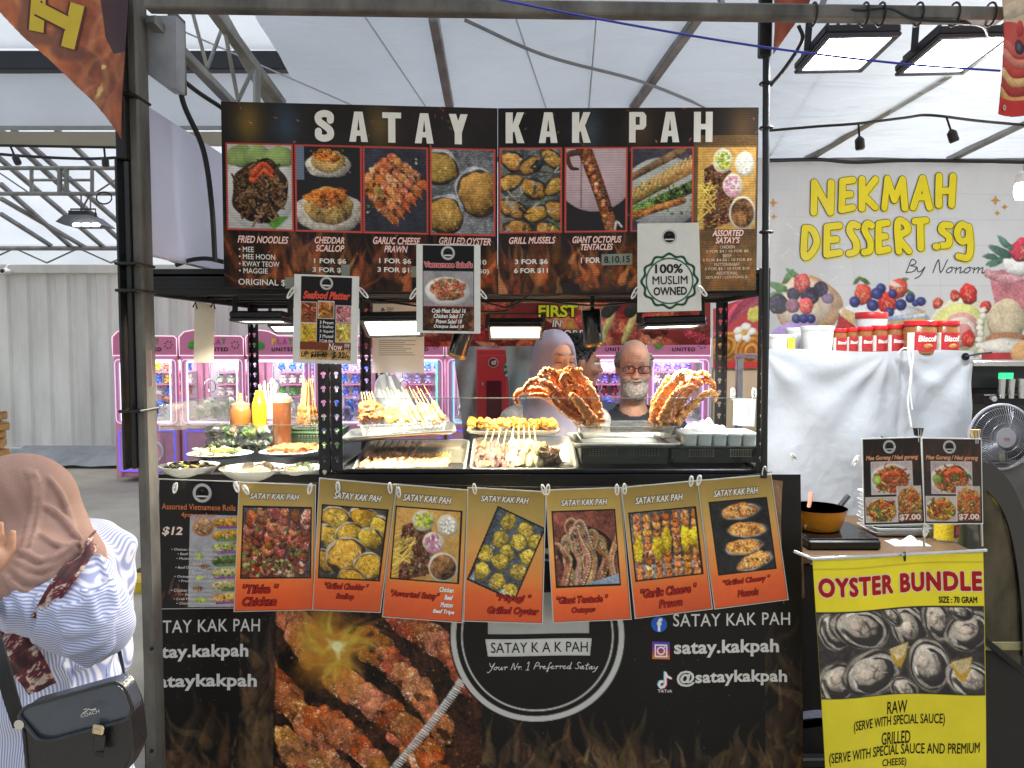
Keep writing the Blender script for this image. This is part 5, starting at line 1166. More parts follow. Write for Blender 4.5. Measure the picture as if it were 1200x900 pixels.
# ============================================================= ON THE COUNTERS
ZA, ZB = ZC+.0, 1.205
def rring(c, ux, uy, hw, hh, r, n=5):
    p = []
    for (sx, sy, a0) in ((1, 1, 0), (-1, 1, 90), (-1, -1, 180), (1, -1, 270)):
        for k in range(n):
            a = math.radians(a0+90*k/(n-1)); p.append(c+ux*(sx*(hw-r)+r*math.cos(a))+uy*(sy*(hh-r)+r*math.sin(a)))
    return p
def loft(mb, c, ux, uy, hw, hh, r, prof, cap0=False, cap1=True, col=None, n=5):
    """rounded-rectangle rings: prof = (inset, height)"""
    c, ux, uy = Vector(c), Vector(ux).normalized(), Vector(uy).normalized(); nz_ = ux.cross(uy); vs = []
    for ins, z in prof: vs += [tuple(q) for q in rring(c+nz_*z, ux, uy, hw-ins, hh-ins, max(.001, r-ins*.5), n)]
    m = 4*n; fs = [(i*m+k, i*m+(k+1) % m, (i+1)*m+(k+1) % m, (i+1)*m+k) for i in range(len(prof)-1) for k in range(m)]
    if cap0: fs.append(tuple(range(m-1, -1, -1)))
    if cap1: fs.append(tuple((len(prof)-1)*m+k for k in range(m)))
    return mb.add(np.array(vs), fs, col)
def frame4(q, Ys):
    """centre, axes and half sizes of a tray given its four rim corners in the photo (fl, fr, br, bl)"""
    a, b, c, d = [P(x, y, Y) for (x, y), Y in zip(q, Ys)]; ux = ((b-a)+(c-d)); uy = ((d-a)+(c-b)); hw, hh = ux.length/4, uy.length/4
    ux.normalize(); uy = (uy-ux*uy.dot(ux)).normalized(); return (a+b+c+d)/4, ux, uy, hw, hh
def tray(label, q, Ys, depth=.028, mat=None, name='serving_tray', group='metal serving trays on the counter'):
    c, ux, uy, hw, hh = frame4(q, Ys); b = MB()
    loft(b, c, ux, uy, hw, hh, .03, [(.0, -.008), (-.004, -.004), (-.003, .001), (.004, .001), (.012, -depth+.006), (.02, -depth)], cap1=True)
    loft(b, c, ux, uy, hw, hh, .03, [(.001, -.008), (.010, -depth-.002)], cap1=False); loft(b, c-ux.cross(uy)*(depth+.002), ux, uy, hw-.012, hh-.012, .03, [(0, 0)], cap1=False, cap0=True)
    o = b.build(name, mat or TRAYM, ang=60); tag(o, label, 'tray', group); nz_ = ux.cross(uy)
    return lambda u, v, z=0.: c+ux*(u*hw)+uy*(v*hh)+nz_*(z-depth)
SKIN_STICK = M('bamboo', (206, 170, 104), .6, 0, .15, 30)
def skewer(label, a, b, col, r, lumps=6, part=(0.0, .6), group=None, name='satay_skewer', nzv=.2, flat_=1., cat='skewer', food='meat', seed=None):
    a, b = Vector(a), Vector(b); t = thing(name, label, cat, a, group); d = b-a
    m = MB(); m.tube([a, b], .0018, 6); m.build('stick', SKIN_STICK, t)
    m = MB()
    for k in range(lumps):
        p = a+d*(part[0]+(part[1]-part[0])*(k+.5)/lumps); e = d.to_track_quat('X', 'Z').to_euler(); l = d.length*(part[1]-part[0])/lumps*.75
        m.lump(p, (max(l, r*.9)*rnd(.9, 1.2), r*rnd(.85, 1.2), r*rnd(.8, 1.1)*flat_), nzv, jit(col, 22), None, 2, e)
    m.build(food, FOOD(), t); return t
def pile(name, label, cat, c, parts, mat=None, group=None):
    """one item of food made of several lumps: parts = (offset, radii, colour)"""
    m = MB(); c = Vector(c)
    for off, r, col, *rest in parts: m.lump(c+Vector(off), r, rest[0] if rest else .18, col, None, 2, (rnd(0, 6), rnd(-.4, .4), rnd(0, 6)))
    o = m.build(name, mat or FOOD()); return tag(o, label, cat, group)
TA = tray('left of the two front metal trays, holding squid and prawn skewers', [(416, 552), (549, 552), (546, 515), (428, 516)], [2.56, 2.56, 2.86, 2.86])
TB = tray('right of the two front metal trays, holding dark octopus and squid skewers', [(552, 550), (681, 549), (667, 512), (555, 512)], [2.56, 2.56, 2.86, 2.86])
for k in range(7):
    u = -.86+.13*k; a = TA(u, -.72, .014); skewer('pale brown squid skewer lying in the left front tray', a, TA(u+.1, .9, .03), (206, 160, 116), .0145, 4, (0, .55), 'squid skewers in the left front tray', nzv=.25)
for k in range(11):
    u = .0+.062*k; a = TA(u, -.75, .012); skewer('thin orange prawn skewer lying in the left front tray', a, TA(u+.05, .3, .02), (214, 156, 100), .0085, 5, (0, .8), 'thin prawn skewers in the left front tray')
for k in range(5):
    u = -.88+.13*k; a = TB(u, -.7, .014); skewer('dark octopus skewer lying in the right front tray', a, TB(u+.16, .98, .06), (96, 66, 50), .0165, 4, (0, .55), 'dark skewers in the right front tray', nzv=.32)
for k in range(5):
    u = -.24+.13*k; a = TB(u, -.66, .018); skewer('pale mushroom-like squid skewer lying in the right front tray', a, TB(u*.8+.0, 1.05, .07), (196, 172, 140), .019, 3, (0, .5), 'pale squid skewers in the right front tray', nzv=.3)
pile('grilled_oyster', 'large pale grilled oyster clump at the right end of the right front tray', 'food', TB(.42, -.3, .03), [((rnd(-.035, .035), rnd(-.04, .04), rnd(-.008, .022)), (.026, .024, .02), jit((176, 150, 104), 30), .3) for _ in range(9)])
for k in range(4): pile('mussel', 'dark mussel lying at the front of the right front tray', 'food', TB(-.3+.17*k, -.86, .008), [((0, 0, 0), (.02, .011, .008), (64, 46, 36), .1), ((0, 0, .005), (.014, .007, .006), (190, 140, 90), .2)], group='mussels at the front of the right tray')
# upper trays
TC = tray('thin metal tray under the clear tub of satay at the left of the counter', [(413, 513), (542, 503), (524, 496), (402, 503)], [2.66, 2.72, 3.0, 2.98], .012)
TUB = clear('clear_tub', (226, 226, 220), .10, .12, .06)
def tub(label, q, Ys, depth, name='clear_tub', group=None, cat='tub', mat=None):
    c, ux, uy, hw, hh = frame4(q, Ys); b = MB(); nz_ = ux.cross(uy)
    loft(b, c, ux, uy, hw, hh, .02, [(-.004, -.004), (-.006, 0), (.002, .001), (.004, -.004), (.012, -depth+.003), (.016, -depth)], cap1=True)
    o = b.build(name, mat or TUB, ang=50); tag(o, label, cat, group)
    return lambda u, v, z=0.: c+ux*(u*hw)+uy*(v*hh)+nz_*(z-depth)
UC = tub('clear plastic tub of satay sticks standing on the left upper tray', [(427, 499), (529, 493), (520, 487), (420, 490)], [2.7, 2.74, 2.94, 2.92], .045)
for k in range(5): 
    skewer('browned chicken satay piled at the left of the clear tub', UC(-.9+.09*k, -.2, .055+.006*(k % 3)), UC(-1.0+.06*k, .5, .15), (164, 96, 40), .018, 4, (0, .5), 'browned satay in the clear tub', nzv=.28)
for k in range(3): skewer('yellow sweetcorn chunk skewer in the clear tub', UC(-.32+.14*k, -.4, .05), UC(-.4+.14*k, .5, .12), (224, 168, 50), .017, 3, (0, .5), 'corn skewers in the clear tub')
for k in range(12): 
    u = -.1+.09*k; skewer('pale fish-ball satay with long bare sticks leaning in the clear tub', UC(u, -.6, .03+.012*(k % 3)), UC(u-.42, 1.0, .15+.01*(k % 2)), (196, 146, 88), .0095, 4, (-.02, .48), 'pale satay sticks leaning in the clear tub', nzv=.1)
TD = tray('metal tray of golden fried fritters behind the front trays', [(546, 506), (660, 505), (648, 496), (552, 496)], [2.84, 2.84, 3.02, 3.02], .014)
for k in range(9): pile('fried_fritter', 'golden fried fritter in the row on the rear tray', 'food', TD(-.88+.22*k, rnd(-.3, .3), .022), [((rnd(-.016, .016), rnd(-.016, .016), rnd(-.004, .012)), (.017, .017, .014), jit((214, 150, 60), 22), .35) for _ in range(5)], group='fried fritters on the rear tray')
# white carrier bag behind the satay tub
f = lambda u, v: (P(436, 480, 3.02).x+(u*.155-.0)*(1-.25*v*v)+.02*v, 3.0+.05*math.sin(u*math.pi*2)*(.6+.4*math.cos(v*5))+.02*math.sin(u*9+v*5), P(0, 492, 3.02).z+.19*v*(1-.55*abs(u-.32)*1.2)+.012*math.sin(u*14))
b = MB(); b.grid(f, 30, 20); b.grid(lambda u, v: (f(u, v)[0], f(u, v)[1]*.0+3.09-.05*math.sin(u*math.pi)*(1-v), f(u, v)[2]), 30, 20)
o = b.build('plastic_bag', fabric('bag_plastic', (226, 232, 238), .35, wr=.4, wscale=9)); tag(o, 'crumpled white plastic carrier bag standing behind the tub of satay', 'bag')
# crates
CRATE = M('crate_plastic', (38, 42, 36), .5, 0, .1, 12)
CRATEG = M('green_crate_plastic', (76, 108, 74), .5, 0, .1, 12)
def crate(label, x0, x1, y0, y1, z0, z1, mat, blocks, nh=(10, 5)):
    t = thing('plastic_crate', label, 'crate', ((x0+x1)/2, (y0+y1)/2, z0)); th = .004
    b = MB(); b.box(((x0+x1)/2, (y0+y1)/2, z0+.003), (x1-x0-.02, y1-y0-.02, .005))
    for s, y in ((1, y0), (-1, y1)):
        zb0, zb1 = z0+(z1-z0)*.38, z0+(z1-z0)*.86; xs = [x0]+[x0+(x1-x0)*q for bl in blocks for q in bl]+[x1]
        b.box(((x0+x1)/2, y, (z0+zb0)/2), (x1-x0-.012, th, zb0-z0)); b.box(((x0+x1)/2, y, (zb1+z1)/2), (x1-x0, th, z1-zb1))
        for k in range(0, len(xs), 2): b.box(((xs[k]+xs[k+1])/2, y+.0003*s, (zb0+zb1)/2), (xs[k+1]-xs[k], th, zb1-zb0))
        for bl in blocks:
            a, c = x0+(x1-x0)*bl[0], x0+(x1-x0)*bl[1]
            for k in range(1, nh[0]): b.box((a+(c-a)*k/nh[0], y+.0006*s, (zb0+zb1)/2), (.0035, th-.001, zb1-zb0))
            for k in range(1, nh[1]): b.box(((a+c)/2, y+.0010*s, zb0+(zb1-zb0)*k/nh[1]), (c-a, th-.002, .0035))
    for x in (x0+.002, x1-.002): b.box((x, (y0+y1)/2, (z0+z1)/2), (th, y1-y0-.006, z1-z0-.002))
    b.build('crate_body', mat, t)
    b = MB(); b.box(((x0+x1)/2, y0+.014, z0+(z1-z0)*.5), (x1-x0-.03, .003, (z1-z0)*.8)); b.build('lit_hole_backing', M('hole_glow_cream', (226, 214, 186), .7, 0, .25, 14), t)  # cream sheet added behind the holes to make them look lit
    b = MB(); c = Vector(((x0+x1)/2, (y0+y1)/2, z1)); loft(b, c, (1, 0, 0), (0, 1, 0), (x1-x0)/2+.004, (y1-y0)/2+.004, .012, [(0, -.006), (-.004, -.003), (-.004, .002), (.004, .004), (.010, .002), (.010, -.006)], cap1=False); b.build('crate_rim', mat, t)
    return t
x0, x1 = P(681, 540, 2.58).x, P(783, 540, 2.58).x
crate('dark perforated plastic crate on the counter with the tub of octopus skewers on top', x0, x1, 2.58, 2.84, ZA+.002, P(0, 520, 2.58).z, CRATE, ((.09, .42), (.55, .9)))
x0b, x1b = P(787, 540, 2.6).x, P(887, 540, 2.6).x
crate('dark perforated plastic crate at the right end of the counter, holding white takeaway boxes', x0b, x1b, 2.6, 2.9, ZA+.002, P(0, 524, 2.6).z, CRATE, ((.2, .5), (.68, .97)))
TE = tray('shallow metal tray on the dark crate under the octopus tub', [(664, 520), (791, 520), (786, 507), (672, 507)], [2.56, 2.56, 2.84, 2.84], .014)
UE = tub('clear plastic tub holding two bunches of octopus skewers', [(672, 500), (789, 500), (784, 493), (677, 493)], [2.62, 2.62, 2.8, 2.8], .045, 'clear_tub')
# octopus skewers
def octo(label, base, pts, r0, col, group, curl=1):
    """one grilled octopus arm on a stick; pts = photo points (x, y, Y) from the tub rim to the tip"""
    P0 = [P(*q)+Vector((rnd(-.003, .003), rnd(-.012, .012), rnd(-.003, .003))) for q in pts]; c = bez(P0, 7); t = thing('octopus_skewer', label, 'skewer', P(*base), group)
    b = MB(); b.tube([P(*base), P0[0], c[4]], .0022, 6); b.build('stick', SKIN_STICK, t)
    n = len(c); rr = [r0*1.0*(1-.66*(k/(n-1))**1.2)*(1+.12*math.sin(k*1.9)) for k in range(n)]
    b = MB(); cc = lin(col); b.tube(c, rr, 10, col=col); nv = b.n
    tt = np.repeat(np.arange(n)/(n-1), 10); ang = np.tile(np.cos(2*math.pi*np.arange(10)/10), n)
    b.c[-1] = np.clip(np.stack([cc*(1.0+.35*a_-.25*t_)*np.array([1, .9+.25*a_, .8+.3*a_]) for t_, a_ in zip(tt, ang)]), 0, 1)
    for k in range(1, n-1):
        d = (c[k+1]-c[k-1]).normalized(); up = Vector((0, -1, .2)); sd_ = d.cross(up).normalized()
        for s in (-1, 1):
            p = c[k]+(up*.62+sd_*s*.62)*rr[k]; b.lump(p, rr[k]*.36, .12, jit((208, 136, 80), 20), None, 1)
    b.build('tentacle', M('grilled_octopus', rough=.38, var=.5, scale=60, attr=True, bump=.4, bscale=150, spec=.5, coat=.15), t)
g1, g2 = 'octopus skewers in the left bunch', 'octopus skewers in the right bunch'
OC = (208, 124, 48)
L1 = [((690, 503), [(680, 492, 2.74), (660, 478, 2.74), (640, 462, 2.74), (622, 457, 2.74), (608, 461, 2.74), (604, 470, 2.74), (609, 474, 2.74)], .020),
      ((694, 503), [(684, 492, 2.70), (662, 470, 2.70), (643, 452, 2.70), (628, 447, 2.70), (617, 452, 2.70), (614, 459, 2.70)], .020),
      ((696, 503), [(688, 494, 2.72), (670, 470, 2.72), (655, 448, 2.72), (647, 437, 2.72), (638, 435, 2.72), (634, 442, 2.72), (640, 448, 2.72)], .021),
      ((698, 503), [(690, 494, 2.76), (678, 468, 2.76), (668, 448, 2.76), (656, 438, 2.76), (646, 441, 2.76), (648, 450, 2.76)], .020),
      ((700, 503), [(694, 494, 2.73), (686, 470, 2.73), (680, 450, 2.73), (672, 437, 2.73), (665, 433, 2.73), (660, 440, 2.73)], .020),
      ((702, 503), [(697, 494, 2.69), (690, 474, 2.69), (684, 460, 2.69), (674, 453, 2.69), (664, 458, 2.69), (662, 468, 2.69)], .019),
      ((704, 503), [(700, 494, 2.76), (695, 470, 2.76), (689, 452, 2.76), (680, 443, 2.76), (672, 440, 2.76)], .023),
      ((692, 503), [(681, 494, 2.68), (668, 484, 2.68), (652, 473, 2.68), (646, 465, 2.68), (650, 459, 2.68)], .017)]
L1 += [((699, 503), [(692, 494, 2.71), (676, 476, 2.71), (664, 458, 2.71), (658, 446, 2.71), (664, 440, 2.71), (670, 446, 2.71)], .022), ((703, 503), [(698, 494, 2.72), (692, 466, 2.72), (682, 446, 2.72), (676, 436, 2.72), (682, 432, 2.72)], .021),
       ((701, 503), [(694, 496, 2.66), (684, 480, 2.66), (674, 466, 2.66), (666, 462, 2.66)], .022), ((705, 503), [(702, 496, 2.68), (699, 478, 2.68), (694, 460, 2.68), (688, 452, 2.68)], .024), ((690, 503), [(678, 492, 2.72), (656, 474, 2.72), (636, 464, 2.72), (620, 464, 2.72)], .018)]
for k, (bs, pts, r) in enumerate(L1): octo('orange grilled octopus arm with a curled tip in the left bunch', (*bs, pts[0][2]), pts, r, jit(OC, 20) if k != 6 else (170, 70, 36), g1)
L2 = [((764, 503), [(766, 494, 2.74), (768, 474, 2.74), (776, 456, 2.74), (783, 444, 2.74), (784, 440, 2.74)], .021),
      ((770, 503), [(774, 494, 2.70), (780, 470, 2.70), (790, 450, 2.70), (798, 440, 2.70), (800, 446, 2.70)], .021),
      ((776, 503), [(782, 494, 2.73), (790, 470, 2.73), (802, 450, 2.73), (814, 440, 2.73), (820, 444, 2.73)], .021),
      ((782, 503), [(788, 494, 2.76), (800, 470, 2.76), (814, 452, 2.76), (828, 446, 2.76), (837, 452, 2.76), (836, 460, 2.76)], .019),
      ((786, 503), [(792, 496, 2.72), (806, 480, 2.72), (820, 466, 2.72), (832, 460, 2.72), (839, 464, 2.72), (836, 471, 2.72)], .017),
      ((768, 503), [(770, 495, 2.78), (776, 466, 2.78), (788, 446, 2.78), (800, 436, 2.78), (812, 437, 2.78)], .020),
      ((774, 503), [(778, 495, 2.68), (784, 478, 2.68), (794, 462, 2.68), (808, 452, 2.68), (818, 456, 2.68)], .019)]
L2 += [((766, 503), [(768, 495, 2.70), (772, 476, 2.70), (782, 456, 2.70), (794, 444, 2.70)], .024), ((778, 503), [(782, 495, 2.70), (788, 474, 2.70), (800, 456, 2.70), (812, 446, 2.70), (822, 450, 2.70)], .022), ((772, 503), [(775, 495, 2.66), (780, 482, 2.66), (788, 466, 2.66), (796, 456, 2.66)], .023),
       ((781, 503), [(786, 495, 2.75), (797, 468, 2.75), (810, 446, 2.75), (824, 438, 2.75), (832, 442, 2.75)], .020)]
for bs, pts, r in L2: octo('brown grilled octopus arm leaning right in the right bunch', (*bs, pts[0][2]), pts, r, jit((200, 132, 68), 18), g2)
for k in range(5): 
    q = P(804+17*k, 518, 2.68); b = MB(); loft(b, q+Vector((0, 0, .012)), (1, 0, 0), (0, 1, 0), .024, .07, .008, [(.004, -.03), (0, .018), (-.003, .02), (-.003, .026), (.001, .028)], cap0=True)
    o = b.build('takeaway_box', M('frosted_plastic', (226, 228, 222), .35, 0, .04, 9, sss=0), ang=50); tag(o, 'small white plastic takeaway box lined up in the right crate', 'box', 'takeaway boxes in the right crate')
f = lambda u, v: (P(798, 500, 2.86).x+.19*u, 2.82+.12*v, P(0, 512, 2.86).z+.05*math.sin(math.pi*u)*math.sin(math.pi*v)+.012*math.sin(u*19+v*7)+.01*math.sin(v*23-u*5))
b = MB(); b.grid(f, 36, 20); o = b.build('plastic_wrap', fabric('bag_plastic', (226, 232, 238)), ang=30); tag(o, 'crumpled bright white plastic bag lying behind the takeaway boxes', 'bag')
# clear guards
ACR = clear('acrylic', (240, 243, 243), .0, .02, 0, 1.22)
def pane(q, Ys, label, th=.004, mt=None):
    pn = Panel(q, Ys); b = MB(); b.prism([(0, 0), (pn.w, 0), (pn.w, pn.h), (0, pn.h)], 0, th, lambda x, y, d: pn.pt(np.float64(x), np.float64(y), -d))
    o = b.build('sneeze_guard', mt or ACR, smooth=False); tag(o, label, 'sneeze guard')
    b = MB(); e = [pn.pt(np.float64(0), np.float64(-.6), .001), pn.pt(np.float64(pn.w), np.float64(-.6), .001)]; b.tube(e, .0016, 6); b.build('edge', clear('acrylic_edge', (200, 210, 206), .3, .2), o); return o
pane([(403, 467), (887, 467), (887, 551), (403, 551)], 2.515, 'long clear acrylic sneeze guard in front of the satay trays')
pane([(188, 500), (371, 498), (371, 553), (188, 553)], 2.56, 'low clear acrylic guard in front of the left bowls')
pane([(186, 476), (268, 464), (268, 500), (186, 505)], [2.7, 3.2, 3.2, 2.7], 'slanting clear acrylic side guard on the left rack', mt=clear('scuffed_acrylic', (236, 236, 236), .0, .1, .07, 1.12))
# left counter: bowls and plates
BOWL = M('white_melamine', (226, 224, 214), .25, 0, .03, 8, coat=.3)
def bowl(label, px, py, Y, rpx, group=None, sy=.85, dp=.045, name='bowl'):
    c = P(px, py, Y); r = rpx*S(Y); b = MB()
    b.lathe([(r*.45, -dp), (r*.5, -dp), (r*.8, -dp*.5), (r*.98, -.002), (r, .001), (r*.97, .001), (r*.8, -dp*.4), (r*.5, -dp*.8), (0, -dp*.85)], c, 36, sy=sy)
    o = b.build(name, BOWL, ang=60); tag(o, label, 'bowl', group); return c, r
gb = 'white bowls along the front of the left counter'
c1, r1 = bowl('white bowl heaped with black mussels, nearest the tent pole', 222, 545, 2.53, 35, gb)
for k in range(22):
    a, q = rnd(0, 6.3), rnd(0, 1)**.5; p = c1+Vector((math.cos(a)*q*r1*.75, math.sin(a)*q*r1*.6, -.012+.02*(1-q)+rnd(0, .008))); m = MB(); e = (rnd(-.4, .4), rnd(-.4, .4), rnd(0, 6)); m.lump(p, (.022, .011, .007), .06, (40, 38, 34), None, 2, e); m.lump(p+Vector((0, 0, .004)), (.015, .007, .005), .2, jit((196, 170, 60), 20), None, 1, e)
    o = m.build('mussel', FOOD()); tag(o, 'black mussel with yellow flesh in the bowl nearest the pole', 'food', 'mussels in the left bowl')
c2, r2 = bowl('white bowl of flat pale scallops, middle of the three front bowls', 298, 548, 2.53, 41, gb)
for k in range(14):
    a, q = rnd(0, 6.3), rnd(0, 1)**.5; p = c2+Vector((math.cos(a)*q*r2*.72, math.sin(a)*q*r2*.6, -.012+.016*(1-q))); pile('scallop', 'pale flat scallop in the middle front bowl', 'food', p, [((0, 0, 0), (.024, .022, .007), jit((226, 204, 160), 14), .1)], group='scallops in the middle front bowl')
c3, r3 = bowl('white bowl of grey-green oysters, beside the black rack post', 352, 548, 2.54, 31, gb)
for k in range(14):
    a, q = rnd(0, 6.3), rnd(0, 1)**.5; p = c3+Vector((math.cos(a)*q*r3*.72, math.sin(a)*q*r3*.6, -.01+.02*(1-q))); pile('oyster', 'grey-green oyster in the bowl beside the rack post', 'food', p, [((0, 0, 0), (.018, .014, .009), jit((176, 172, 140), 22), .25)], group='oysters in the right front bowl')
c4, r4 = bowl('white plate of lemon wedges and greens behind the front bowls', 258, 531, 2.78, 38, None, .8, .016, 'plate')
for k in range(9): p = c4+Vector((rnd(-.09, .09), rnd(-.04, .04), .006)); pile('garnish', 'leafy garnish and lemon on the plate behind the bowls', 'food', p, [((rnd(-.01, .01), 0, .004), (.02, .013, .008), random.choice(((206, 190, 70), (120, 130, 60), (90, 100, 60), (214, 210, 180))), .3) for _ in range(2)], group='garnish on the rear plate')
c5, r5 = bowl('white plate of prawn skewers behind the right front bowl', 338, 529, 2.78, 34, None, .8, .016, 'plate')
for k in range(4): skewer('orange prawn skewer lying across the rear plate', c5+Vector((-.07+.01*k, -.05+.03*k, .014)), c5+Vector((.12, -.04+.03*k, .016)), (206, 110, 50), .011, 6, (.05, .8), 'prawn skewers on the rear plate')
# salad boxes
CLR = clear('clear_box', (236, 240, 238), .06, .06, .03)
for k, (x, y, l) in enumerate(((263, 520, 'lower left'), (301, 520, 'lower right'), (263, 505, 'upper left'), (302, 505, 'upper right'))):
    q = P(x, y, 2.98); q.z -= .02; w_ = .060
    t = thing('salad_box', 'clear box of salad rolls, %s of the four stacked boxes' % l, 'food box', q, 'stacked salad boxes'); b = MB()
    loft(b, q, (1, 0, 0), (0, 1, 0), w_, .055, .01, [(.006, 0), (0, .022), (-.003, .024), (0, .026), (.006, .044), (.012, .046)], cap0=True, n=4); b.build('box', CLR, t, ang=50)
    b = MB()
    for _ in range(26): b.lump(q+Vector((rnd(-.045, .045), rnd(-.04, .04), .008+rnd(0, .026))), (rnd(.008, .016), rnd(.007, .012), rnd(.005, .009)), .3, jit(random.choice(((120, 156, 76), (150, 180, 90), (230, 226, 200), (220, 160, 120), (100, 136, 60), (230, 226, 214))), 16), None, 1, (rnd(0, 6), rnd(0, 6), 0))
    b.build('salad', FOOD(), t)
# bottles
def bottle(label, px, y0, y1, Y, rpx, col, prof, cap=None, capcol=None, cat='bottle', name='sauce_bottle', clearb=False):
    c = P(px, y1, Y); h = P(px, y0, Y).z-c.z; r = rpx*S(Y); t = thing(name, label, cat, c); b = MB()
    b.lathe([(r*a, h*z) for a, z in prof], c, 28); b.build('bottle', M('bottle_'+str(col), col, .3, 0, .05, 20, coat=.3), t)
    if cap:
        b = MB(); b.lathe([(r*a, h*z) for a, z in cap], c, 24); b.build('cap', M('cap_'+str(capcol), capcol, .35, 0, .04), t)
    return t
bottle('squat bottle of brown peanut sauce with an orange cap on the left rack', 282, 461, 505, 3.05, 12, (150, 92, 40), [(.9, 0), (1, .04), (1, .55), (.9, .6), (.88, .61)], [(.9, .6), (.9, .72), (.5, .76), (.28, .8), (.2, 1), (0, 1)], (196, 130, 96))
bottle('yellow mustard squeeze bottle on the left rack', 304.5, 457, 504, 3.0, 8.6, (226, 184, 30), [(.9, 0), (1, .03), (1, .62), (.86, .72), (.7, .76)], [(.74, .74), (.8, .76), (.6, .86), (.5, .98), (0, 1)], (230, 190, 36))
bottle('tall cylinder of brown sauce with a pale lid on the left rack', 331, 461, 530, 2.88, 10.6, (122, 74, 42), [(.94, 0), (1, .02), (1, .84), (1, .86)], [(1.02, .85), (1.03, .93), (.7, .96), (.6, .99), (0, 1)], (206, 176, 130))
q = P(316, 490, 3.1); t = thing('straw_cup', 'white cup of white-tipped straws behind the sauce bottles', 'cup', q)
b = MB(); b.lathe([(.024, 0), (.03, .075), (.028, .075), (.022, .004), (0, .004)], q, 24); b.build('cup', WHITE_P, t)
for k in range(16):
    a = rnd(0, 6.3); u = Vector((math.cos(a)*.014, math.sin(a)*.014, .01)); b = MB(); e = q+u*2.6+Vector((0, 0, .09+rnd(0, .03))); b.tube([q+u, e], .0022, 6); b.tube([e, e+(e-q-u).normalized()*.016], [.004, .003], 6); b.build('straw', M('straw_white', (224, 222, 206), .5), t)
# green crate, tub and upright bundle of satay sticks
x0g, x1g = P(331, 515, 2.95).x, P(392, 515, 2.95).x
crate('green perforated plastic crate on the left rack behind the bowls', x0g, x1g, 2.95, 3.2, P(0, 528, 2.95).z, P(0, 507, 2.95).z, CRATEG, ((.3, .86),), (10, 5))
UG = tub('foil-edged tub on the green crate holding an upright bundle of satay', [(337, 489), (388, 489), (385, 484), (340, 484)], [2.97, 2.97, 3.14, 3.14], .05)
for k in range(20):
    a = rnd(0, 6.3); u = math.cos(a)*rnd(.1, .55); a0 = UG(u*.9-.1, math.sin(a)*.4, .01); b_ = P(361+u*11, 446+rnd(-3, 5), 3.05)+Vector((0, rnd(-.02, .02), 0))
    skewer('bare bamboo satay stick standing in the bundle on the green crate', a0, b_, (164, 110, 50), .0095, 3, (.05, .4), 'upright satay sticks on the green crate')
# ============================================================= PENNANTS, TOP RIGHT LAMPS
def pennant(name, label, outline, Y, paint, res=.8, writing=None, bul=None):
    o_ = np.asarray(outline, float); x0, y0 = o_.min(0); x1, y1 = o_.max(0)
    pn = Panel([(x0, y0), (x1, y0), (x1, y1), (x0, y1)], Y, org=(x0, y0), wh=(x1-x0, y1-y0), bulge=bul or (lambda u, v: .02*np.sin(u*5+v*3)))
    cv = pn.canvas(res); paint(cv)
    def ins(x, y):
        r = np.zeros(x.shape, bool); j = len(o_)-1
        for i in range(len(o_)):
            (xi, yi), (xj, yj) = o_[i], o_[j]
            if yi != yj: r ^= ((yi > y) != (yj > y)) & (x < (xj-xi)*(y-yi)/(yj-yi)+xi)
            j = i
        return r
    t = thing(name, label, 'flag', P((x0+x1)/2, y1, Y))
    pn.sheet(cv, 'cloth', M('flag_ink', rough=.6, var=.06, scale=10, attr=True), t, .001, mask=ins)
    pn.sheet(cv, 'flag_print', M('flag_ink', rough=.6, var=.06, scale=10, attr=True), t, .004, mask=ins)
    if writing: writing(pn); pn.letters('lettering', INK(), t)
    return t
def flamepaint(base, cols, dark=None):
    def f(cv):
        x0, y0, x1, y1 = cv.b; cv.A[:] = base; cv.grain(cv.b, .18, .6, NB); cv.grain(cv.b, .07, 1.5, NB)
        for k in range(170):
            x, y = rnd(x0, x1), rnd(y0, y1); l = rnd(25, 75); a = -math.pi/2+rnd(-.4, .5); d = rnd(-.5, .5)
            cv.line([(x, y), (x+math.cos(a)*l*.35, y+math.sin(a)*l*.35), (x+math.cos(a+d)*l*.7, y+math.sin(a+d)*l*.7), (x+math.cos(a+d*2)*l, y+math.sin(a+d*2)*l)], rnd(2, 9), .5, jit(random.choice(cols), 12), .15, .05, 2, rnd(.12, .4), soft=5)
        if dark: dark(cv)
    return f
def hdark(cv):
    cv.poly([(112, -20), (150, -20), (150, 60), (132, 62), (120, 40)], (54, 38, 48), .85); cv.line([(150, -20), (140, 20), (148, 55)], 12, 8, (50, 36, 46), 0, 0, alpha=.5, soft=8)
    cv.line([(44, 2), (34, 40), (52, 44)], 12, 8, (96, 66, 60), 0, 0, alpha=.6, soft=6); cv.line([(75, 30), (66, 56), (88, 60)], 10, 8, (90, 60, 58), 0, 0, alpha=.6, soft=6)
    cv.blob(117, 107, 4, 7, .4, (216, 180, 110), 0, .2, 0, soft=3); cv.blob(120, 77, 3, 3, 0, (226, 190, 130), 0, .2, 0, soft=2)
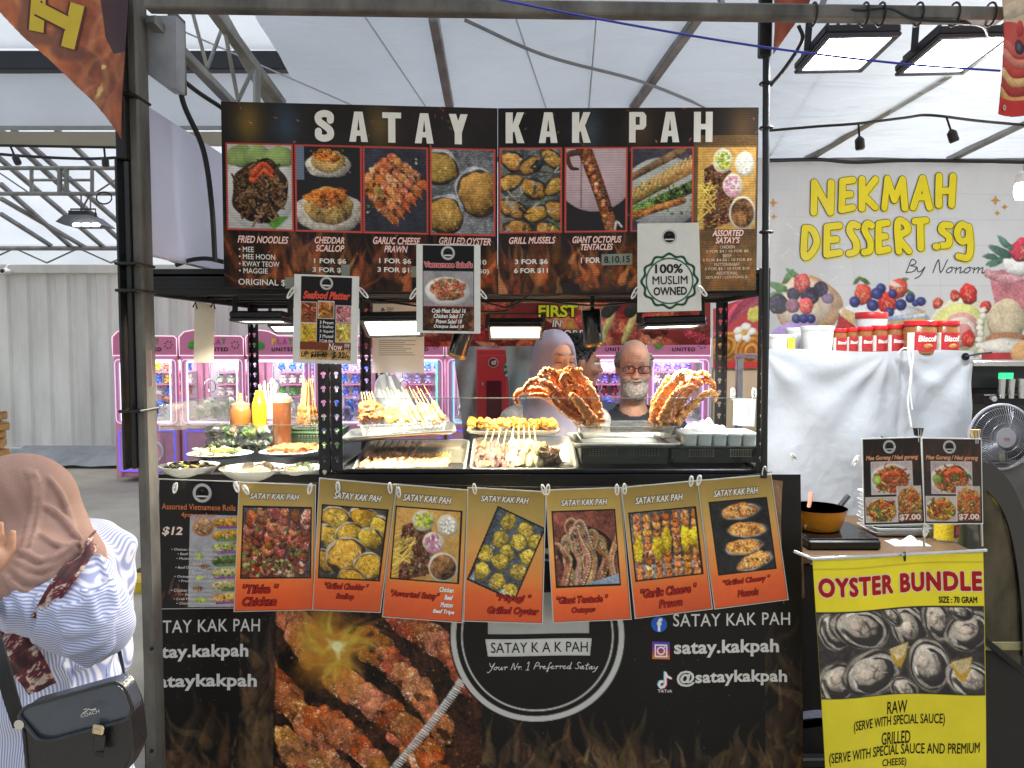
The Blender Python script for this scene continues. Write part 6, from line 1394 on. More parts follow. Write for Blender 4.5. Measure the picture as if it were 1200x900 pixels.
def hletter(pn):
    Hs = [[(47, -4), (39, 40)], [(52, 16), (80, 26)], [(96, 2), (75, 56)]]
    def bar(a, b, w, col, d):
        a, b = np.array(a, float), np.array(b, float); t = (b-a)/np.linalg.norm(b-a); n = np.array([-t[1], t[0]])*w; q = [a+n, b+n, b-n, a-n]
        pn.T.append((pn.pt(np.array([p[0] for p in q]), np.array([p[1] for p in q]), d), [(0, 1, 2, 3)], col))
    segs = [((46, -12), (45.5, 37)), ((92, 2), (76, 53)), ((50, 14), (88, 24))]
    segs = [((52, -14), (45, 38)), ((90, 4), (77, 54)), ((48, 12), (86, 30))]
    for k, (a, b) in enumerate(segs): bar(a, b, 9.6, (88, 56, 60), .0068+.0001*k)
    for k, (a, b) in enumerate(segs): bar(a, b, 7.4, (196, 172, 64), .0076+.0001*k)
CUR = [(-30, -20), (4, 16), (30, 45), (55, 68), (85, 98), (108, 118), (126, 137), (141, 156), (148, 168), (148, -20)]
pennant('flame_flag', 'orange flame printed pennant with a yellow letter H at the top left corner', CUR, 2.1, flamepaint((176, 96, 62), [(206, 120, 70), (190, 96, 60), (214, 140, 88), (156, 80, 62), (226, 160, 104), (140, 70, 66)], hdark), 1.5, hletter)
pennant('flame_flag', 'small dark red flame printed pennant hanging beside the right black pole', [(905, -20), (958, -20), (950, 4), (934, 26), (918, 48), (905, 66)], 2.31, flamepaint((140, 62, 40), [(176, 80, 46), (120, 50, 40), (190, 100, 56)]), 1.5)
def cakep(cv):
    cv.A[:] = (206, 180, 152); cv.rect(1168, 30, 1230, 140, (196, 74, 62)); cv.line([(1176, 18), (1200, 8), (1230, 14)], 9, 9, (206, 186, 160), .2, .05)
    for k, c in enumerate(((206, 96, 84), (214, 130, 110), (196, 70, 60), (214, 176, 120), (170, 56, 50), (206, 160, 96), (190, 66, 56))): cv.line([(1166, 52+k*11), (1190, 62+k*11), (1230, 56+k*11)], 5, 5, c, .35, .06, 4)
    cv.blob(1194, 34, 7, 9, 0, (190, 52, 46), .4, .05, .05); cv.blob(1196, 54, 9, 8, 0, (50, 46, 60), .5, .05, .1); cv.blob(1196, 54, 4, 4, 0, (96, 90, 110), .2, 0, 0); cv.rect(1168, 116, 1230, 140, (204, 52, 48))
def eyelet(pn): pn.strokes([[(1177+2.2*math.cos(a), 126+2.2*math.sin(a)) for a in np.linspace(0, 6.3, 14)]], 1.0, (190, 180, 176), d=.008)
pennant('dessert_flag', 'red and pink pancake printed pennant with an eyelet at the top right corner', [(1171, -20), (1230, -20), (1230, 136), (1168, 134)], 2.1, cakep, 1.5, eyelet)
rp = thing('flag_pole', 'thin black flag pole tied to the right end of the menu board', 'pole', (P(897, 600, 2.42).x, 2.42, 1.2))
b = MB(); b.box((P(898, 20, 2.35).x, 2.36, P(898, 30, 2.35).z+.06), (.036, .03, .3), .004); b.build('sleeve', BLACK, rp)
b = MB(); a0, a1 = P(898, 58, 2.36), P(895, 560, 2.38); b.tube([a0, P(897, 340, 2.37), a1], .011, 10); b.build('pole', BLACKP, rp)
for y in (98, 150, 272): b = MB(); b.tube([P(898, y, 2.365)+Vector((.018*math.cos(a), .018*math.sin(a), 0)) for a in np.linspace(0, 6, 12)], .004, 6); b.build('tie', CABLE, rp)
cable('power_cable', [P(936, 30, 2.25), P(940, 48, 2.25), P(920, 80, 2.25), P(903, 100, 2.25)], .006, 'black lamp cable looping from the floodlight down to the right flag pole')
cable('power_cable', [P(942, 9, 2.16), P(1000, 12, 2.12), P(1040, 10, 2.12), P(1070, 22, 2.12), P(1120, 26, 2.12), P(1150, 30, 2.2), P(1158, 42, 2.3)], .005, 'black lamp cable running along the eave bar above the two floodlights')
for x in (953, 1013, 1032, 1076, 1118, 1160):
    b = MB(); q = P(x, 17, 2.14); b.tube([q+Vector((0, .03*math.cos(a), .03*math.sin(a))) for a in np.linspace(0, 6.2, 14)], .003, 6); o = b.build('cable_tie', CABLE); tag(o, 'black cable tie round the eave bar, %s' % {953: 'just right of the flame pennant', 1013: 'above the right end of the left floodlight', 1032: 'left of centre between the two floodlights', 1076: 'above the left end of the right floodlight', 1118: 'above the middle of the right floodlight', 1160: 'nearest the pancake pennant'}[x], 'cable tie')
G2 = 'bright floodlights under the eave bar'
c = (P(965, 42, 2.3)+P(1013, 79, 2.56))/2
flood('bright white floodlight under the eave bar, left of the pair at the top right', c, .222, .26, (.02, -.08, -1), 10, (.93, .96, 1), 16, .03, group=G2)
c = (P(1098, 41, 2.3)+P(1132, 84, 2.56))/2
flood('bright white floodlight under the eave bar, right of the pair beside the pancake pennant', c, .225, .27, (.02, -.08, -1), 10, (.93, .96, 1), 16, .03, group=G2)
festoon([(902, 153), (960, 148), (1003, 145), (1060, 138), (1090, 135), (1150, 142), (1240, 150)], [(1006, 145, 1), (1109, 137, 5)], 3.2, 'black festoon cable with two empty sockets above the dessert banner', 1.15)
b = MB(); q = P(1200, 218, 3.2); b.lathe([(0, -.055), (.03, -.052), (.036, -.03), (.036, .0), (.03, .01), (.03, .012), (0, .012)], q, 24); t = thing('light_bulb', 'lit white LED bulb hanging at the right edge over the dessert stall', 'light', q); b.build('bulb', M('bulb_white', (255, 252, 245), emit=7), t)
l = bpy.data.lights.new('bulb_light', 'POINT'); l.energy = 20; l.shadow_soft_size = .05; l.color = (1, .97, .92); lo = bpy.data.objects.new('bulb_light', l); COL.objects.link(lo); lo.parent = t; lo.location = (0, 0, -.09)
b = MB(); b.lathe([(.031, .012), (.031, .05), (.014, .06), (0, .06)], q, 20); b.build('bulb_base', WHITE_P, t)
b = MB(); b.tube([q+Vector((0, 0, .06)), q+Vector((0, 0, .35))], .004, 6); b.build('flex', CABLE, t)

# ============================================================= DESSERT STALL ON THE RIGHT
pn = Panel([(880, 186), (1245, 193), (1245, 436), (880, 436)], 4.95, org=(880, 186), wh=(365, 248), bulge=lambda u, v: .008*np.sin(u*22)+.012*np.sin(v*9+u*4)+.003*np.sin(u*48+v*9))
ban = pn.slab('stall_banner', M('banner_vinyl', (206, 206, 208), .5), th=.0015, nu=180, nv=40); tag(ban, 'wide white dessert stall banner with yellow bubble lettering and painted berries and cakes', 'banner')
cv = pn.canvas(1.0, (204, 204, 206)); cv.grain(pn.box(), .02, .3, NB)
for y in (222, 252, 283, 331): cv.rect(880, y, 1245, y+.9, (188, 188, 192), .6)
for x in (930, 1000, 1041, 1100): cv.rect(x, 186, x+.8, 436, (190, 190, 194), .5)
for _ in range(30): x, y = rnd(900, 1080), rnd(230, 330); cv.line([(x, y), (x+rnd(-14, 14), y+rnd(-10, 10))], .7, .3, (228, 228, 230), 0, alpha=.6)
def berry(x, y, r, c, seeds=True):
    cv.blob(x, y, r, r*1.1, rnd(-.4, .4), c, .55, .08, .12, 7)
    if seeds:
        for _ in range(int(r*2)): a, q = rnd(0, 6.3), rnd(0, .8)*r; cv.blob(x+q*math.cos(a), y+q*math.sin(a), .6, .8, 0, (226, 190, 130), 0, 0, 0, alpha=.8)
def blue(x, y, r): cv.blob(x, y, r, r, 0, (48, 54, 110), .6, .02, .08); cv.blob(x-r*.2, y-r*.25, r*.35, r*.3, 0, (120, 130, 176), 0, .1, 0, alpha=.6, soft=2)
def black(x, y, r):
    cv.blob(x, y, r, r, 0, (44, 38, 56), .5, .05, .1)
    for _ in range(22): a, q = rnd(0, 6.3), rnd(0, .85)*r; cv.blob(x+q*math.cos(a), y+q*math.sin(a), r*.2, r*.2, 0, jit((66, 58, 84), 16), .7, .05, 0)
def leaf(x, y, a, l, c=(90, 130, 84)): cv.blob(x, y, l, l*.38, a, c, .4, .12, .1)
cv.blob(945, 355, 40, 36, .3, (206, 160, 112), .4, .04, .08); cv.blob(940, 352, 34, 30, .3, (220, 200, 176), .3, .06, .05)
for q in ((924, 322, -.9, 10), (912, 334, .4, 12), (930, 318, .6, 9), (908, 343, -.3, 9)): leaf(*q)
black(911, 354, 12); black(949, 344, 11); black(962, 336, 9); black(930, 342, 8); berry(940, 329, 10, (206, 80, 84)); berry(944, 356, 9, (200, 84, 88)); berry(928, 356, 8, (150, 100, 120), False); cv.blob(970, 347, 7, 6, 0, (120, 96, 130), .4, .05, .1)
cv.blob(936, 392, 34, 18, 0, (168, 140, 196), .35, .03, .06); cv.rect(905, 395, 970, 412, (190, 170, 206), .8)
for x in (932, 941, 950): blue(x, 371, 5.5)
cv.blob(1035, 366, 52, 15, .06, (220, 222, 228), .4, .05, .05); cv.poly([(984, 356), (1020, 374), (1084, 360), (1082, 372), (1030, 384), (985, 378)], (206, 170, 110), .8, .08); cv.poly([(982, 366), (1004, 382), (978, 384)], (190, 56, 56), 1, .1)
for q in ((1003, 326, -.8, 6), (1012, 326, .5, 7), (1056, 326, -.4, 8), (1066, 340, .7, 7)): leaf(*q, (84, 120, 60))
berry(1010, 342, 11, (206, 80, 64)); berry(1052, 335, 11, (204, 76, 64)); berry(1038, 352, 12, (192, 50, 48)); cv.blob(1048, 330, 8, 3, .3, (226, 206, 190), .2, .2, 0)
for q in ((1000, 351, 6.5), (1021, 355, 7), (1031, 335, 6), (1026, 341, 7), (1045, 341, 5.5), (1055, 354, 7), (1041, 363, 6), (1066, 346, 5.5), (1078, 350, 5.5), (1072, 352, 4)): blue(*q)
cv.poly([(1022, 374), (1034, 370), (1034, 384), (1020, 384)], (190, 50, 50)); cv.line([(1030, 372), (1082, 366)], 3, 2, (170, 190, 220), .2)
cv.blob(1128, 382, 40, 38, 0, (220, 214, 190), .3, .03, .05); cv.blob(1124, 380, 31, 29, 0, (216, 214, 140), .3, .03, .05); cv.blob(1126, 384, 23, 21, 0, (206, 150, 150), .3, .04, .06); cv.blob(1126, 384, 18, 16, 0, (222, 206, 190), .3, .05, .05); cv.blob(1128, 386, 11, 10, 0, (206, 140, 140), .3, .05, .05)
for q in ((1133, 341, 11, (190, 48, 50)), (1117, 343, 6, (196, 60, 60)), (1155, 356, 7, (196, 56, 60)), (1097, 352, 6, (196, 70, 66)), (1135, 394, 9, (196, 48, 46))): berry(*q)
for k in range(9): cv.blob(1152+rnd(-3, 3), 360+k*7, 5, 4, 0, (226, 220, 206), .5, .1, .05)
cv.poly([(1157, 314), (1210, 306), (1210, 372), (1166, 352)], (206, 130, 140), 1, .08); cv.line([(1156, 316), (1178, 322), (1210, 318)], 5, 5, (214, 160, 166), .3); cv.blob(1190, 306, 17, 12, 0, (226, 224, 222), .5, .1, .05); berry(1197, 288, 14, (186, 58, 80))
for q in ((1172, 290, .5, 14), (1166, 302, -.5, 12), (1178, 280, .9, 11), (1160, 296, .1, 9)): leaf(*q, (78, 112, 96))
cv.blob(1180, 372, 22, 26, 0, (206, 190, 160), .4, .04, .07); cv.blob(1180, 394, 24, 8, 0, (170, 120, 90), .4, .05, .1); cv.blob(1178, 402, 28, 9, 0, (220, 214, 204), .5, .1, .06); cv.rect(1152, 411, 1245, 436, (186, 60, 62), 1, .06); cv.blob(1205, 412, 19, 17, 0, (206, 160, 110), .4, .03, .06)
pn.sheet(cv, 'banner_print', M('banner_gloss', rough=.4, var=.03, scale=8, attr=True), ban, gain=1.0, d=.004)
Z = lambda x, y: (840+x*.3, 180+y*.3)
LET = {'N': [[(0, 1), (0, 0), (1, 1), (1, 0)]], 'E': [[(.95, 0), (0, .05), (0, 1), (1, .92)], [(0, .5), (.75, .47)]], 'K': [[(0, 0), (.05, 1)], [(.95, 0), (.1, .55), (1, .95)]], 'M': [[(0, 1), (.1, 0), (.5, .72), (.85, 0), (1, 1)]], 'A': [[(0, 1), (.5, 0), (1, 1)], [(.22, .66), (.8, .64)]],
       'H': [[(0, 0), (.05, 1)], [(1, 0), (.95, 1)], [(0, .52), (1, .5)]], 'D': [[(.1, .02), (.05, 1), (.6, .9), (1, .5), (.65, .08), (.1, .02)]], 'S': [[(1, .08), (.35, .02), (.08, .25), (.8, .62), (.75, .92), (0, 1)]], 'R': [[(.05, 1), (0, .02), (.7, .04), (.9, .28), (.1, .52), (1, .98)]], 'T': [[(0, .04), (1, 0)], [(.5, .04), (.5, 1)]],
       '.': [[(.4, .5), (.6, .5)]], 's': [[(1, .05), (.3, .04), (.1, .3), (.85, .6), (.7, .95), (0, 1)]], 'g': [[(.95, .1), (.4, 0), (.05, .25), (.35, .5), (.9, .4), (.95, .06), (1, .65), (.75, .98), (.1, .95)]]}
rowsL = [('N', 378, 442, 108, 222), ('E', 484, 526, 98, 212), ('K', 560, 615, 94, 205), ('M', 652, 735, 90, 200), ('A', 768, 832, 84, 196), ('H', 862, 915, 76, 186), ('D', 340, 392, 280, 390), ('E', 430, 480, 272, 385), ('S', 516, 548, 264, 380), ('S', 572, 602, 262, 376), ('E', 632, 670, 258, 370), ('R', 708, 750, 254, 370), ('T', 776, 818, 246, 355), ('.', 846, 860, 345, 355), ('s', 872, 908, 262, 346), ('g', 930, 985, 262, 395)]
LS = []; LG = []
for ch, x0, x1, y0, y1 in rowsL:
    LG.append([])
    for s_ in LET[ch]:
        q = [Z(x0+(x1-x0)*a, y0+(y1-y0)*b_) for a, b_ in s_]
        if ch in 'DSsgR' and len(q) > 3: q = [(v.x, v.y) for v in bez([(a, b_, 0) for a, b_ in q], 4)]
        LS.append(q); LG[-1].append(q)
pn.strokes([[(x+1.6, y+1.6) for x, y in q] for q in LS], 4.8, (214, 206, 90), d=.006)
for k in range(len(LG)): pn.strokes(LG[k], 4.7, (48, 44, 40), d=.0085+.004*(k % 2)); pn.strokes(LG[k], 3.9, (226, 206, 20), d=.0105+.004*(k % 2))
script(pn, 'By Nonom', 1060, 316, 1.72, .6, (50, 70, 56), .006)
for x, y, r in ((905, 237, 5.5), (906, 253, 4), (1168, 229, 6), (1179, 236.5, 4), (1170, 244, 4)):
    pts = [(x+(r if k % 2 == 0 else r*.38)*math.sin(k*math.pi/4), y-(r if k % 2 == 0 else r*.38)*math.cos(k*math.pi/4)) for k in range(8)]; pn.T.append((pn.pt(np.array([p[0] for p in pts]), np.array([p[1] for p in pts]), .007), [tuple(range(7, -1, -1))], (196, 140, 50)))
pn.letters('lettering', M('bubble_ink', rough=.4, attr=True, var=.04, scale=12), ban)
b = MB(); b.tube(bez([P(900, 188, 4.9), P(960, 187, 4.9), P(1000, 190, 4.9), P(1060, 188, 4.9), P(1150, 189, 4.9), P(1240, 191, 4.9)]), .012, 8); tag(b.build('rope', CABLE), 'black cord running along the top edge of the dessert banner', 'cord')
# painted pancake panel and wood panel left of it
pn = Panel([(836, 362), (892, 343), (892, 431), (836, 431)], 4.2, org=(836, 343), wh=(56, 88)); o = pn.slab('painted_sign', M('panel_board', (190, 120, 110), .6), th=.006); tag(o, 'pink sign painted with folded pancakes and a white flower, behind the right rack post', 'sign')
cv = pn.canvas(1.0, (196, 80, 84)); cv.A[:] = (190, 74, 78)
for k in range(9): cv.line([(834+k*2, 386-k*2), (860, 364-k*1.5), (886, 358-k*3)], 4, 3, jit((206, 96, 116), 18), .4, .1)
for k in range(6): cv.blob(850-k*.6, 402, 19-k*2.8, 21-k*3, .5, (206, 150, 70) if k % 2 == 0 else (160, 100, 50), .3, .03, .08)
for k in range(6): cv.blob(880, 410, 19-k*2.8, 24-k*3.6, .2, (200, 140, 60) if k % 2 == 0 else (150, 92, 46), .3, .03, .08)
for a in range(5): cv.blob(872+8*math.cos(a*1.256), 386+7*math.sin(a*1.256), 6, 5, a, (228, 224, 216), .3, .1, .03)
cv.blob(872, 386, 4, 4, 0, (206, 160, 80), .3); cv.blob(884, 366, 9, 9, 0, (206, 196, 100), .3, .1, .08); cv.rect(836, 424, 892, 432, (196, 62, 60)); pn.sheet(cv, 'panel_print', INK(), o)
b = MB(); a, c = P(836, 431, 4.22), P(892, 600, 4.22); b.box(((a.x+c.x)/2, 4.24, (a.z+c.z)/2-.1), (c.x-a.x, .03, a.z-c.z+.2), .003); o = b.build('wood_panel', M('pale_wood', (196, 172, 142), .55, 0, .14, 6, stretch=(3, 1, .3))); tag(o, 'pale wood grain panel below the painted pancake panel', 'panel')
# shelf behind the white sheet, jars and tubs on it
SY = 3.25; sz = P(1000, 413, SY).z
sh = thing('stall_shelf', 'steel shelf unit hidden behind the hanging white sheet at the dessert stall', 'shelf', (P(1020, 500, 3.4).x, 3.45, 0)); xa_, xb_ = P(899, 0, SY).x, P(1141, 0, SY).x
b = MB(); b.box(((xa_+xb_)/2, 3.45, sz-.02), (xb_-xa_, .38, .02), .003); b.build('shelf_board', CHROME, sh)
b = MB(); b.box(((xa_+xb_)/2, 3.45, .95), (xb_-xa_, .38, .02), .003); b.build('shelf_board', CHROME, sh)
for x in (xa_+.02, xb_-.02):
    for y in (3.28, 3.62): b = MB(); b.box((x, y, (sz-.03)/2), (.03, .03, sz-.03), .003); b.build('leg', CHROME, sh)
def cloth(u, v):
    x0, x1 = xa_-.02, xb_+.0; z0 = sz+.012-.006*u; z1 = P(0, 640, 3.15).z; uu = u*(x1-x0)
    rad = sum(.010*math.exp(-1.3*math.hypot((u-p)*1.1, v))*math.sin(math.atan2(v, (u-p)*1.1+1e-6)*k+f0)*min(1, v*6) for p, k, f0 in ((0, 9, .4), (.60, 11, 1.), (1, 10, 2.2))); fold = rad+.02*v*math.sin(u*6.5+v*2.2)+.012*math.sin((u*1.1-v*.9)*10)*v**.6
    pk = sum(.02*math.exp(-((u-p)*9)**2-(v*3)**2) for p in (0, .28, .6, 1)); d2 = .012*math.exp(-((u-.68)/.018)**2)*(1-v*.3)
    return (x0+uu, 3.21-.02-fold-pk+d2+.004*NB[int(v*160) % 512, int(u*220) % 512]*min(1, v*3), z0+(z1-z0)*v+.012*math.sin(u*math.pi*3)*(1-v)*.4)
b = MB(); b.grid(cloth, 120, 80); o = b.build('white_sheet', fabric('tarp_sheet', (200, 205, 210), .3, wr=.12, wscale=12), ang=60); tag(o, 'white plastic sheet draped in folds in front of the dessert stall shelf', 'sheet')
b = MB(); b.tube(bez([P(1064, 408, 3.14), P(1068, 440, 3.1), P(1064, 470, 3.1), P(1068, 500, 3.1)]), .004, 6); b.tube(bez([P(1052, 414, 3.14), P(1060, 408, 3.14), P(1070, 414, 3.12), P(1066, 450, 3.1), P(1069, 480, 3.1)]), .003, 6); o = b.build('string', M('white_string', (220, 220, 214), .7)); tag(o, 'white string tied and dangling down the front of the white sheet', 'string')
b = MB(); b.lathe([(.006, 0), (.016, 0), (.016, .005), (.006, .005)], P(1131, 418, 3.16), 16, (math.pi/2, 0, 0)); o = b.build('eyelet', BLACK); tag(o, 'black eyelet at the top right corner of the white sheet', 'eyelet')
cable('cord', [P(1131, 418, 3.15), P(1145, 415, 3.15), P(1162, 413, 3.2)], .004, 'short black cord tied to the eyelet of the white sheet')
def pot(name, label, px, y0, y1, rpx, Y, body, prof, lid=None, lidcol=None, writing=None, group=None, label_col=None, cat='jar'):
    c = P(px, y1, Y); c.z = sz-.008; h = P(px, y0, Y).z-c.z; r = rpx*S(Y); t = thing(name, label, cat, c, group)
    b = MB(); b.lathe([(r*a, h*z) for a, z in prof], c, 32); b.build('body', body, t)
    if lid: b = MB(); b.lathe([(r*a, h*z) for a, z in lid], c, 32); b.build('lid', M('lid_'+str(lidcol), lidcol, .35, 0, .04), t)
    if label_col:
        b = MB(); b.grid(lambda u, v: (c.x+r*1.012*math.sin((u-.5)*2.6), c.y-r*1.012*math.cos((u-.5)*2.6), c.z+h*(.1+.55*v)), 20, 2, label_col)
        n = 2 if writing == 'big' else 1
        b.grid(lambda u, v: (c.x+r*1.02*math.sin(-1.28+.5*u), c.y-r*1.02*math.cos(-1.28+.5*u), c.z+h*(.1+.55*v)), 6, 2, (222, 216, 206))
        b.build('jar_label', VC(), t)
        V, F = glyphs('Biscoff', .03, .1, 1.); mn, mx = V.min(0), V.max(0); q = (V-mn)/(mx-mn); wv = 1.35; hh = .18 if writing == 'big' else .13
        a = -.55+q[:, 0]*wv; b = MB(); b.add(np.stack([c.x+r*1.03*np.sin(a), c.y-r*1.03*np.cos(a), c.z+h*(.38+q[:, 1]*hh)], 1), F, (236, 230, 224)); b.build('lettering', INK(), t, smooth=False)
        if writing == 'big':
            b = MB(); b.lump(c+Vector((.004, -r*1.0, h*.24)), (r*.32, .004, h*.08), .05, (190, 120, 60)); b.build('biscuit_picture', VC(), t)
    return t
SPREAD = M('biscuit_spread', (136, 84, 40), .25, 0, .08, 20, coat=.5); JP = [(.9, 0), (1, .03), (1, .78), (.9, .84), (.9, .86)]; JL = [(.98, .84), (1.02, .86), (1.02, .98), (.98, 1), (0, 1)]
gj = 'small red jars in a row on the dessert shelf'
for k, (px, r) in enumerate(((983, 8.4), (997.5, 7), (1013, 8.6), (1030, 9), (1048, 9.4))):
    pot('spread_jar', 'small jar of biscuit spread with red lid and label, %s in the row' % ('first', 'second', 'third', 'fourth', 'fifth and largest')[k], px, 385-k*1.2, 416, r, 3.3, SPREAD, JP, JL, (190, 36, 40), None, gj, (166, 36, 38))
for k, (px, r) in enumerate(((1077, 17.5), (1107, 14.5))):
    pot('spread_jar', ('large jar of biscuit spread facing forward, next to the small red jars', 'large jar of biscuit spread at the right end of the row')[k], px, 376, 414, r, 3.24+.03*k, SPREAD, JP, JL, (190, 36, 40), 'big', 'large red jars on the dessert shelf', (176, 30, 36))
TUBW = M('tub_white', (222, 222, 220), .35, 0, .04); TP = [(.86, 0), (.9, .02), (1, .84), (1, .86)]; TL = [(1.03, .84), (1.04, .88), (1.04, .98), (1, 1), (0, 1)]
for px, y0, r, Y, l, lc in ((957, 382, 18, 3.28, 'large white plastic tub with a white lid, beside the red jars', (226, 226, 224)), (932, 384, 11, 3.42, 'narrow white plastic tub behind the large tub', (226, 226, 224)), (912, 392, 15, 3.3, 'white pail with a bent handle and green base beside the rack pole', (226, 230, 226)), (1020, 366, 17, 3.5, 'white tub with a red lid standing behind the small red jars', (186, 40, 40))):
    t = pot('plastic_tub', l, px, y0, 417, r, Y, TUBW, TP, TL, lc, None, 'white tubs on the dessert shelf', None, 'tub')
    if 'pail' in l:
        b = MB(); c = P(px, 400, Y); b.tube([c+Vector((.055*math.cos(a), -.058, -.02+.05*math.sin(a))) for a in np.linspace(-2.8, -.3, 14)], .0025, 6); b.build('handle', WHITE_P, t)
        b = MB(); b.box(c+Vector((.035, -.056, -.01)), (.03, .004, .05)); b.build('sticker', M('yellow_label', (206, 190, 60), .5), t)
# noodle posters clipped in a pair
def mee(cv):
    cv.A[:] = (46, 36, 34); cv.grain(cv.b, .2, 1, NB); wisps(cv, (4, 10, 68, 40), 24, [(110, 66, 40), (86, 50, 34)], (8, 24), (1, 3), (.2, .5)); emblem(None, cv, 32, 9, 7.5)
    noodles(cv, (9.5, 26, 58, 63), 170, ((176, 110, 60), (150, 84, 44), (206, 150, 90), (110, 70, 40), (196, 70, 44), (90, 100, 50)), (190, 170, 166), False, 3, .44, (1.1, 2.0))
    cv.blob(16, 46, 5.5, 5.5, 0, (150, 170, 80), .3, 0, .1, rim=(100, 130, 50)); cv.frame(9, 25.5, 58.5, 63.5, (206, 200, 196), .8)
    noodles(cv, (2, 66, 38, 94), 120, ((206, 150, 60), (226, 180, 90), (160, 100, 40), (90, 110, 50), (150, 50, 40)), (196, 180, 170), False, 2, .5, (1.6, 2.8)); noodles(cv, (40, 54, 68, 94), 130, ((176, 120, 60), (206, 150, 90), (140, 80, 40), (90, 110, 50), (190, 90, 50)), (196, 180, 170), False, 2, .55, (2, 3.4))
    cv.poly([(38.5, 66), (41, 64), (68, 45), (70, 42), (40, 42), (38, 60)], (46, 36, 34), 0); cv.frame(1.5, 65.5, 38.5, 95, (206, 200, 196), .8); cv.rect(38.5, 54, 39.5, 95, (206, 200, 196)); cv.rect(40, 85, 68, 94, (90, 60, 40), .6)
for k, q in enumerate((([(1011, 515), (1078, 513), (1083, 613), (1013, 615)]), ([(1081, 514), (1149, 515), (1151, 613), (1084, 613)]))):
    pn = Panel(q, 2.36+.004*k, wh=(70, 97)); o = pn.slab('noodle_poster', PAPER, margin=1.2, th=.002); tag(o, ('left of the twin dark mee goreng noodle posters priced $7.00', 'right of the twin dark mee goreng noodle posters priced $7.00')[k], 'poster', 'noodle posters')
    cv = pn.canvas(1.2); mee(cv); pn.sheet(cv, 'poster_print', GLOSSY_INK(), o); pn.text('Mee Goreng / Nasi goreng', 3, 18.5, 66, 25, (206, 150, 110), bold=.03, shear=.2, edge=(120, 60, 40), ew=.05); pn.text('$7.00', 41, 86, 66, 93.5, (226, 206, 196), bold=.03, edge=(150, 60, 50), ew=.06); pn.letters('lettering', INK(), o)
for x, y, l in ((1076, 506, 'black bulldog clip on the top edge between the twin noodle posters'), (1143, 508, 'wooden peg on the top right corner of the right noodle poster')):
    q = P(x, y, 2.35); t = thing('bulldog_clip', l, 'clip', q); b = MB(); b.prism([(-.014, .012), (.014, .012), (.009, -.012), (-.009, -.012)], -.006, .006, lambda u, v, d: q+Vector((u, d, v))); b.build('clip_body', BLACK if x < 1100 else SKIN_STICK, t)
    b = MB(); b.tube([q+Vector((-.004, -.008, .01)), q+Vector((-.003, -.01, -.03)), q+Vector((.003, -.01, -.03)), q+Vector((.004, -.008, .01))], .0015, 6); b.build('clip_lever', CHROME, t)
clip(1003, 540, 2.36, 'wire clip at the left edge of the left noodle poster', .5, 13, 'wire clips around the noodle posters'); clip(930, 536, 2.75, 'wire clip at the lower left of the white sheet', -.5, 9, 'wire clips around the noodle posters'); clip(1085, 622, 2.36, 'wire clip under the noodle posters', .2, 13, 'wire clips around the noodle posters')
for x0, y0, x1, y1, l in ((1079, 512, 1083, 640, 'thin white rod between the twin noodle posters'), (1147, 505, 1151, 640, 'thin metal rod at the right edge of the noodle posters')):
    b = MB(); b.tube([P(x0, y0, 2.375), P(x1, y1, 2.375)], .0035, 8); o = b.build('display_rod', CHROME); tag(o, l, 'rod')
# table with cooker, pan, boxes, can
TZ = .93; txa, txb = P(936, 650, 2.55).x, P(1153, 650, 2.55).x
tb = thing('stall_table', 'black cloth covered table of the dessert stall carrying the cooker and pan', 'table', ((txa+txb)/2, 2.85, 0))
b = MB(); b.box(((txa+txb)/2, 2.85, TZ-.015), (txb-txa, .6, .03), .004); b.build('tabletop', M('table_wood', (92, 70, 50), .5, 0, .15, 6, stretch=(.4, 3, 1)), tb)
b = MB(); b.box(((txa+txb)/2, 2.56, (TZ-.03)/2), (txb-txa-.02, .012, TZ-.04)); b.build('front_cloth', M('black_cloth', (24, 22, 24), .8, 0, .2, 6), tb)
for x in (txa+.04, txb-.04):
    for y in (2.6, 3.1): b = MB(); b.box((x, y, TZ/2-.02), (.035, .035, TZ-.04), .003); b.build('leg', BLACK, tb)
q = P(972, 640, 2.74); q.z = TZ; t = thing('induction_cooker', 'flat black induction cooker under the yellow pan', 'cooker', q)
b = MB(); b.box(q+Vector((0, 0, .018)), (.25, .26, .034), .006); b.build('cooker_body', BLACKP, t); b = MB(); b.box(q+Vector((.0, 0, .038)), (.24, .25, .006), .002); b.build('glass_top', M('cooker_glass', (14, 14, 15), .12, 0, .05, spec=.7), t)
q = P(957, 628, 2.76); q.z = TZ+.042; r = 33*S(2.76); t = thing('frying_pan', 'yellow enamel frying pan with a dark inside on the black cooker', 'pan', q)
b = MB(); b.lathe([(r*.72, 0), (r*.78, .004), (r*.97, .055), (r*1.0, .075), (r*1.02, .077)], q, 40); b.build('pan_outside', M('pan_yellow', (206, 130, 20), .3, 0, .12, 9, coat=.4), t)
b = MB(); b.lathe([(r*1.02, .077), (r*.985, .077), (r*.95, .055), (r*.76, .008), (0, .008)], q, 40); b.build('pan_inside', M('pan_grey', (52, 52, 56), .35, .2, .2, 12), t)
b = MB(); b.tube([q+Vector((r*.9, .03, .07)), q+Vector((r*1.6, .12, .09))], .010, 8); b.build('handle', BLACKP, t)
a = P(944, 613, 2.74); e = P(951, 578, 2.78); t = thing('spatula', 'copper coloured slotted spatula standing in the frying pan', 'spatula', a); cpm = M('copper_nylon', (196, 130, 106), .4, .1, .08)
b = MB(); b.tube([a+(e-a)*.25, e], [.006, .009], 8); b.build('handle', cpm, t)
b = MB(); d_ = (e-a).normalized(); sx = Vector((1, 0, 0))
for k in range(-2, 3): b.bar(a+sx*k*.0115-d_*.01, a+sx*k*.0115*.8+d_*.04, .0085, .003)
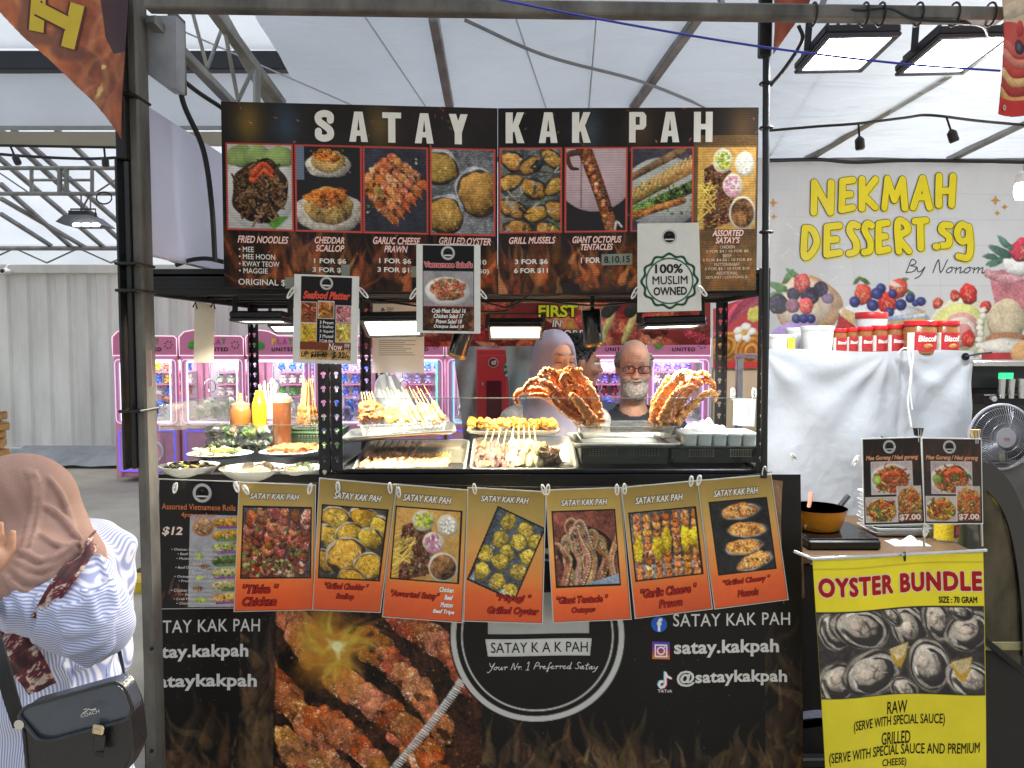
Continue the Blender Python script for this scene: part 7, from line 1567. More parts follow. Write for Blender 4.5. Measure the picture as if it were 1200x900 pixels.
b.bar(a-sx*.028-d_*.012, a+sx*.028-d_*.012, .003, .012); b.bar(a-sx*.02+d_*.042, a+sx*.02+d_*.042, .003, .014); b.build('blade', cpm, t)
q = P(1046, 640, 2.86); q.z = TZ
for k in range(9):
    b = MB(); loft(b, q+Vector((.003*math.sin(k*2), .004*math.cos(k*3), .004+.0165*k)), (1, 0, 0), (0, 1, 0), .105, .08, .02, [(.014, 0), (.002, .014), (-.002, .0145), (-.002, .0155), (.006, .015), (.016, .003)], cap0=True); o = b.build('food_tray', M('clear_white_plastic', (220, 224, 226), .25, 0, .05, alpha=.85)); tag(o, 'translucent white plastic food tray in the tall stack on the table', 'tray', 'stacked plastic food trays')
q = P(1107, 641, 2.76); q.z = TZ; t = thing('tin_can', 'yellow tin can with a purple and red label on the table', 'can', q); rc = 14*S(2.76); hc = .075
b = MB(); b.lathe([(rc*.96, 0), (rc, .002), (rc, hc-.002), (rc*.96, hc), (rc*.9, hc-.003), (0, hc-.003)], q, 28); b.build('can_body', CHROME, t)
b = MB(); b.grid(lambda u, v: (q.x+rc*1.01*math.sin((u-.5)*3), q.y-rc*1.01*math.cos((u-.5)*3), q.z+.006+(hc-.012)*v), 20, 2, (206, 180, 40)); b.grid(lambda u, v: (q.x+rc*1.02*math.sin(.15+u*.9), q.y-rc*1.02*math.cos(.15+u*.9), q.z+.016+(hc-.03)*v), 8, 2, (120, 40, 90)); b.grid(lambda u, v: (q.x+rc*1.03*math.sin(.35+u*.45), q.y-rc*1.03*math.cos(.35+u*.45), q.z+.026+(hc-.045)*v), 8, 2, (196, 90, 70)); b.build('label', VC(), t)
f = lambda u, v: (P(1060, 0, 2.7).x+.13*u, 2.66+.08*v, TZ+.002+.03*math.sin(math.pi*v)*(.6+.4*math.sin(u*13))*math.sin(math.pi*min(1, u*1.02)))
b = MB(); b.grid(f, 30, 14); o = b.build('plastic_wrap', fabric('bag_plastic', (226, 232, 238)), ang=30); tag(o, 'crumpled clear white plastic wrap lying before the stacked food trays', 'bag')
# yellow oyster banner
pn = Panel([(952, 655), (1150, 645), (1151, 985), (968, 985)], 2.3, wh=(198, 338), bulge=lambda u, v: .012*np.sin(u*7+v*2)+.014*v)
o = pn.slab('oyster_banner', M('yellow_vinyl', (190, 176, 30), .5), th=.0015, nu=24, nv=24); tag(o, 'yellow hanging oyster bundle banner with a photo of raw oysters', 'banner')
cv = pn.canvas(.95, (222, 204, 28)); cv.grain(pn.box(), .05, .3, NB); cv.rect(0, 0, 198, 3, (206, 196, 60)); cv.rect(0, 11, 198, 13, (176, 160, 22), .5)
for k in range(14): # honeycomb marks
    cx, cy = rnd(5, 190), rnd(160, 330); cv_pts = [(cx+13*math.cos(a), cy+13*math.sin(a)) for a in np.arange(7)*math.pi/3]; cv.line(cv_pts, .5, None, (214, 202, 90), 0, 0, smooth=False, alpha=.6)
bx = (0, 63, 198, 163); cv.clip = bx; cv.rect(*bx, (34, 30, 32), nz=.4, sc=1.5)
for cx, cy, a, b_, t in ((20, 84, 22, 18, 1.2), (52, 82, 34, 22, .35), (112, 86, 19, 30, -.5), (146, 78, 16, 24, -.25), (178, 90, 24, 20, -.5), (20, 144, 20, 24, .8), (64, 136, 34, 25, -.25), (134, 130, 22, 28, -.15), (104, 158, 18, 12, .6), (180, 146, 26, 20, .5), (170, 68, 14, 9, .3), (90, 70, 16, 8, .8)):
    for k in range(6): cv.blob(cx+k*.7, cy+k*.5, a*(1.16-.075*k), b_*(1.16-.075*k), t, ((70, 62, 56), (150, 140, 126), (44, 40, 40), (186, 178, 164), (206, 196, 182), (40, 36, 38))[k], .35, .05, .12, 4)
    ca, sa = math.cos(t), math.sin(t); pp = lambda u, v: (cx+u*a*ca-v*b_*sa, cy+u*a*sa+v*b_*ca)
    cv.blob(*pp(-.05, -.08), a*.66, b_*.60, t, (190, 176, 158), .6, .08, .10, 3, hl=.15)
    for k in range(7): u0 = rnd(-.5, .4); cv.line([pp(u0, rnd(-.4, .3)), pp(u0+.2, rnd(-.3, .4)), pp(u0+.35, rnd(-.3, .4))], rnd(1, 2.4), .5, random.choice(((60, 54, 52), (190, 176, 156), (96, 86, 78), (200, 186, 170))), .4, .1, 4, .7, soft=1.6)
    cv.blob(*pp(rnd(-.3, 0), rnd(-.2, .1)), a*.30, b_*.28, t+.4, (206, 186, 168), .6, .1, .08, 3, hl=.2); cv.line([pp(-.6, .42), pp(0, .62), pp(.62, .36)], 2.6, .6, (48, 44, 44), .3, .1, 4, .8, soft=2)
for cx, cy in ((100, 118), (172, 134)): cv.poly([(cx-13, cy-8), (cx+11, cy-15), (cx+8, cy+2), (cx+1, cy+15), (cx-8, cy+8)], (206, 160, 34), 1, .06); cv.poly([(cx-12, cy-8), (cx+10, cy-14), (cx+6, cy+1), (cx-3, cy+6)], (214, 192, 140), 1, .08)
cv.clip = None; cv.rect(0, 62, 198, 63.6, (20, 18, 18)); cv.rect(0, 162.4, 198, 164, (20, 18, 18)); pn.sheet(cv, 'banner_print', M('vinyl_ink', rough=.35, var=.05, scale=10, attr=True), o, gain=.9)
pn.text('OYSTER BUNDLE', 4, 22, 196, 45, (168, 26, 22), bold=.05, edge=(222, 206, 190), ew=.04, sp=1.12); pn.text('SIZE : 70 GRAM', 148, 51, 190, 58.5, (22, 20, 18), bold=.03)
KB = (22, 20, 16)
for t, x0, x1, y0, y1 in (('RAW', 82, 108, 171, 186), ('(SERVE WITH SPECIAL SAUCE)', 38, 150, 188, 203), ('GRILLED', 74, 110, 207, 222), ('(SERVE WITH SPECIAL SAUCE AND PREMIUM', 5, 190, 222, 238), ('CHEESE)', 74, 104, 239, 250)): pn.text(t, x0, y0, x1, y1, KB, bold=.012, shear=.12, tilt=-.055)
pn.letters('lettering', INK(), o)
b = MB(); b.tube([P(930, 646, 2.29), P(952, 655, 2.29), P(1152, 645, 2.29), P(1156, 645, 2.29)], .005, 8); tag(b.build('hanging_rod', CHROME), 'thin white rod that the yellow oyster banner hangs from', 'rod')
b = MB(); b.tube([P(1060, 652+5*math.sin(a), 2.28)+Vector((.004*math.cos(a), .012*math.cos(a), 0)) for a in np.linspace(0, 5.6, 14)], .0025, 6); tag(b.build('cable_tie', CABLE), 'black cable tie holding the top of the yellow oyster banner', 'cable tie')
# folded denim and papers beside it
q = P(950, 880, 2.5); t = thing('stool', 'low black stool half hidden between the two banners', 'stool', (q.x, 2.62, 0)); hz = P(950, 882, 2.56).z
b = MB(); b.box((q.x, 2.62, hz-.015), (.22, .2, .03), .006); b.build('seat', BLACKP, t)
for sx in (-1, 1):
    for sy in (-1, 1): b = MB(); b.bar((q.x+sx*.09, 2.62+sy*.08, hz-.03), (q.x+sx*.1, 2.62+sy*.09, 0), .02); b.build('leg', BLACKP, t)
b = MB()
for k in range(5): b.grid(lambda u, v, k=k: (q.x-.07+.15*u, 2.56+.10*v, hz+.01+.03*k+.012*math.sin(u*5+k)*math.sin(v*4+k)+.015*math.sin(math.pi*v)), 14, 10, jit((140, 160, 190), 12) if k else (226, 220, 210)); b.grid(lambda u, v, k=k: (q.x-.07+.15*u, 2.56-.002*k, hz+.002+.03*k+.028*v+.012*math.sin(u*5+k)*.4), 14, 3, jit((150, 166, 196), 14) if k else (230, 224, 214))
o = b.build('folded_denim', VC()); tag(o, 'folded pale blue denim cloth piled on the low stool', 'cloth')
# machine, fan and glass warmer at the right edge
mz = thing('coffee_machine', 'black drink machine with a green display and three chrome spouts at the right edge', 'machine', P(1175, 520, 3.35)); Ym = 3.35
b = MB(); a, c = P(1136, 428, Ym), P(1240, 456, Ym); b.box(((a.x+c.x)/2, Ym+.12, (a.z+c.z)/2), (c.x-a.x, .24, a.z-c.z), .006); b.build('head', BLACKP, mz)
b = MB(); a, c = P(1145, 456, Ym), P(1240, 545, Ym); b.box(((a.x+c.x)/2, Ym+.18, (a.z+c.z)/2), (c.x-a.x, .1, a.z-c.z), .004); b.build('back_panel', M('machine_steel', (70, 68, 66), .35, .5, .15, 6), mz)
b = MB(); a, c = P(1150, 462, Ym-.04), P(1240, 474, Ym-.04); b.box(((a.x+c.x)/2, Ym-.02, (a.z+c.z)/2), (c.x-a.x, .08, a.z-c.z), .004); b.build('manifold', BLACK, mz)
b = MB(); a, c = P(1171, 437, Ym-.005), P(1187, 444, Ym-.005); b.box(((a.x+c.x)/2, Ym-.004, (a.z+c.z)/2), (c.x-a.x, .006, a.z-c.z)); b.build('display', M('display_green', (40, 206, 110), emit=1.2), mz)
b = MB(); a, c = P(1136, 423, Ym), P(1240, 429, Ym); b.box(((a.x+c.x)/2, Ym+.1, (a.z+c.z)/2), (c.x-a.x, .26, a.z-c.z), .002); b.build('top_strip', CHROME, mz)
for x in (1174, 1185, 1197): b = MB(); q = P(x, 455, Ym-.07); b.lathe([(0, -.045), (.012, -.043), (.015, .04), (.0, .042)], q, 16); b.build('spout', CHROME, mz)
b = MB(); b.lathe([(0, 0), (.012, 0), (.012, .02), (0, .022)], P(1162, 467, Ym-.07), 16, (math.pi/2, 0, 0)); b.build('knob', CHROME, mz)
b = MB(); a, c = P(1140, 525, Ym-.3), P(1240, 541, Ym-.3); b.box(((a.x+c.x)/2, Ym-.16, (a.z+c.z)/2), (c.x-a.x, .24, a.z-c.z), .004); b.build('drip_tray', BLACK, mz)
b = MB(); a, c = P(1136, 542, Ym-.35), P(1240, 548, Ym-.35); b.box(((a.x+c.x)/2, Ym-.1, (a.z+c.z)/2-.4), (c.x-a.x, .5, .8+a.z-c.z), .004); b.build('cabinet', M('dark_cabinet', (74, 72, 70), .45, .3, .25, 8), mz)
q = P(1173, 512, 3.0); R = 38*S(3.0); t = thing('electric_fan', 'round table fan with a pale rim standing before the drink machine at the right edge', 'fan', q)
b = MB(); b.tube([q+Vector((R*math.cos(a), 0, R*math.sin(a))) for a in np.linspace(0, 2*math.pi, 48, endpoint=False)], .006, 8, closed=True); b.build('rim', M('fan_grey', (150, 150, 156), .35), t)
b = MB()
for k in range(72): a = k*2*math.pi/72; d_ = Vector((math.cos(a), 0, math.sin(a))); b.tube([q+d_*R*.3+Vector((0, -.03, 0)), q+d_*R*.7+Vector((0, -.022, 0)), q+d_*R], .0011, 4, cap=False)
for rr_ in (.45, .7, .9): b.tube([q+Vector((R*rr_*math.cos(a), -.03+.03*rr_**3, R*rr_*math.sin(a))) for a in np.linspace(0, 2*math.pi, 40, endpoint=False)], .0013, 4, closed=True)
b.build('grille', M('fan_wire', (104, 104, 110), .35, .3), t)
b = MB(); b.lathe([(0, 0), (R*.3, 0), (R*.32, .008), (R*.3, .02), (0, .022)], q+Vector((0, -.014, 0)), 32, (math.pi/2, 0, 0)); b.build('hub', M('fan_hub', (120, 120, 124), .4), t)
V, F = glyphs('KDK', .02, 0, 1.); mn, mx = V.min(0), V.max(0); V = (V-mn)/(mx-mn)-.5; b = MB(); b.add(np.stack([q.x+V[:, 0]*.024, np.full(len(V), q.y-.038), q.z+V[:, 1]*.009-.004], 1), F, (150, 40, 40)); b.build('lettering', INK(), t, smooth=False)
for k in range(3): 
    b = MB(); a0 = k*2.094+.4; b.grid(lambda u, v: tuple(q+Vector((R*(.25+.65*u)*math.cos(a0+(v-.5)*1.3), .02+.02*(v-.5), R*(.25+.65*u)*math.sin(a0+(v-.5)*1.3)))), 6, 8); b.build('blade', M('fan_blade', (60, 62, 68), .3, alpha=.9), t)
b = MB(); b.box(q+Vector((0, .04, -R-.1)), (.04, .03, .24), .008); b.build('stand', M('fan_grey'), t)
# curved glass warmer
wm = thing('display_warmer', 'curved glass food warmer with a black arched frame at the bottom right edge', 'display case', P(1190, 780, 2.45)); Yw = 2.42
outer = bez([(1148, 541, 0), (1166, 546, 0), (1188, 572, 0), (1206, 622, 0), (1214, 690, 0), (1216, 760, 0)], 6); inner = bez([(1148, 571, 0), (1160, 578, 0), (1178, 604, 0), (1190, 650, 0), (1197, 710, 0), (1199, 770, 0)], 6)
for dy, nm in ((0, 'side_frame'), (.62, 'side_frame')):
    b = MB(); n = len(outer); vs = []; 
    for d in (0, .035): vs += [tuple(P(p.x, p.y, Yw)+Vector((0, d+dy, 0))) for p in outer]+[tuple(P(p.x, p.y, Yw)+Vector((0, d+dy, 0))) for p in inner]
    f = []; 
    for k in range(n-1): f += [(k, n+k, n+k+1, k+1), (2*n+k, 2*n+k+1, 3*n+k+1, 3*n+k), (k, k+1, 2*n+k+1, 2*n+k), (n+k+1, n+k, 3*n+k, 3*n+k+1)]
    b.add(np.array(vs), f); b.build(nm, M('gloss_black', (14, 14, 15), .12, 0, .1, spec=.7, coat=.5), wm)
b = MB(); b.prism([(1149, 571), (1160, 578), (1178, 604), (1190, 650), (1197, 710), (1199, 786), (1152, 748)], .012, .016, lambda x, y, d: P(x, y, Yw)+Vector((0, d, 0))); b.build('end_glass_reflection', M('glass_reflection_mottle', (78, 73, 60), .3, .75, .55, 9, .2, 30, stretch=(1, 1, .5)), wm, smooth=False)  # opaque mottled colour stands in for reflections in the curved glass
b = MB(); b.grid(lambda u, v: tuple(P(outer[int(v*(n-1))].x, outer[int(v*(n-1))].y, Yw)+Vector((-.003, .03+.6*u, -.003))), 4, n); b.build('curved_glass', clear('warmer_glass', (206, 206, 190), .10, .06, .1), wm)
b = MB(); a = P(1152, 748, Yw); b.box((a.x+.22, Yw+.32, a.z-.03), (.46, .62, .03), .003); b.build('warmer_floor', M('warmer_steel', (150, 146, 110), .35, .7, .35, 9), wm)
b = MB(); b.box((a.x+.22, Yw+.61, a.z+.26), (.44, .012, .52)); b.box((a.x+.004, Yw+.32, a.z+.06), (.006, .56, .12)); b.build('back_panel', M('warmer_steel'), wm)
b = MB(); b.box((a.x+.21, Yw+.33, a.z-.45), (.42, .6, .8), .005); b.build('base', M('warmer_base', (26, 24, 22), .4, .2, .2, 8), wm)
b = MB(); b.bar(P(1150, 747, Yw-.01), P(1206, 792, Yw-.01), .012, .02); b.build('sill', BLACK, wm)
for x, y in ((1166, 612), (1166, 626)): b = MB(); b.lathe([(0, 0), (.02, 0), (.024, .01), (.012, .03), (0, .03)], P(x, y, Yw+.1), 16, (math.pi/2, 0, .3)); b.build('knob', BLACK, wm)
for k in range(5): b = MB(); q = P(1166+8*k, 668+rnd(-6, 26), Yw+.2); b.lump(q, (.03, .03, .024), .3, (150, 110, 50)); o = b.build('pastry', FOOD()); tag(o, 'browned pastry inside the curved glass warmer', 'pastry', 'pastries in the glass warmer')
# ============================================================= BEHIND THE STALL: CLAW MACHINES AND THE REST
PINK = M('machine_pink', (222, 150, 180), .3, 0, .06, 5, coat=.3); DPINK = M('machine_deep_pink', (208, 122, 160), .3, 0, .06, 5)
IN_W = M('machine_inside', (206, 204, 208), .5, 0, .08, 6)
def plushmesh(name, col, kind):
    """a small stuffed toy: body, head, ears and feet in one sewn skin"""
    b = MB(); dk = tuple(int(c*.45) for c in col); pale = tuple(min(255, int(c*.5+120)) for c in col)
    b.lump((0, 0, .055), (.055, .048, .055), .05, col, 1); b.lump((0, -.006, .125), (.05, .046, .044), .04, col, 2)
    b.lump((0, -.045, .118), (.022, .012, .016), .05, pale, 3, 1)
    for s in (-1, 1):
        if kind == 0: b.lump((s*.036, 0, .165), (.017, .01, .017), .05, col, 4, 1)
        elif kind == 1: b.lump((s*.022, .004, .195), (.012, .008, .042), .05, col, 4, 1, (0, s*.2, 0))
        else: b.lump((s*.046, 0, .150), (.022, .008, .012), .05, dk, 4, 1)
        b.lump((s*.034, -.04, .02), (.02, .026, .016), .05, pale, 5, 1); b.lump((s*.052, -.02, .075), (.016, .018, .03), .05, col, 6, 1)
        b.lump((s*.018, -.043, .135), .006, .02, (20, 18, 20), 7, 1)
    return b.build(name, M('plush', rough=.95, var=.12, scale=60, attr=True, bump=.3, bscale=200), local=True)
TOYS = {}
def toy(col, kind, loc, rz, label, group, sc=1.):
    k = (col, kind)
    if k not in TOYS: o = TOYS[k] = plushmesh('plush_toy', col, kind)
    else: o = TOYS[k].copy(); COL.objects.link(o)
    o.location = loc; o.rotation_euler = (rnd(-.15, .15), rnd(-.15, .15), rz); o.scale = (sc,)*3
    tag(o, label, 'plush toy', group)
def rrect2(x0, x1, z0, z1, r, n=6):
    p = []
    for cx, cz, a0 in ((x1-r, z1-r, 0), (x0+r, z1-r, 90), (x0+r, z0+r, 180), (x1-r, z0+r, 270)): p += [(cx+r*math.cos(math.radians(a0+90*k/n)), cz+r*math.sin(math.radians(a0+90*k/n))) for k in range(n+1)]
    return p
def claw_machine(px, label, led, cols, words=True, seed=0):
    X0 = P(px, 450, 8.9).x; w_ = .745; d_ = .78; t = thing('claw_machine', label, 'claw machine', (X0+w_/2, 8.9+d_/2, 0), 'row of pink claw machines')
    x, y = X0, 8.9
    b = MB()
    for xx in (x+.035, x+w_-.035):
        for yy in (y+.035, y+d_-.035): b.box((xx, yy, .76), (.07, .07, 1.4), .015)
    b.box((x+w_/2, y+d_/2, 1.455), (w_, d_, .05), .015); b.box((x+w_/2, y+d_/2, .655), (w_-.004, d_-.004, .07), .015); b.box((x+w_/2, y+d_/2+.02, .10), (w_-.004, d_-.05, .08), .015)
    b.box((x+w_/2, y+d_-.012, .76), (w_-.15, .02, 1.36)); b.build('cabinet', PINK, t)
    hp = [(x, 1.485), (x+w_, 1.485), (x+w_, 1.68), (x+w_-.03, 1.71), (x+w_*.5, 1.715), (x+w_*.36, 1.765), (x+w_*.22, 1.78), (x+w_*.08, 1.76), (x, 1.70)]
    b = MB(); b.prism(hp, 0, .25, lambda u, v, q: (u, y+.005+q, v)); hd = b.build('header_sign', DPINK, t, ang=25)
    L1 = M('led_'+str(led), led, emit=.9); LW = M('led_white', (214, 186, 226), emit=.5)
    b = MB(); b.tube([(u, y-.002, v) for u, v in hp], .0075, 6, closed=True); b.build('sign_light_strip', M('led_rim', (236, 206, 220), emit=.45), t)
    b = MB(); pr = rrect2(x+.085, x+w_-.085, .71, 1.415, .03); pr2 = rrect2(x+.02, x+w_-.02, .70, 1.44, .05)
    b.tube([(u, y+.0, v) for u, v in pr], .009, 6, closed=True); b.build('window_light_strip', L1, t)
    b = MB(); b.tube([(u, y-.002, v) for u, v in pr2], .006, 6, closed=True); b.build('frame_light_strip', LW, t)
    b = MB(); b.tube([(u, y-.002, v) for u, v in rrect2(x+.05, x+w_-.05, .14, .61, .04)], .011, 6, closed=True); b.build('lower_light_strip', M('led_blue', (110, 100, 230), emit=.45), t)
    b = MB(); b.box((x+w_/2, y+.012, .375), (w_-.03, .02, .50), .01); b.box((x+w_*.6, y-.002, .36), (.25, .012, .24), .02); b.build('prize_door', M('machine_pale_pink', (222, 156, 184), .3), t)
    b = MB(); b.tube([(x+w_*.6+.11*math.cos(a), y-.012, .37+.12*math.sin(a)) for a in np.linspace(0, 2*math.pi, 24, endpoint=False)], .014, 8, closed=True); b.build('chute_ring', WHITE_P, t)
    b = MB(); b.box((x+w_/2, y+.02, 1.065), (w_-.14, .005, .73)); b.build('window_glass', clear('machine_glass', (240, 240, 245), .02, .03), t)
    b = MB(); b.box((x+w_/2, y+d_-.05, 1.06), (w_-.145, .01, .74)); b.box((x+w_/2, y+d_/2, .70), (w_-.145, d_-.1, .015)); b.build('inner_lining', IN_W, t)
    b = MB(); b.box((x+w_/2, y+d_/2, 1.425), (w_-.2, d_-.3, .008)); b.build('inside_lamp', M('inside_lamp', (250, 250, 246), emit=6), t)
    cx = x+w_*.3; b = MB(); b.tube([(cx, y+.3, 1.42), (cx, y+.3, 1.2)], .006, 6)
    for k in range(3): a = k*2.094; b.tube(bez([(cx, y+.3, 1.2), (cx+.06*math.cos(a), y+.3+.06*math.sin(a), 1.16), (cx+.07*math.cos(a), y+.3+.07*math.sin(a), 1.08), (cx+.03*math.cos(a), y+.3+.03*math.sin(a), 1.04)], 4), .007, 6)
    b.build('claw', CHROME, t)
    b = MB(); b.lump((x+w_*.2, y-.004, 1.61), (.055, .008, .05), .25, (60, 150, 50), seed); b.build('leaf_emblem', VC(), hd)
    if words:
        b = MB(); 
        for k, (ch, c) in enumerate(zip('PLAY', ((230, 190, 50), (206, 90, 150), (206, 60, 160), (60, 160, 70)))):
            V, F = glyphs(ch, .06, 0, 1.); mn, mx = V.min(0), V.max(0); V = (V-mn)/(mx-mn); b.add(np.stack([x+w_*(.40+.085*k)+V[:, 0]*.052, np.full(len(V), y-.002), 1.615+V[:, 1]*.07], 1), F, c)
        V, F = glyphs('UNITED', .03, 0, 1.25); mn, mx = V.min(0), V.max(0); V = (V-mn)/(mx-mn); b.add(np.stack([x+w_*.40+V[:, 0]*w_*.36, np.full(len(V), y-.002), 1.535+V[:, 1]*.045], 1), F, (40, 26, 40)); b.build('lettering', INK(), hd, smooth=False)
        b = MB()
        for k in range(7): a = k*.9; b.lump((x+w_*.87+.04*math.cos(a), y-.001, 1.61+.04*math.sin(a)), (.009, .003, .009), .1, (50, 34, 50), k, 1)
        b.build('sparkle_print', VC(), hd)
    nm = {(0, 0): ''}; 
    for r in range(3): # shelf rows at the back
        b = MB(); zz = .98+.15*r; b.box((x+w_*.60, y+d_-.16, zz-.012), (w_*.62, .16, .012)); b.build('prize_shelf', DPINK, t)
        for k in range(4):
            c, kd, nmz = cols[(r+k*(seed % 3 == 0)) % len(cols)]; toy(c, kd, (x+w_*(.32+.17*k), y+d_-.17, zz), rnd(-.3, .3), '%s plush toy on the shelves inside %s' % (nmz, label.split(' standing')[0].replace('pink claw machine', 'the claw machine')), '%s toys on shelves in machine %s' % (nmz, label.split('machine ')[1]), .72)
    for k in range(9):
        c, kd, nmz = cols[(k*2+1) % len(cols)]; toy(c, kd, (x+.17+(.42*((k % 3)/2))+rnd(-.03, .03), y+.16+.15*(k//3), .71+.03*rnd(0, 1)+.035*(k//3)), rnd(-.8, .8), '%s plush toy in the heap inside %s' % (nmz, label.split(' standing')[0].replace('pink claw machine', 'the claw machine')), '%s toys heaped in machine %s' % (nmz, label.split('machine ')[1]), 1.05)
    return t
WH = ((222, 222, 214), 0, 'white'); PG = ((176, 196, 170), 2, 'pale green'); BL = ((60, 110, 206), 0, 'blue'); YE = ((222, 170, 40), 2, 'yellow'); BR = ((150, 96, 70), 0, 'brown'); GR = ((70, 170, 60), 2, 'green'); PK = ((206, 70, 130), 1, 'pink'); LV = ((150, 140, 190), 1, 'lavender'); TN = ((190, 160, 130), 1, 'tan'); NV = ((70, 90, 196), 2, 'deep blue'); RD = ((120, 40, 50), 0, 'dark red'); PU = ((120, 100, 190), 0, 'purple')
CM = [(133, (226, 236, 255), (WH, BL, YE, BR)), (211, (246, 236, 255), (WH, PG, WH, PG)), (289, (206, 180, 255), (GR, WH, BL, PG)), (367, (226, 206, 255), (NV, BL, NV, LV)), (445, (110, 226, 206), (PK, LV, BL, TN)), (523, (110, 200, 246), (TN, WH, YE, BL)), (601, (226, 120, 246), (RD, WH, RD, PU)), (679, (236, 90, 226), (RD, PU, WH, BL)), (757, (226, 160, 255), (PU, WH, PU, LV))]
WD = ('nearest the left edge', 'beside the tent pole', 'behind the sauce bottles', 'behind the double rack post', 'behind the typed notice', 'left of the red cabinet', 'behind the woman in lavender', 'behind the old man', 'behind the right rack posts')
for k, (px, led, cols) in enumerate(CM): claw_machine(px, 'pink claw machine %s' % WD[k], led, cols, True, k)
# red banner: first in Singapore
pn = Panel([(425, 330), (832, 330), (832, 404), (425, 407)], 4.9, org=(425, 330), wh=(407, 75), bulge=lambda u, v: .01*np.sin(u*14)); o = pn.slab('red_banner', M('red_vinyl', (150, 50, 46), .5), th=.0015, nu=60, nv=8); tag(o, 'red food stall banner reading FIRST IN SINGAPORE hung across the back of the stall', 'banner')
cv = pn.canvas(1., (150, 56, 50)); cv.grain(pn.box(), .25, .4, NB)
for _ in range(70): cv.blob(rnd(425, 832), rnd(335, 405), rnd(8, 30), rnd(5, 12), rnd(-.6, .6), jit(random.choice(((176, 66, 50), (196, 96, 66), (130, 40, 40), (206, 130, 96), (150, 70, 50))), 18), .6, .15, .2, 5, hl=.3, alpha=.85)
for x in (705, 732): cv.line([(x, 400), (x+22, 340)], 4, 4, (206, 190, 120), .4, .1); cv.line([(x+6, 366), (x+30, 345)], 7, 5, (50, 50, 46), .4)
cv.blob(668, 382, 5, 8, .3, (176, 140, 50), .4, .1, .1, alpha=.6)
pn.sheet(cv, 'banner_print', INK(), o, d=.003)
pn.text('FIRST', 631, 357.5, 677, 371.5, (206, 206, 40), bold=.03, edge=(40, 20, 20), ew=.05, dz=.009); pn.text('IN', 647, 375, 658, 383, (226, 220, 214), bold=.02, shear=.15, edge=(60, 26, 26), ew=.04, dz=.009); pn.text('SINGAPORE', 616, 386.5, 684, 395.5, (226, 222, 216), bold=.02, edge=(60, 26, 26), ew=.04, sp=1.15, dz=.009); pn.letters('lettering', INK(), o)
# red fire hose cabinet
Yc = 6.4; a, c = P(558, 409, Yc), P(597, 520, Yc); t = thing('hose_cabinet', 'red fire hose cabinet with a round badge and a dark window, behind the fritters', 'cabinet', ((a.x+c.x)/2, Yc+.12, 0))
b = MB(); b.box(((a.x+c.x)/2, Yc+.12, (a.z)/2), (c.x-a.x, .24, a.z), .01); b.build('cabinet', M('cabinet_red', (176, 36, 44), .35, 0, .08, 5, coat=.3), t)
b = MB(); b.box(((a.x+c.x)/2, Yc-.004, (a.z+c.z)/2-.1), (c.x-a.x-.04, .012, a.z-c.z+.1), .004); dr = b.build('door', M('cabinet_red'), t)
b = MB(); a2, c2 = P(570, 446, Yc), P(588, 472, Yc); b.box(((a2.x+c2.x)/2, Yc-.011, (a2.z+c2.z)/2-.1), (c2.x-a2.x, .006, a2.z-c2.z+.2), .002); b.build('window', M('cabinet_window', (84, 30, 36), .15), dr)
q = P(578, 425, Yc-.012); r = 6*S(Yc); b = MB(); b.lathe([(0, 0), (r, 0), (r, .006), (0, .006)], q, 28, (math.pi/2, 0, 0), (196, 150, 146)); b.lathe([(0, .006), (r*.85, .006), (r*.85, .009), (0, .009)], q, 24, (math.pi/2, 0, 0), (60, 30, 34)); b.lump(q+Vector((0, -.009, 0)), (r*.5, .003, r*.55), .3, (196, 160, 150)); b.build('badge', VC(), dr)
b = MB(); b.box(P(566, 450, Yc-.016), (.012, .014, .03)); b.build('handle', CHROME, dr)
# draped cloths
def drape(name, label, x0, x1, y0, y1, Y, col, sl=0.):
    a, c = P(x0, y0, Y), P(x1, y1, Y)
    f = lambda u, v: (a.x+(c.x-a.x)*(u+(1-v)*sl*(.5-u)), Y+.05*math.sin(u*11+v*2)*(.3+v)+.03*math.sin((u-v)*17)+.02*NB[int(v*90), int(u*70)], c.z+(a.z-c.z)*v+.02*math.sin(u*7)*v)
    b = MB(); b.grid(f, 50, 50); o = b.build(name, M(name+'_cloth', col, .7, 0, .1, 6, .3, 14), ang=60); return tag(o, label, 'cloth')
drape('grey_tarp', 'grey tarpaulin draped over a stand left of the red hose cabinet', 530, 612, 402, 600, 6.75, (150, 148, 146), .55)
drape('pale_curtain', 'pale grey-green curtain hanging behind the woman in lavender', 592, 662, 404, 640, 5.2, (150, 160, 160), .5)
q = P(607, 433, 5.45); b = MB(); rr_ = 17*S(5.45); b.lathe([(0, 0), (rr_, 0), (rr_, .012), (0, .012)], q, 36, (math.pi/2, 0, 0), (206, 214, 206)); b.lathe([(rr_*.7, .012), (rr_, .012), (rr_, .018), (rr_*.7, .018)], q, 36, (math.pi/2, 0, 0), (30, 110, 76))
for k in range(14): b.lump(q+Vector((rr_*.85*math.cos(k*.449), -.019, rr_*.85*math.sin(k*.449))), (.012, .003, .012), .1, (206, 214, 206), k, 1)
o = b.build('round_sign', VC()); tag(o, 'round green and white sign half hidden behind the woman in lavender', 'sign')
b = MB(); b.tube([q+Vector((0, 0, -rr_)), Vector((q.x, q.y, 0))], .012); b.build('sign_post', BLACK, o)
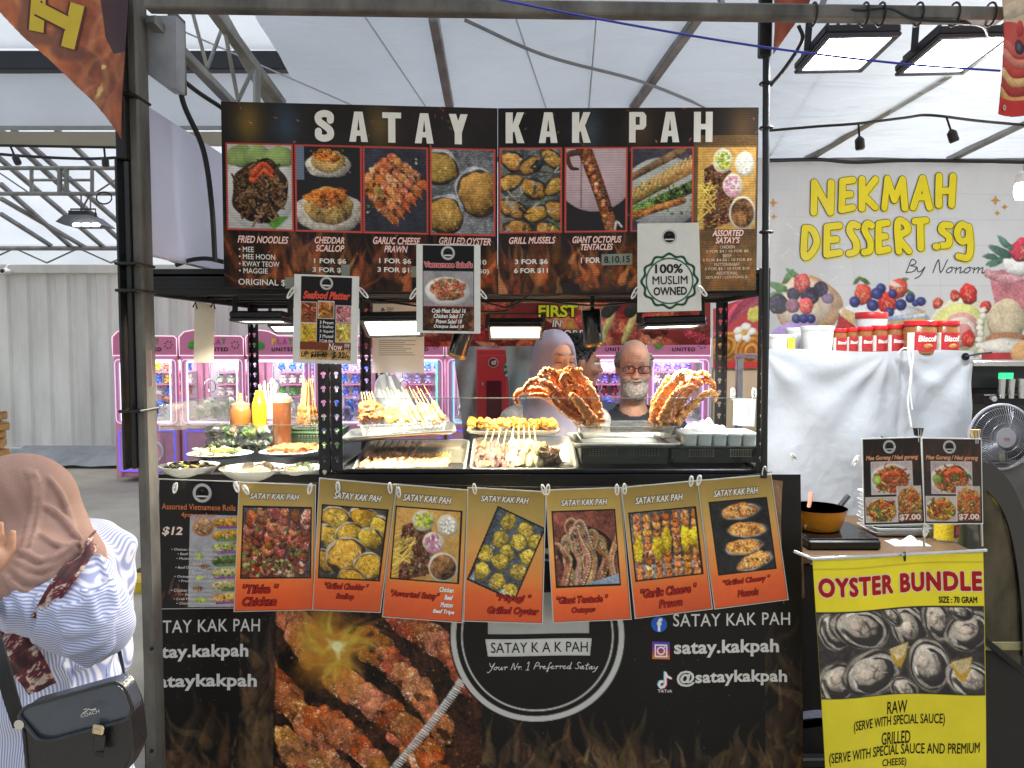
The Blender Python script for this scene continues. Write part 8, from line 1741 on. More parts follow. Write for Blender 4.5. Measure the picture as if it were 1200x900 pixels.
# brown paper boxes at the left edge
q = P(-12, 548, 3.0); t = thing('side_table', 'black side table at the left edge carrying brown paper boxes', 'table', (q.x-.1, 3.0, 0))
b = MB(); b.box((q.x-.1, 3.0, q.z-.02), (.4, .4, .03), .004); b.build('tabletop', BLACK, t)
for sx in (-1, 1):
    for sy in (-1, 1): b = MB(); b.box((q.x-.1+sx*.17, 3+sy*.17, (q.z-.03)/2), (.03, .03, q.z-.04), .003); b.build('leg', BLACK, t)
b = MB(); b.box((q.x+.0, 2.95, q.z+.02), (.14, .14, .045), .006); o = b.build('tissue_box', WHITE_P); tag(o, 'white box under the stack of brown paper boxes at the left edge', 'box')
KR = M('kraft_paper', (176, 136, 88), .75, 0, .14, 12)
for k in range(5):
    b = MB(); z = q.z+.045+.036*k; c = (q.x+.012+.012*math.sin(k*2.3), 2.95, z+.017); R = Euler((.05*math.sin(k*3), .06*math.cos(k*2), .5*math.sin(k*1.7))).to_matrix(); b.box(c, (.13, .12, .03), .004, R); b.box((c[0], c[1]-.01, z+.033), (.137, .12, .004), .001, R); b.build('paper_box', KR) ; o = bpy.data.objects[-1] if False else COL.objects[-1]
    tag(o, 'brown kraft paper food box, %s of the stack at the left edge' % ('bottom', 'second', 'third', 'fourth', 'topmost')[k], 'box', 'stacked brown paper boxes')
# ============================================================= PEOPLE
HAIRM = M('hair', rough=.6, var=.35, scale=120, attr=True, bump=.5, bscale=260)
SKINM = M('skin', rough=.48, var=.07, scale=40, attr=True, sss=.08, bump=.06, bscale=160)
def headfield(F, Hc, R, big=1., jaw=1.):
    """adds a head whose eye-level centre is Hc, turned by rotation matrix R (it faces -Y unturned)"""
    T = lambda p: np.array(Hc)+R@(np.array(p, float)*big); E = Matrix(R.tolist()).to_euler(); b = big
    F.ell(T((0, .018, .035)), np.array((.074, .094, .092))*b, .02, R=E); F.ell(T((0, -.022, -.045)), np.array((.060*jaw, .068, .078))*b, .03, R=E); F.ell(T((0, -.066, -.100)), np.array((.026, .022, .020))*b, .03, R=E)
    F.cap(T((-.034, -.086, .02)), T((.034, -.086, .02)), .010*b, k=.014)
    for s in (-1, 1):
        F.ell(T((s*.032, -.100, .0)), np.array((.016, .014, .011))*b, .012, True); F.ell(T((s*.031, -.080, -.001)), (.0125*b,)*3, .002); F.ell(T((s*.042, -.070, -.035)), np.array((.022, .02, .02))*b, .02)
        F.ell(T((s*.077, .012, -.012)), np.array((.010, .020, .031))*b, .008, R=E); F.cap(T((s*.036, -.088, .012)), T((s*.022, -.090, .010)), .004*b, k=.006)
        F.ell(T((s*.012, -.102, -.036)), (.0095*b,)*3, .008)
    F.cap(T((0, -.090, .008)), T((0, -.112, -.032)), .008*b, .0125*b, .012)
    F.cap(T((-.019, -.088, -.064)), T((.019, -.088, -.064)), .0068*b, k=.007); F.cap(T((-.015, -.087, -.074)), T((.015, -.087, -.074)), .0075*b, k=.007)
    F.cap(T((-.026, -.094, -.069)), T((.026, -.094, -.069)), .0022*b, k=.004, sub=True)
    return T
def handfield(F, wrist, dirv, palm_n, L=.17, spread=.16, curl=.5):
    """palm, four bent fingers of unequal length and a thumb off the palm's side"""
    w_, d, n = Vector(wrist), Vector(dirv).normalized(), Vector(palm_n).normalized(); n = (n-d*n.dot(d)).normalized(); s = d.cross(n)
    F.cap(w_, w_+d*L*.46, .024, .034, .012)
    for k, (off, ln) in enumerate(((-.028, .40), (-.010, .46), (.009, .43), (.027, .34))):
        a = w_+d*L*.42+s*off; v = (d+s*off*spread*20).normalized(); p = [a]
        for j in range(3): v = (v-n*curl*.5).normalized(); p.append(p[-1]+v*L*ln*(.45, .32, .25)[j])
        for j in range(3): F.cap(p[j], p[j+1], .0088-.0008*j, .0082-.0008*j, .004)
    a = w_+d*L*.12-s*.026; p1 = a+(d*.6-s*.7).normalized()*L*.24; p2 = p1+(d*.9-s*.1-n*.3).normalized()*L*.19; F.cap(a, p1, .013, .010, .008); F.cap(p1, p2, .010, .008, .004)
def facepaint(Hc, R, skin, brow, lip, iris=(40, 26, 20), down=False, beard=None, big=1., grey=0):
    base = lin(skin)
    def f(V):
        q = ((V-np.array(Hc))@R)/big; C = np.tile(base, (len(V), 1)); fr = q[:, 1] < -.04; x, z = q[:, 0], q[:, 2]
        def put(m, c, a=1.): m = (np.clip(m, 0, 1)*fr*a)[:, None]; C[:] = C*(1-m)+lin(c)*m
        dk = tuple(int(c*.72) for c in skin); rd = (min(255, int(skin[0]*1.0)), int(skin[1]*.84), int(skin[2]*.8))  # dk paints eye-socket and wrinkle shade into the skin colour
        put(1-np.hypot((abs(x)-.045)/.028, (z+.04)/.026), rd, .5)
        for s in (-1, 1):
            xe = x-s*.032
            put((1-np.hypot(xe/.021, (z-.004)/.015))*2.2, dk, .25); put((1-np.hypot(xe/.022, (z-.026-.004*np.cos(xe*70))/.0042))*3, brow, .65)
            if down: put((1-np.hypot(xe/.017, (z+.006+xe**2*9)/.0028))*3, (26, 18, 16))
            else: put((1-np.hypot(xe/.0155, (z)/.0075))*4, (206, 198, 190)); put((1-np.hypot(xe/.0072, z/.0078))*4, iris); put((1-np.hypot(xe/.017, (z-.0075)/.0028))*3, (30, 20, 18))
            put((1-np.hypot((x-s*.008)/.005, (z+.046)/.004))*2, (60, 30, 24), .8); put((1-np.hypot((abs(x)-.030+(z+.055)*.35)/.0035, (z+.055)/.022))*2, dk, .45 if beard is None else .8)
        put((1-np.hypot(x/.025, (z+.0690)/.011))*3, lip, .85); put((1-np.hypot(x/.026, (z+.0690)/.0022))*3, tuple(int(c*.5) for c in lip))
        if beard is not None:
            gz = NA[(q[:, 0]*2600).astype(int) % 512, (q[:, 2]*2600).astype(int) % 512]; hm = np.clip((q[:, 1]+.055)/.04, 0, 1)*np.clip((q[:, 2]-.0)/.03, 0, 1)*.5+np.clip((.12-q[:, 2])/.1, 0, .4)*(q[:, 1] > -.02); hm = (hm*np.clip(.7+.4*gz, 0, 1))[:, None]; C[:] = C*(1-hm)+lin((110, 104, 100))*hm
            C *= (1+.10*np.clip(gz, -2, 2))[:, None]
            for zz in (.045, .056, .067): put((1-np.hypot(x/.045, (z-zz-.004*np.cos(x*60))/.0022))*2, dk, .5)
            put((1-np.hypot((abs(x)-.032)/.014, (z+.018)/.005))*2, dk, .7)
            m = (z < -.042-.28*np.clip(abs(x)-.03, -.03, 1)*-1) & (q[:, 1] < .02) & (z > -.14); m = m & ~((abs(x) < .02) & (z > -.079) & (z < -.060)) & ~((abs(x) < .026) & (z > -.048))
            C[m] = C[m]*.2+lin(beard)*.8
        return np.clip(C, 0, 1)
    return f
def torso(F, H, e=0., sh=.18, z0=None, arms=None, k=.05):
    s = H-.255; hip = H*.53
    F.ell((0, .01, s-.13), (.165+e, .105+e, .19+e), k); F.ell((0, -.005, (s+hip)/2-.03), (.150+e, .112+e, .22+e), k); F.ell((0, .005, hip), (.168+e, .118+e, .13+e), k)
    F.cap((-sh+.03, .01, s-.012), (sh-.03, .01, s-.012), .05+e, k=.04); F.cap((0, .015, s-.02), (0, .005, s+.05), .065+e*.5, .055, .03)
    for a in (arms or []): F.cap(a[0], a[1], .048+e, .041+e, .03); F.cap(a[1], a[2], .040+e, .030+e*.9, .02)
def legs(F, H, e=0.):
    hip = H*.53
    for s in (-1, 1): F.cap((s*.085, .0, hip), (s*.088, -.01, hip*.54), .084+e, .056+e, .03); F.cap((s*.088, -.01, hip*.54), (s*.09, .015, .07), .056+e, .036+e, .02)
def person(label, loc, rz, H, yaw, pitch, skin, brow, lip, shirt, trousers, arms=None, beard=None, big=1., down=False, shirtm=None, group=None, hd=(0, -.03), jaw=1.):
    t = thing('person', label, 'person', loc); t.rotation_euler = (0, 0, rz)
    R = np.array((Matrix.Rotation(yaw, 3, 'Z') @ Matrix.Rotation(pitch, 3, 'X'))); Hc = (hd[0], hd[1], H); s = H-.255
    arms = arms or [((sg*.185, .01, s-.02), (sg*.235, .0, s-.28), (sg*.20, -.2, s-.32)) for sg in (-1, 1)]
    F = Field((-.36, -.5, -.01), (.36, .2, H+.16), .0055); torso(F, H, 0, arms=arms); legs(F, H)
    F.cap((0, .012, s), (hd[0], hd[1]+.03, H-.07), .056, .052, .03)
    for sg in (-1, 1): F.cap((sg*.09, .03, .04), (sg*.10, -.15, .03), .04, .03, .02)
    for a in arms: handfield(F, a[2], Vector(a[2])-Vector(a[1]), (0, 0, 1))
    T = headfield(F, Hc, R, big, jaw)
    F.mesh('body', SKINM, t, facepaint(Hc, R, skin, brow, lip, down=down, beard=beard, big=big)).location = (0, 0, 0)
    def fix(o): o.location = (0, 0, 0); return o
    F = Field((-.34, -.36, H*.47), (.34, .2, s+.14), .007); F.cap((0, .01, s), (0, .0, s+.07), .072, .066, .02); torso(F, H, .013, arms=[(a[0], a[1], tuple(np.array(a[1])+(np.array(a[2])-np.array(a[1]))*.75)) for a in arms])
    F.cap((0, -.01, s+.075), (0, .0, s+.16), .066, .075, .01, True)
    F.mesh('shirt', shirtm or M('shirt_'+str(shirt), shirt, .85, 0, .12, 14, .25, 22), t, disp=lambda V: V+.004*np.stack([np.sin(V[:, 2]*60+V[:, 0]*30)]*3, 1)*np.array((.3, 1, 0)))
    F = Field((-.24, -.2, .04), (.24, .2, H*.6), .012); legs(F, H, .014); F.ell((0, .005, H*.53), (.176, .128, .12), .04); F.mesh('trousers', M('trousers_'+str(trousers), trousers, .85, 0, .1, 14, .2, 22), t)
    for sg in (-1, 1):
        F = Field((sg*.1-.09, -.24, -.005), (sg*.1+.09, .12, .13), .008); F.cap((sg*.09, .035, .045), (sg*.10, -.15, .038), .05, .042, .02); F.ell((sg*.095, -.05, -.03), (.2, .3, .03), .01, True); F.mesh('shoe', M('shoe_black', (30, 28, 28), .5), t)
    return t, T, R, Hc
_bld = Field.mesh
def _mesh_local(s, name, mat, parent=None, colfn=None, disp=None, wrap=None):
    o = None; real = MB.build
    def loc_build(mb, nm, mt, par=None, local=False, ang=38, smooth=True, origin=None): return real(mb, nm, mt, par, True, ang, smooth, origin)
    MB.build = loc_build
    try: o = _bld(s, name, mat, parent, colfn, disp, wrap)
    finally: MB.build = real
    return o
Field.mesh = _mesh_local
def hood(t, Hc, R, big, H, mat, name='headscarf', open_=True, front=.0):
    F = Field((-.3, -.34, H-.5), (.3, .26, H+.18), .006); T = lambda p: np.array(Hc)+R@(np.array(p, float)*big); E = Matrix(R.tolist()).to_euler()
    F.ell(T((0, .02, .03)), np.array((.090, .110, .104))*big, .03, R=E); F.ell(T((0, -.01, -.06)), np.array((.088, .098, .10))*big, .04, R=E)
    F.cap(T((0, .03, -.08)), (0, .01, H-.30), .078, .12, .05, flat=(.8, 1, 1)); F.cap((-.11, .01, H-.28), (.11, .01, H-.28), .065, .065, .05); F.ell((0, -.09, H-.34), (.13, .07, .10), .05)
    if open_: F.ell(T((0, -.125, -.012)), np.array((.072, .095, .104))*big, .012, True, R=E)
    def fold(V):
        q = (V-np.array(Hc)); a = np.arctan2(q[:, 0], -q[:, 1]+.02); r = .0012*np.sin(a*7+q[:, 2]*30)+.004*np.sin(q[:, 2]*55+a*3)*np.clip(-q[:, 2]*12-.4, 0, 1)
        n = q*np.array((1, 1, .25)); n /= np.linalg.norm(n, axis=1)[:, None]+1e-6; return V+n*r[:, None]
    return F.mesh(name, mat, t, disp=fold)
# worker in a lavender headscarf
pc = P(651, 420, 3.34)
t, T, R, Hc = person('woman in a lavender headscarf looking down behind the left octopus bunch', (pc.x, 3.34, 0), 0, pc.z, .5, .12, (222, 170, 140), (50, 34, 30), (150, 80, 76), (206, 200, 196), (60, 60, 70), down=True, big=.93,
    shirtm=M('floral_shirt', (206, 202, 198), .85, 0, .45, 30, .15, 20))
hood(t, Hc, R, .93, pc.z, M('lavender_cloth', (150, 144, 160), .85, 0, .06, 9, .12, 40))
# man standing behind her, turned away to the right
pc = P(679, 424, 3.85)
t, T, R, Hc = person('man with short dark hair turned away to the right behind the woman in lavender', (pc.x, 3.85, 0), 0, pc.z, 1.75, .1, (150, 104, 82), (40, 34, 32), (130, 76, 70), (70, 76, 96), (40, 42, 50))
def hair(t, Hc, R, big, fn, name='hair'):
    F = Field((-.16, -.2, Hc[2]-.2), (.16, .2, Hc[2]+.2), .005); fn(F, lambda p: np.array(Hc)+R@(np.array(p, float)*big), Matrix(R.tolist()).to_euler())
    return F
F = hair(t, Hc, R, 1, lambda F, T, E: (F.ell(T((0, .022, .042)), (.082, .102, .098), .02, R=E), F.ell(T((0, -.075, -.03)), (.10, .07, .10), .02, True, R=E), F.ell(T((0, .0, -.09)), (.12, .16, .07), .02, True, R=E)))
def hc(V): q = (V-np.array(Hc))@R; g = np.clip((.06-q[:, 2])/.05, 0, 1)[:, None]; return lin((24, 22, 24))*(1-g)+lin((96, 92, 92))*g
F.mesh('hair', HAIRM, t, hc, disp=lambda V: V+.004*RNG.normal(size=V.shape))
# old man with glasses and a white beard
pc = P(742, 430, 3.38)
t, T, R, Hc = person('balding old man with glasses and grey beard facing forward in a dark shirt', (pc.x, 3.38, 0), 0, pc.z, -.06, .06, (172, 126, 102), (110, 104, 100), (140, 88, 80), (34, 36, 46), (50, 50, 56), beard=(140, 134, 128), big=.93, jaw=1.12)
Tm = lambda p: Vector(np.array(Hc)+R@(np.array(p, float)*.93))
F = hair(t, Hc, R, .93, lambda F, T, E: (F.ell(T((0, -.056, -.100)), (.055, .050, .050), .02, R=E), F.ell(T((0, -.092, -.052)), (.030, .016, .010), .01, R=E), F.ell(T((0, -.11, -.069)), (.020, .02, .0075), .004, True, R=E), F.ell(T((0, .05, -.06)), (.2, .07, .2), .02, True, R=E)))
F.mesh('beard', HAIRM, t, lambda V: np.tile(lin((140, 134, 128)), (len(V), 1))*(1+.22*RNG.normal(size=(len(V), 1))).clip(.5, 1.4), disp=lambda V: V+.0014*RNG.normal(size=V.shape))
F = hair(t, Hc, R, .93, lambda F, T, E: (F.ell(T((-.07, .035, .02)), (.016, .05, .045), .02, R=E), F.ell(T((.07, .035, .02)), (.016, .05, .045), .02, R=E), F.ell(T((0, .10, .0)), (.06, .03, .06), .03, R=E)))
F.mesh('hair', HAIRM, t, lambda V: np.tile(lin((120, 116, 112)), (len(V), 1)), disp=lambda V: V+.003*RNG.normal(size=V.shape))
b = MB()
for s in (-1, 1):
    b.tube([Tm((s*.034+.027*math.copysign(abs(math.cos(a))**.6, math.cos(a)), -.112-.004*abs(math.cos(a)), -.002+.0165*math.copysign(abs(math.sin(a))**.6, math.sin(a)))) for a in np.linspace(0, 2*math.pi, 20, endpoint=False)], .0024, 6, closed=True); b.tube([Tm((s*.058, -.106, .003)), Tm((s*.078, -.03, .004)), Tm((s*.082, .02, .0))], .0022, 6)
b.tube([Tm((-.010, -.116, .003)), Tm((0, -.119, .006)), Tm((.010, -.116, .003))], .002, 6); o = b.build('glasses', M('glasses_frame', (40, 34, 40), .3, .4), t, local=True)
b = MB()
for s in (-1, 1): b.lathe([(0, 0), (.022, 0)], (0, 0, 0), 18); b.v[-1] = np.array([tuple(Tm((s*.033+p[0]*1.04, -.1135, -.002+p[1]*.72))) for p in b.v[-1]])
b.build('lenses', clear('lens_reflection_tint', (236, 230, 246), .0, .03), o, local=True)  # lilac tint imitates purple reflections on the lenses

# ------------------------------------------------------------- the customer in the foreground
CX, CY_ = -.93, 1.56
def Lc(px, py, Y): p = P(px, py, Y); return np.array((CY_-Y, p.x-CX, p.z))    # into her frame: she faces -X of the scene
t = thing('person', 'woman in a beige headscarf and striped blouse facing left with a hand to her face', 'person', (CX, CY_, 0)); t.rotation_euler = (0, 0, -math.pi/2)
hc_ = Lc(17, 616, CY_); R = np.array(Matrix.Rotation(.42, 3, 'X') @ Matrix.Rotation(0, 3, 'Z')); Hc = tuple(hc_)
shL, elL, wrL = Lc(92, 686, 1.45), Lc(108, 727, 1.34), Lc(-3, 704, 1.385); haL = Lc(-8, 656, 1.37)
shR = np.array((-.17, .0, shL[2]-.01)); elR = shR+np.array((-.03, -.03, -.26)); wrR = elR+np.array((.10, -.20, .02))
hipz = .72; up = shL[2]+.015
def wtorso(F, e=0.):
    F.ell((0, -.025, up-.12), (.155+e, .112+e, .17+e), .05, R=(-.1, 0, 0)); F.ell((0, -.04, up-.34), (.145+e, .120+e, .22+e), .05); F.ell((0, -.04, hipz), (.165+e, .14+e, .16+e), .05)
    F.cap((-.13, -.05, up-.01), (.12, .01, up-.01), .055+e, k=.05)
    F.cap(shL, elL, .050+e, .043+e, .04); F.cap(shR, elR, .052+e, .044+e, .04)
F = Field((-.34, -.42, -.01), (.44, .42, 1.45), .006); wtorso(F); F.cap(elL, wrL, .043, .030, .02); F.cap(elR, wrR, .043, .03, .02)
F.cap((0, .03, up), tuple(np.array(Hc)+(0, .06, -.07)), .058, .052, .03); headfield(F, Hc, R, .97)
handfield(F, wrL, haL-wrL, (1, .25, 0), .17, .10, .25); handfield(F, wrR, (0, -1, .1), (1, 0, 0))
for s in (-1, 1): F.cap((s*.085, -.06, hipz), (s*.09, -.05, .40), .09, .058, .03); F.cap((s*.09, -.05, .40), (s*.09, -.02, .07), .056, .038, .02); F.cap((s*.09, .0, .04), (s*.10, -.19, .03), .04, .03, .02)
F.mesh('body', SKINM, t, facepaint(Hc, R, (196, 146, 116), (60, 40, 32), (170, 96, 90), big=.97))
# striped blouse
m = bpy.data.materials.new('striped_cotton'); m.use_nodes = True; nt = m.node_tree; N = nt.nodes; L = nt.links; bs = N['Principled BSDF']; bs.inputs['Roughness'].default_value = .85
at = N.new('ShaderNodeAttribute'); at.attribute_name = 'Str'; ml = N.new('ShaderNodeMath'); ml.operation = 'MULTIPLY'; ml.inputs[1].default_value = 2*math.pi/.0044; L.new(at.outputs['Fac'], ml.inputs[0])
sn = N.new('ShaderNodeMath'); sn.operation = 'SINE'; L.new(ml.outputs[0], sn.inputs[0]); mr = N.new('ShaderNodeMapRange'); mr.inputs[1].default_value = -.5; mr.inputs[2].default_value = .5; L.new(sn.outputs[0], mr.inputs[0])
mx = N.new('ShaderNodeMix'); mx.data_type = 'RGBA'; mx.inputs[6].default_value = (*lin((206, 208, 220)), 1); mx.inputs[7].default_value = (*lin((138, 148, 190)), 1); L.new(mr.outputs[0], mx.inputs[0]); L.new(mx.outputs[2], bs.inputs['Base Color'])
F = Field((-.34, -.40, .60), (.46, .44, up+.14), .0048); wtorso(F, .014)
F.ell((0, -.05, .70), (.18, .13, .12), .05); wl2 = wrL+(wrL-elL)*-.10
F.cap(elL, wl2, .056, .046, .03); F.cap(elR, elR+(wrR-elR)*.8, .055, .045, .03); F.ell(tuple(elL+np.array((-.01, -.01, -.015))), (.05, .06, .05), .04); F.cap((0, -.02, up+.10), tuple(np.array(Hc)+(0, .05, -.06)), .07, .08, .01, True)
AX = [(shL, elL), (elL, wrL)]
FD = wrL-elL; FD = FD/np.linalg.norm(FD); FV = np.cross(FD, (1., 0, 0)); FV = FV/np.linalg.norm(FV)
def wr(V):
    global VPRE; VPRE = V.copy()
    best = np.full(len(V), 9.); s = np.zeros(len(V))
    n = np.zeros_like(V); amp = np.zeros(len(V))
    for a, b in AX:
        d = b-a; Ld = np.linalg.norm(d); d = d/Ld; t_ = np.clip((V-a)@d, -.05, Ld+.05); q = V-a-t_[:, None]*d; r = np.linalg.norm(q, axis=1); k = r < best; best = np.where(k, r, best)
        u = np.cross(d, (0, 0, 1.)); u /= np.linalg.norm(u); v = np.cross(d, u); ang = np.arctan2(q@v, q@u); u_ = (V-elL)@FD; v_ = (V-elL)@FV; w_ = .0028*np.sin(u_*62+v_*30+1.6*np.sin(v_*28))*np.clip(1.2-abs(u_-.02)*5, .3, 1)+.0020*np.sin(u_*110-v_*45+V[:, 0]*30+1.2*np.sin(v_*40))
        amp = np.where(k, w_, amp); n = np.where(k[:, None], q/(r[:, None]+1e-6), n)
    arm = best < .085
    tor = .006*np.sin(V[:, 2]*28+V[:, 1]*40)+.005*np.sin(V[:, 1]*70-V[:, 2]*45+1)+.004*np.sin(V[:, 2]*75+V[:, 1]*12)
    d2 = np.stack([np.sign(V[:, 0])*tor, tor*.3, 0*tor], 1)
    return V+np.where(arm[:, None], n*amp[:, None], d2)
def onfield(px, py):
    for Yq in np.arange(1.1, 1.75, .002):
        l = Lc(px, py, Yq); i = ((l-F.lo)/F.h).astype(int)
        if (i >= 0).all() and (i < F.n).all() and F.F[tuple(i)] < 0: return l
    return None
CR = [(((140, 712), (112, 735), (78, 742)), .003, .008), (((124, 690), (92, 712), (52, 716)), .003, .007), (((62, 704), (72, 728), (98, 742)), .006, .003), (((14, 690), (30, 712), (34, 742)), .003, .007), (((112, 652), (126, 672), (134, 705)), .003, .006), (((134, 728), (110, 754), (76, 764)), .003, .008),
      (((44, 700), (48, 725), (40, 750)), .003, .007), (((96, 690), (108, 712), (112, 740)), .003, .006), (((130, 752), (116, 768), (92, 782)), .003, .007), (((70, 776), (78, 796), (76, 820)), .004, .006), (((4, 700), (12, 720), (8, 740)), .003, .006)]
CR = [([q for q in (onfield(v.x, v.y) for v in bez([(x_, y_, 0) for x_, y_ in pts], 5)) if q is not None], r0, r1) for pts, r0, r1 in CR]
for pts, r0, r1 in CR:
    for k in range(len(pts)-1):
        if np.linalg.norm(pts[k]-pts[k+1]) < .05: F.cap(pts[k]-np.array((r0*.4, 0, 0)), pts[k+1]-np.array((r0*.4, 0, 0)), r0+(r1-r0)*k/len(pts), r0+(r1-r0)*(k+1)/len(pts), .009)
sh = F.mesh('blouse', m, t, disp=wr)
V = np.zeros(len(sh.data.vertices)*3); sh.data.vertices.foreach_get('co', V); V = VPRE; st = V[:, 1].copy(); best = np.full(len(V), .105)
for a, b in AX:
    d = b-a; Ld = np.linalg.norm(d); d = d/Ld; t_ = np.clip((V-a)@d, 0, Ld); q = V-a-t_[:, None]*d; r = np.linalg.norm(q, axis=1); k = r < best
    u = np.array((1., 0, 0)); u = u-d*(u@d); u /= np.linalg.norm(u); v = np.cross(d, u); st = np.where(k, (V-elL)@FV, st); best = np.where(k, r, best)
at_ = sh.data.attributes.new('Str', 'FLOAT', 'POINT'); at_.data.foreach_set('value', st.astype(np.float32))
F = Field((-.26, -.2, .05), (.26, .26, .82), .012)
for s in (-1, 1): F.cap((s*.085, -.06, hipz), (s*.09, -.05, .40), .105, .075, .03); F.cap((s*.09, -.05, .40), (s*.09, -.02, .09), .072, .055, .02)
F.ell((0, -.05, hipz), (.172, .145, .12), .04); F.mesh('trousers', M('trousers_dark', (44, 44, 54), .85, 0, .1, 14), t)
for s in (-1, 1): F = Field((s*.1-.09, -.24, -.005), (s*.1+.09, .14, .13), .008); F.cap((s*.09, .0, .045), (s*.10, -.17, .038), .05, .042, .02); F.ell((s*.095, -.04, -.03), (.2, .3, .03), .01, True); F.mesh('shoe', M('shoe_black', (30, 28, 28), .5), t)
# headscarf
F = Field((-.26, -.36, up-.25), (.30, .22, hc_[2]+.18), .0036); TT = lambda p: np.array(Hc)+R@(np.array(p, float)*.97); E = Matrix(R.tolist()).to_euler()
F.ell(TT((0, .025, .03)), (.094, .118, .112), .03, R=E); F.ell(TT((0, -.0, -.06)), (.088, .10, .09), .04, R=E); F.cap(TT((0, .02, -.06)), tuple(Lc(44, 668, 1.45)), .085, .075, .05); F.cap(TT((0, .03, -.04)), tuple(Lc(78, 650, 1.52)), .078, .062, .04); F.ell(tuple(Lc(34, 690, 1.41)), (.075, .075, .075), .05); F.ell(TT((0, -.14, -.03)), (.062, .085, .085), .01, True, R=E)
F.ell(tuple(Lc(97, 652, 1.50)), (.045, .035, .03), .03)
def onscarf(px, py):
    """where the line of sight through a photo point first meets the scarf"""
    for Yq in np.arange(1.15, 1.75, .002):
        l = Lc(px, py, Yq); i = ((l-F.lo)/F.h).astype(int)
        if (i >= 0).all() and (i < F.n).all() and F.F[tuple(i)] < 0: return l
    return None
FOLDS = [(((32, 551), (39, 571), (37, 600), (28, 640)), .0030, .0030), (((39, 552), (47, 576), (45, 606), (35, 646)), .0028, .0028), (((52, 592), (64, 600), (77, 613), (90, 630)), .003, .0085), (((24, 645), (46, 657), (66, 652), (84, 640)), .004, .0085),
         (((20, 658), (42, 669), (68, 662), (88, 648)), .004, .0085), (((14, 667), (34, 680), (54, 680), (70, 668)), .005, .008), (((48, 626), (62, 637), (76, 640), (90, 638)), .003, .007), (((6, 676), (22, 692), (40, 696)), .005, .008), (((58, 560), (72, 580), (80, 600), (84, 618)), .003, .006)]
FP3 = [([q for q in (onscarf(v.x, v.y) for v in bez([(x_, y_, 0) for x_, y_ in pts], 5)) if q is not None], r0, r1) for pts, r0, r1 in FOLDS]
for pts, r0, r1 in FP3:
    m_ = len(pts)
    for k in range(m_-1): F.cap(pts[k]-np.array((r0*.3, 0, 0)), pts[k+1]-np.array((r0*.3, 0, 0)), r0+(r1-r0)*k/m_, r0+(r1-r0)*(k+1)/m_, .007)
def wf(V): return V+.0011*np.stack([np.sin(V[:, 1]*150+V[:, 2]*90+2*np.sin(V[:, 0]*40)), 0*V[:, 0], 0*V[:, 0]], 1)
F.mesh('headscarf', M('beige_cloth', (164, 131, 117), .9, 0, .09, 5, .3, 420), t, disp=wf)
# floral neck scarf
def flor(u, v, i):
    h = NB[int(u*260) % 512, int(v*110+200) % 512]+.5*NA[int(u*200) % 512, int(v*120+90) % 512]; return (196, 178, 164) if h > .75 else ((112, 48, 52) if h > -.5 else (70, 44, 46))
def band(pts, w0, name):
    p = bez(pts, 26); b = MB(); n = len(p); K = 26; vs = []; cs = []
    for i in range(n):
        tg = (p[min(i+1, n-1)]-p[max(i-1, 0)]).normalized(); sd_ = tg.cross(Vector((1, 0, 0))).normalized()
        for j in range(K): v = j/(K-1)-.5; vs.append(tuple(p[i]+sd_*v*w0*(1+.10*math.sin(i*.05))+Vector((.018*math.cos(v*3.1)+.004*math.sin(v*15+i*.04), 0, 0)))); cs.append(lin(flor(i/n*3.2, v*2, i)))
    b.add(np.array(vs), [(i*K+j, i*K+j+1, (i+1)*K+j+1, (i+1)*K+j) for i in range(n-1) for j in range(K-1)], np.array(cs)); o = b.build(name, M('floral_cloth', rough=.85, var=.3, scale=70, attr=True), t, local=True, ang=80)
    so_ = o.modifiers.new('thickness', 'SOLIDIFY'); so_.thickness = .004; return o
band([Vector(Lc(112, 632, 1.50)), Vector(Lc(101, 646, 1.40)), Vector(Lc(84, 668, 1.345)), Vector(Lc(66, 692, 1.32)), Vector(Lc(48, 722, 1.315))], .036, 'neck_scarf')
band([Vector(Lc(10, 735, 1.37)), Vector(Lc(22, 762, 1.36)), Vector(Lc(38, 785, 1.355)), Vector(Lc(50, 806, 1.36))], .062, 'scarf_end')
# her shoulder bag
Yb = 1.20; LEA = M('black_leather', (24, 25, 28), .32, 0, .15, 20, .18, 220, coat=.25)
bg_ = thing('shoulder_bag', 'black leather shoulder bag with a flap and gold clasp on the foreground woman', 'bag', P(96, 900, Yb))
def roundpoly(p, r=5, n=4):
    out = []; m = len(p)
    for i in range(m):
        a, b_, c = np.array(p[i-1], float), np.array(p[i], float), np.array(p[(i+1) % m], float); u = (a-b_)/np.linalg.norm(a-b_)*r; v = (c-b_)/np.linalg.norm(c-b_)*r
        for k in range(n+1): s_ = k/n; out.append(tuple((b_+u)*(1-s_)**2+b_*2*s_*(1-s_)+(b_+v)*s_**2))
    return out
bodyp = roundpoly([(26, 838), (138, 806), (151, 838), (156, 884), (140, 915), (66, 935), (34, 925)], 9)
b = MB(); b.prism(bodyp, 0, .05, lambda x, y, d: P(x, y, Yb)+Vector((0, d, 0))); b.build('bag_body', LEA, bg_, ang=50)
flp = roundpoly([(22, 837), (30, 828), (136, 799), (146, 805), (156, 832), (150, 843), (60, 868), (45, 866)], 6)
b = MB(); b.prism(flp, -.009, 0.03, lambda x, y, d: P(x, y, Yb)+Vector((0, d+.006*math.sin((x-20)/46), 0))); fl = b.build('flap', M('flap_sky_sheen', (62, 70, 82), .22, 0, .15, 12, .10, 220, coat=.5), bg_, ang=50)  # lighter blue-grey colour imitates sky reflected in the black flap
b = MB(); b.tube([P(x, y, Yb-.010) for x, y in flp], .0028, 6, closed=True); b.build('piping', LEA, fl)
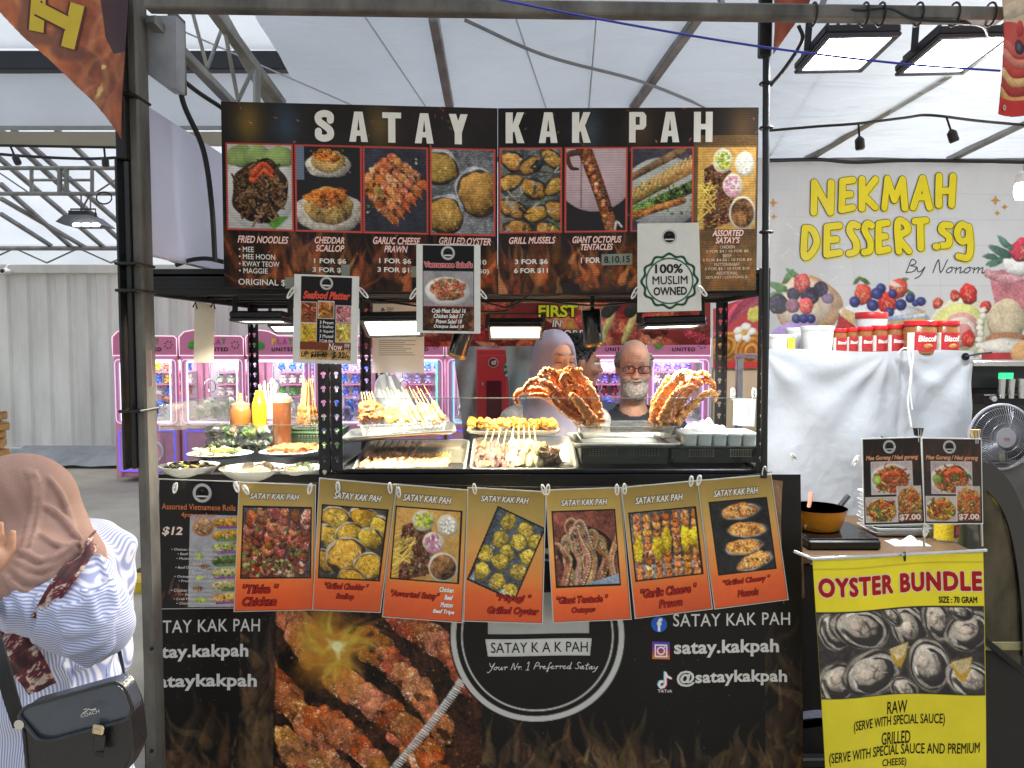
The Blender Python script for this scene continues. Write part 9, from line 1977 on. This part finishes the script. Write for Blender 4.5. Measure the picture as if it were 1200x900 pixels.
b = MB(); b.tube([P(x, y, Yb-.001) for x, y in bodyp], .0026, 6, closed=True); b.build('seam', LEA, bg_)
b = MB(); q = P(115, 855, Yb-.016); b.box(q, (.019, .008, .016), .003, (0, .2, 0)); b.box(q+Vector((0, -.004, -.001)), (.010, .004, .008), .001, (0, .2, 0)); b.build('clasp', M('gold_clasp', (206, 186, 150), .22, .9), bg_)
b = MB(); b.box(P(116, 872, Yb-.012), (.018, .006, .034), .002, (0, .15, 0)); b.build('tab', LEA, bg_)
b = MB(); b.box(P(117, 884, Yb-.016), (.016, .004, .008), .002, (0, .15, 0)); b.build('tab_tip', BLACKP, bg_)
V, F_ = glyphs('COACH', .01, 0, 1.05); mn, mx = V.min(0), V.max(0); V = (V-mn)/(mx-mn); pn = Panel([(93, 831), (119, 824), (120, 833), (95, 840)], Yb-.0125, wh=(26, 9)); SIL = (206, 208, 206)
pn.text('COACH', 3, 4.6, 25, 8.6, SIL, bold=.0, dz=.004); pn.strokes([[(10, 3.4), (13, 1), (16, 3), (21, 2.6)], [(6, 4.0), (10, 3)], [(16.5, 3.6), (18, 3.4)], [(20, 3.8), (21.5, 3.4)], [(8, .6), (11, .2)]], .45, SIL, d=.0066); pn.letters('lettering', M('silver_foil', rough=.3, metal=.5, attr=True), fl)
b = MB(); b.lathe([(.004, 0), (.008, 0), (.008, .004), (.004, .004)], P(24, 848, Yb-.01), 14, (math.pi/2, 0, 0)); b.build('ring', CHROME, bg_)
def strap(pts, w_=.017):
    p = bez(pts, 10); b = MB(); n = len(p); vs = []
    for i in range(n):
        tg = (p[min(i+1, n-1)]-p[max(i-1, 0)]).normalized(); sd_ = tg.cross(Vector((0, 1, 0))).normalized()
        for e in (-.0015, .0015):
            for v in (-.5, .5): vs.append(tuple(p[i]+sd_*v*w_+Vector((0, e, 0))))
    f = [];
    for i in range(n-1):
        a, c = i*4, (i+1)*4; f += [(a, a+1, c+1, c), (a+2, c+2, c+3, a+3), (a, c, c+2, a+2), (a+1, a+3, c+3, c+1)]
    b.add(np.array(vs), f); b.build('strap', M('strap_web', (28, 28, 30), .7, 0, .15, 40), bg_)
strap([P(150, 806, Yb+.02), P(145, 785, 1.30), P(136, 745, 1.42), P(128, 700, 1.52), P(112, 650, 1.60)])
strap([P(24, 852, Yb+.0), P(12, 815, 1.19), P(2, 775, 1.20), P(-6, 735, 1.26), P(-14, 690, 1.40)], .024)
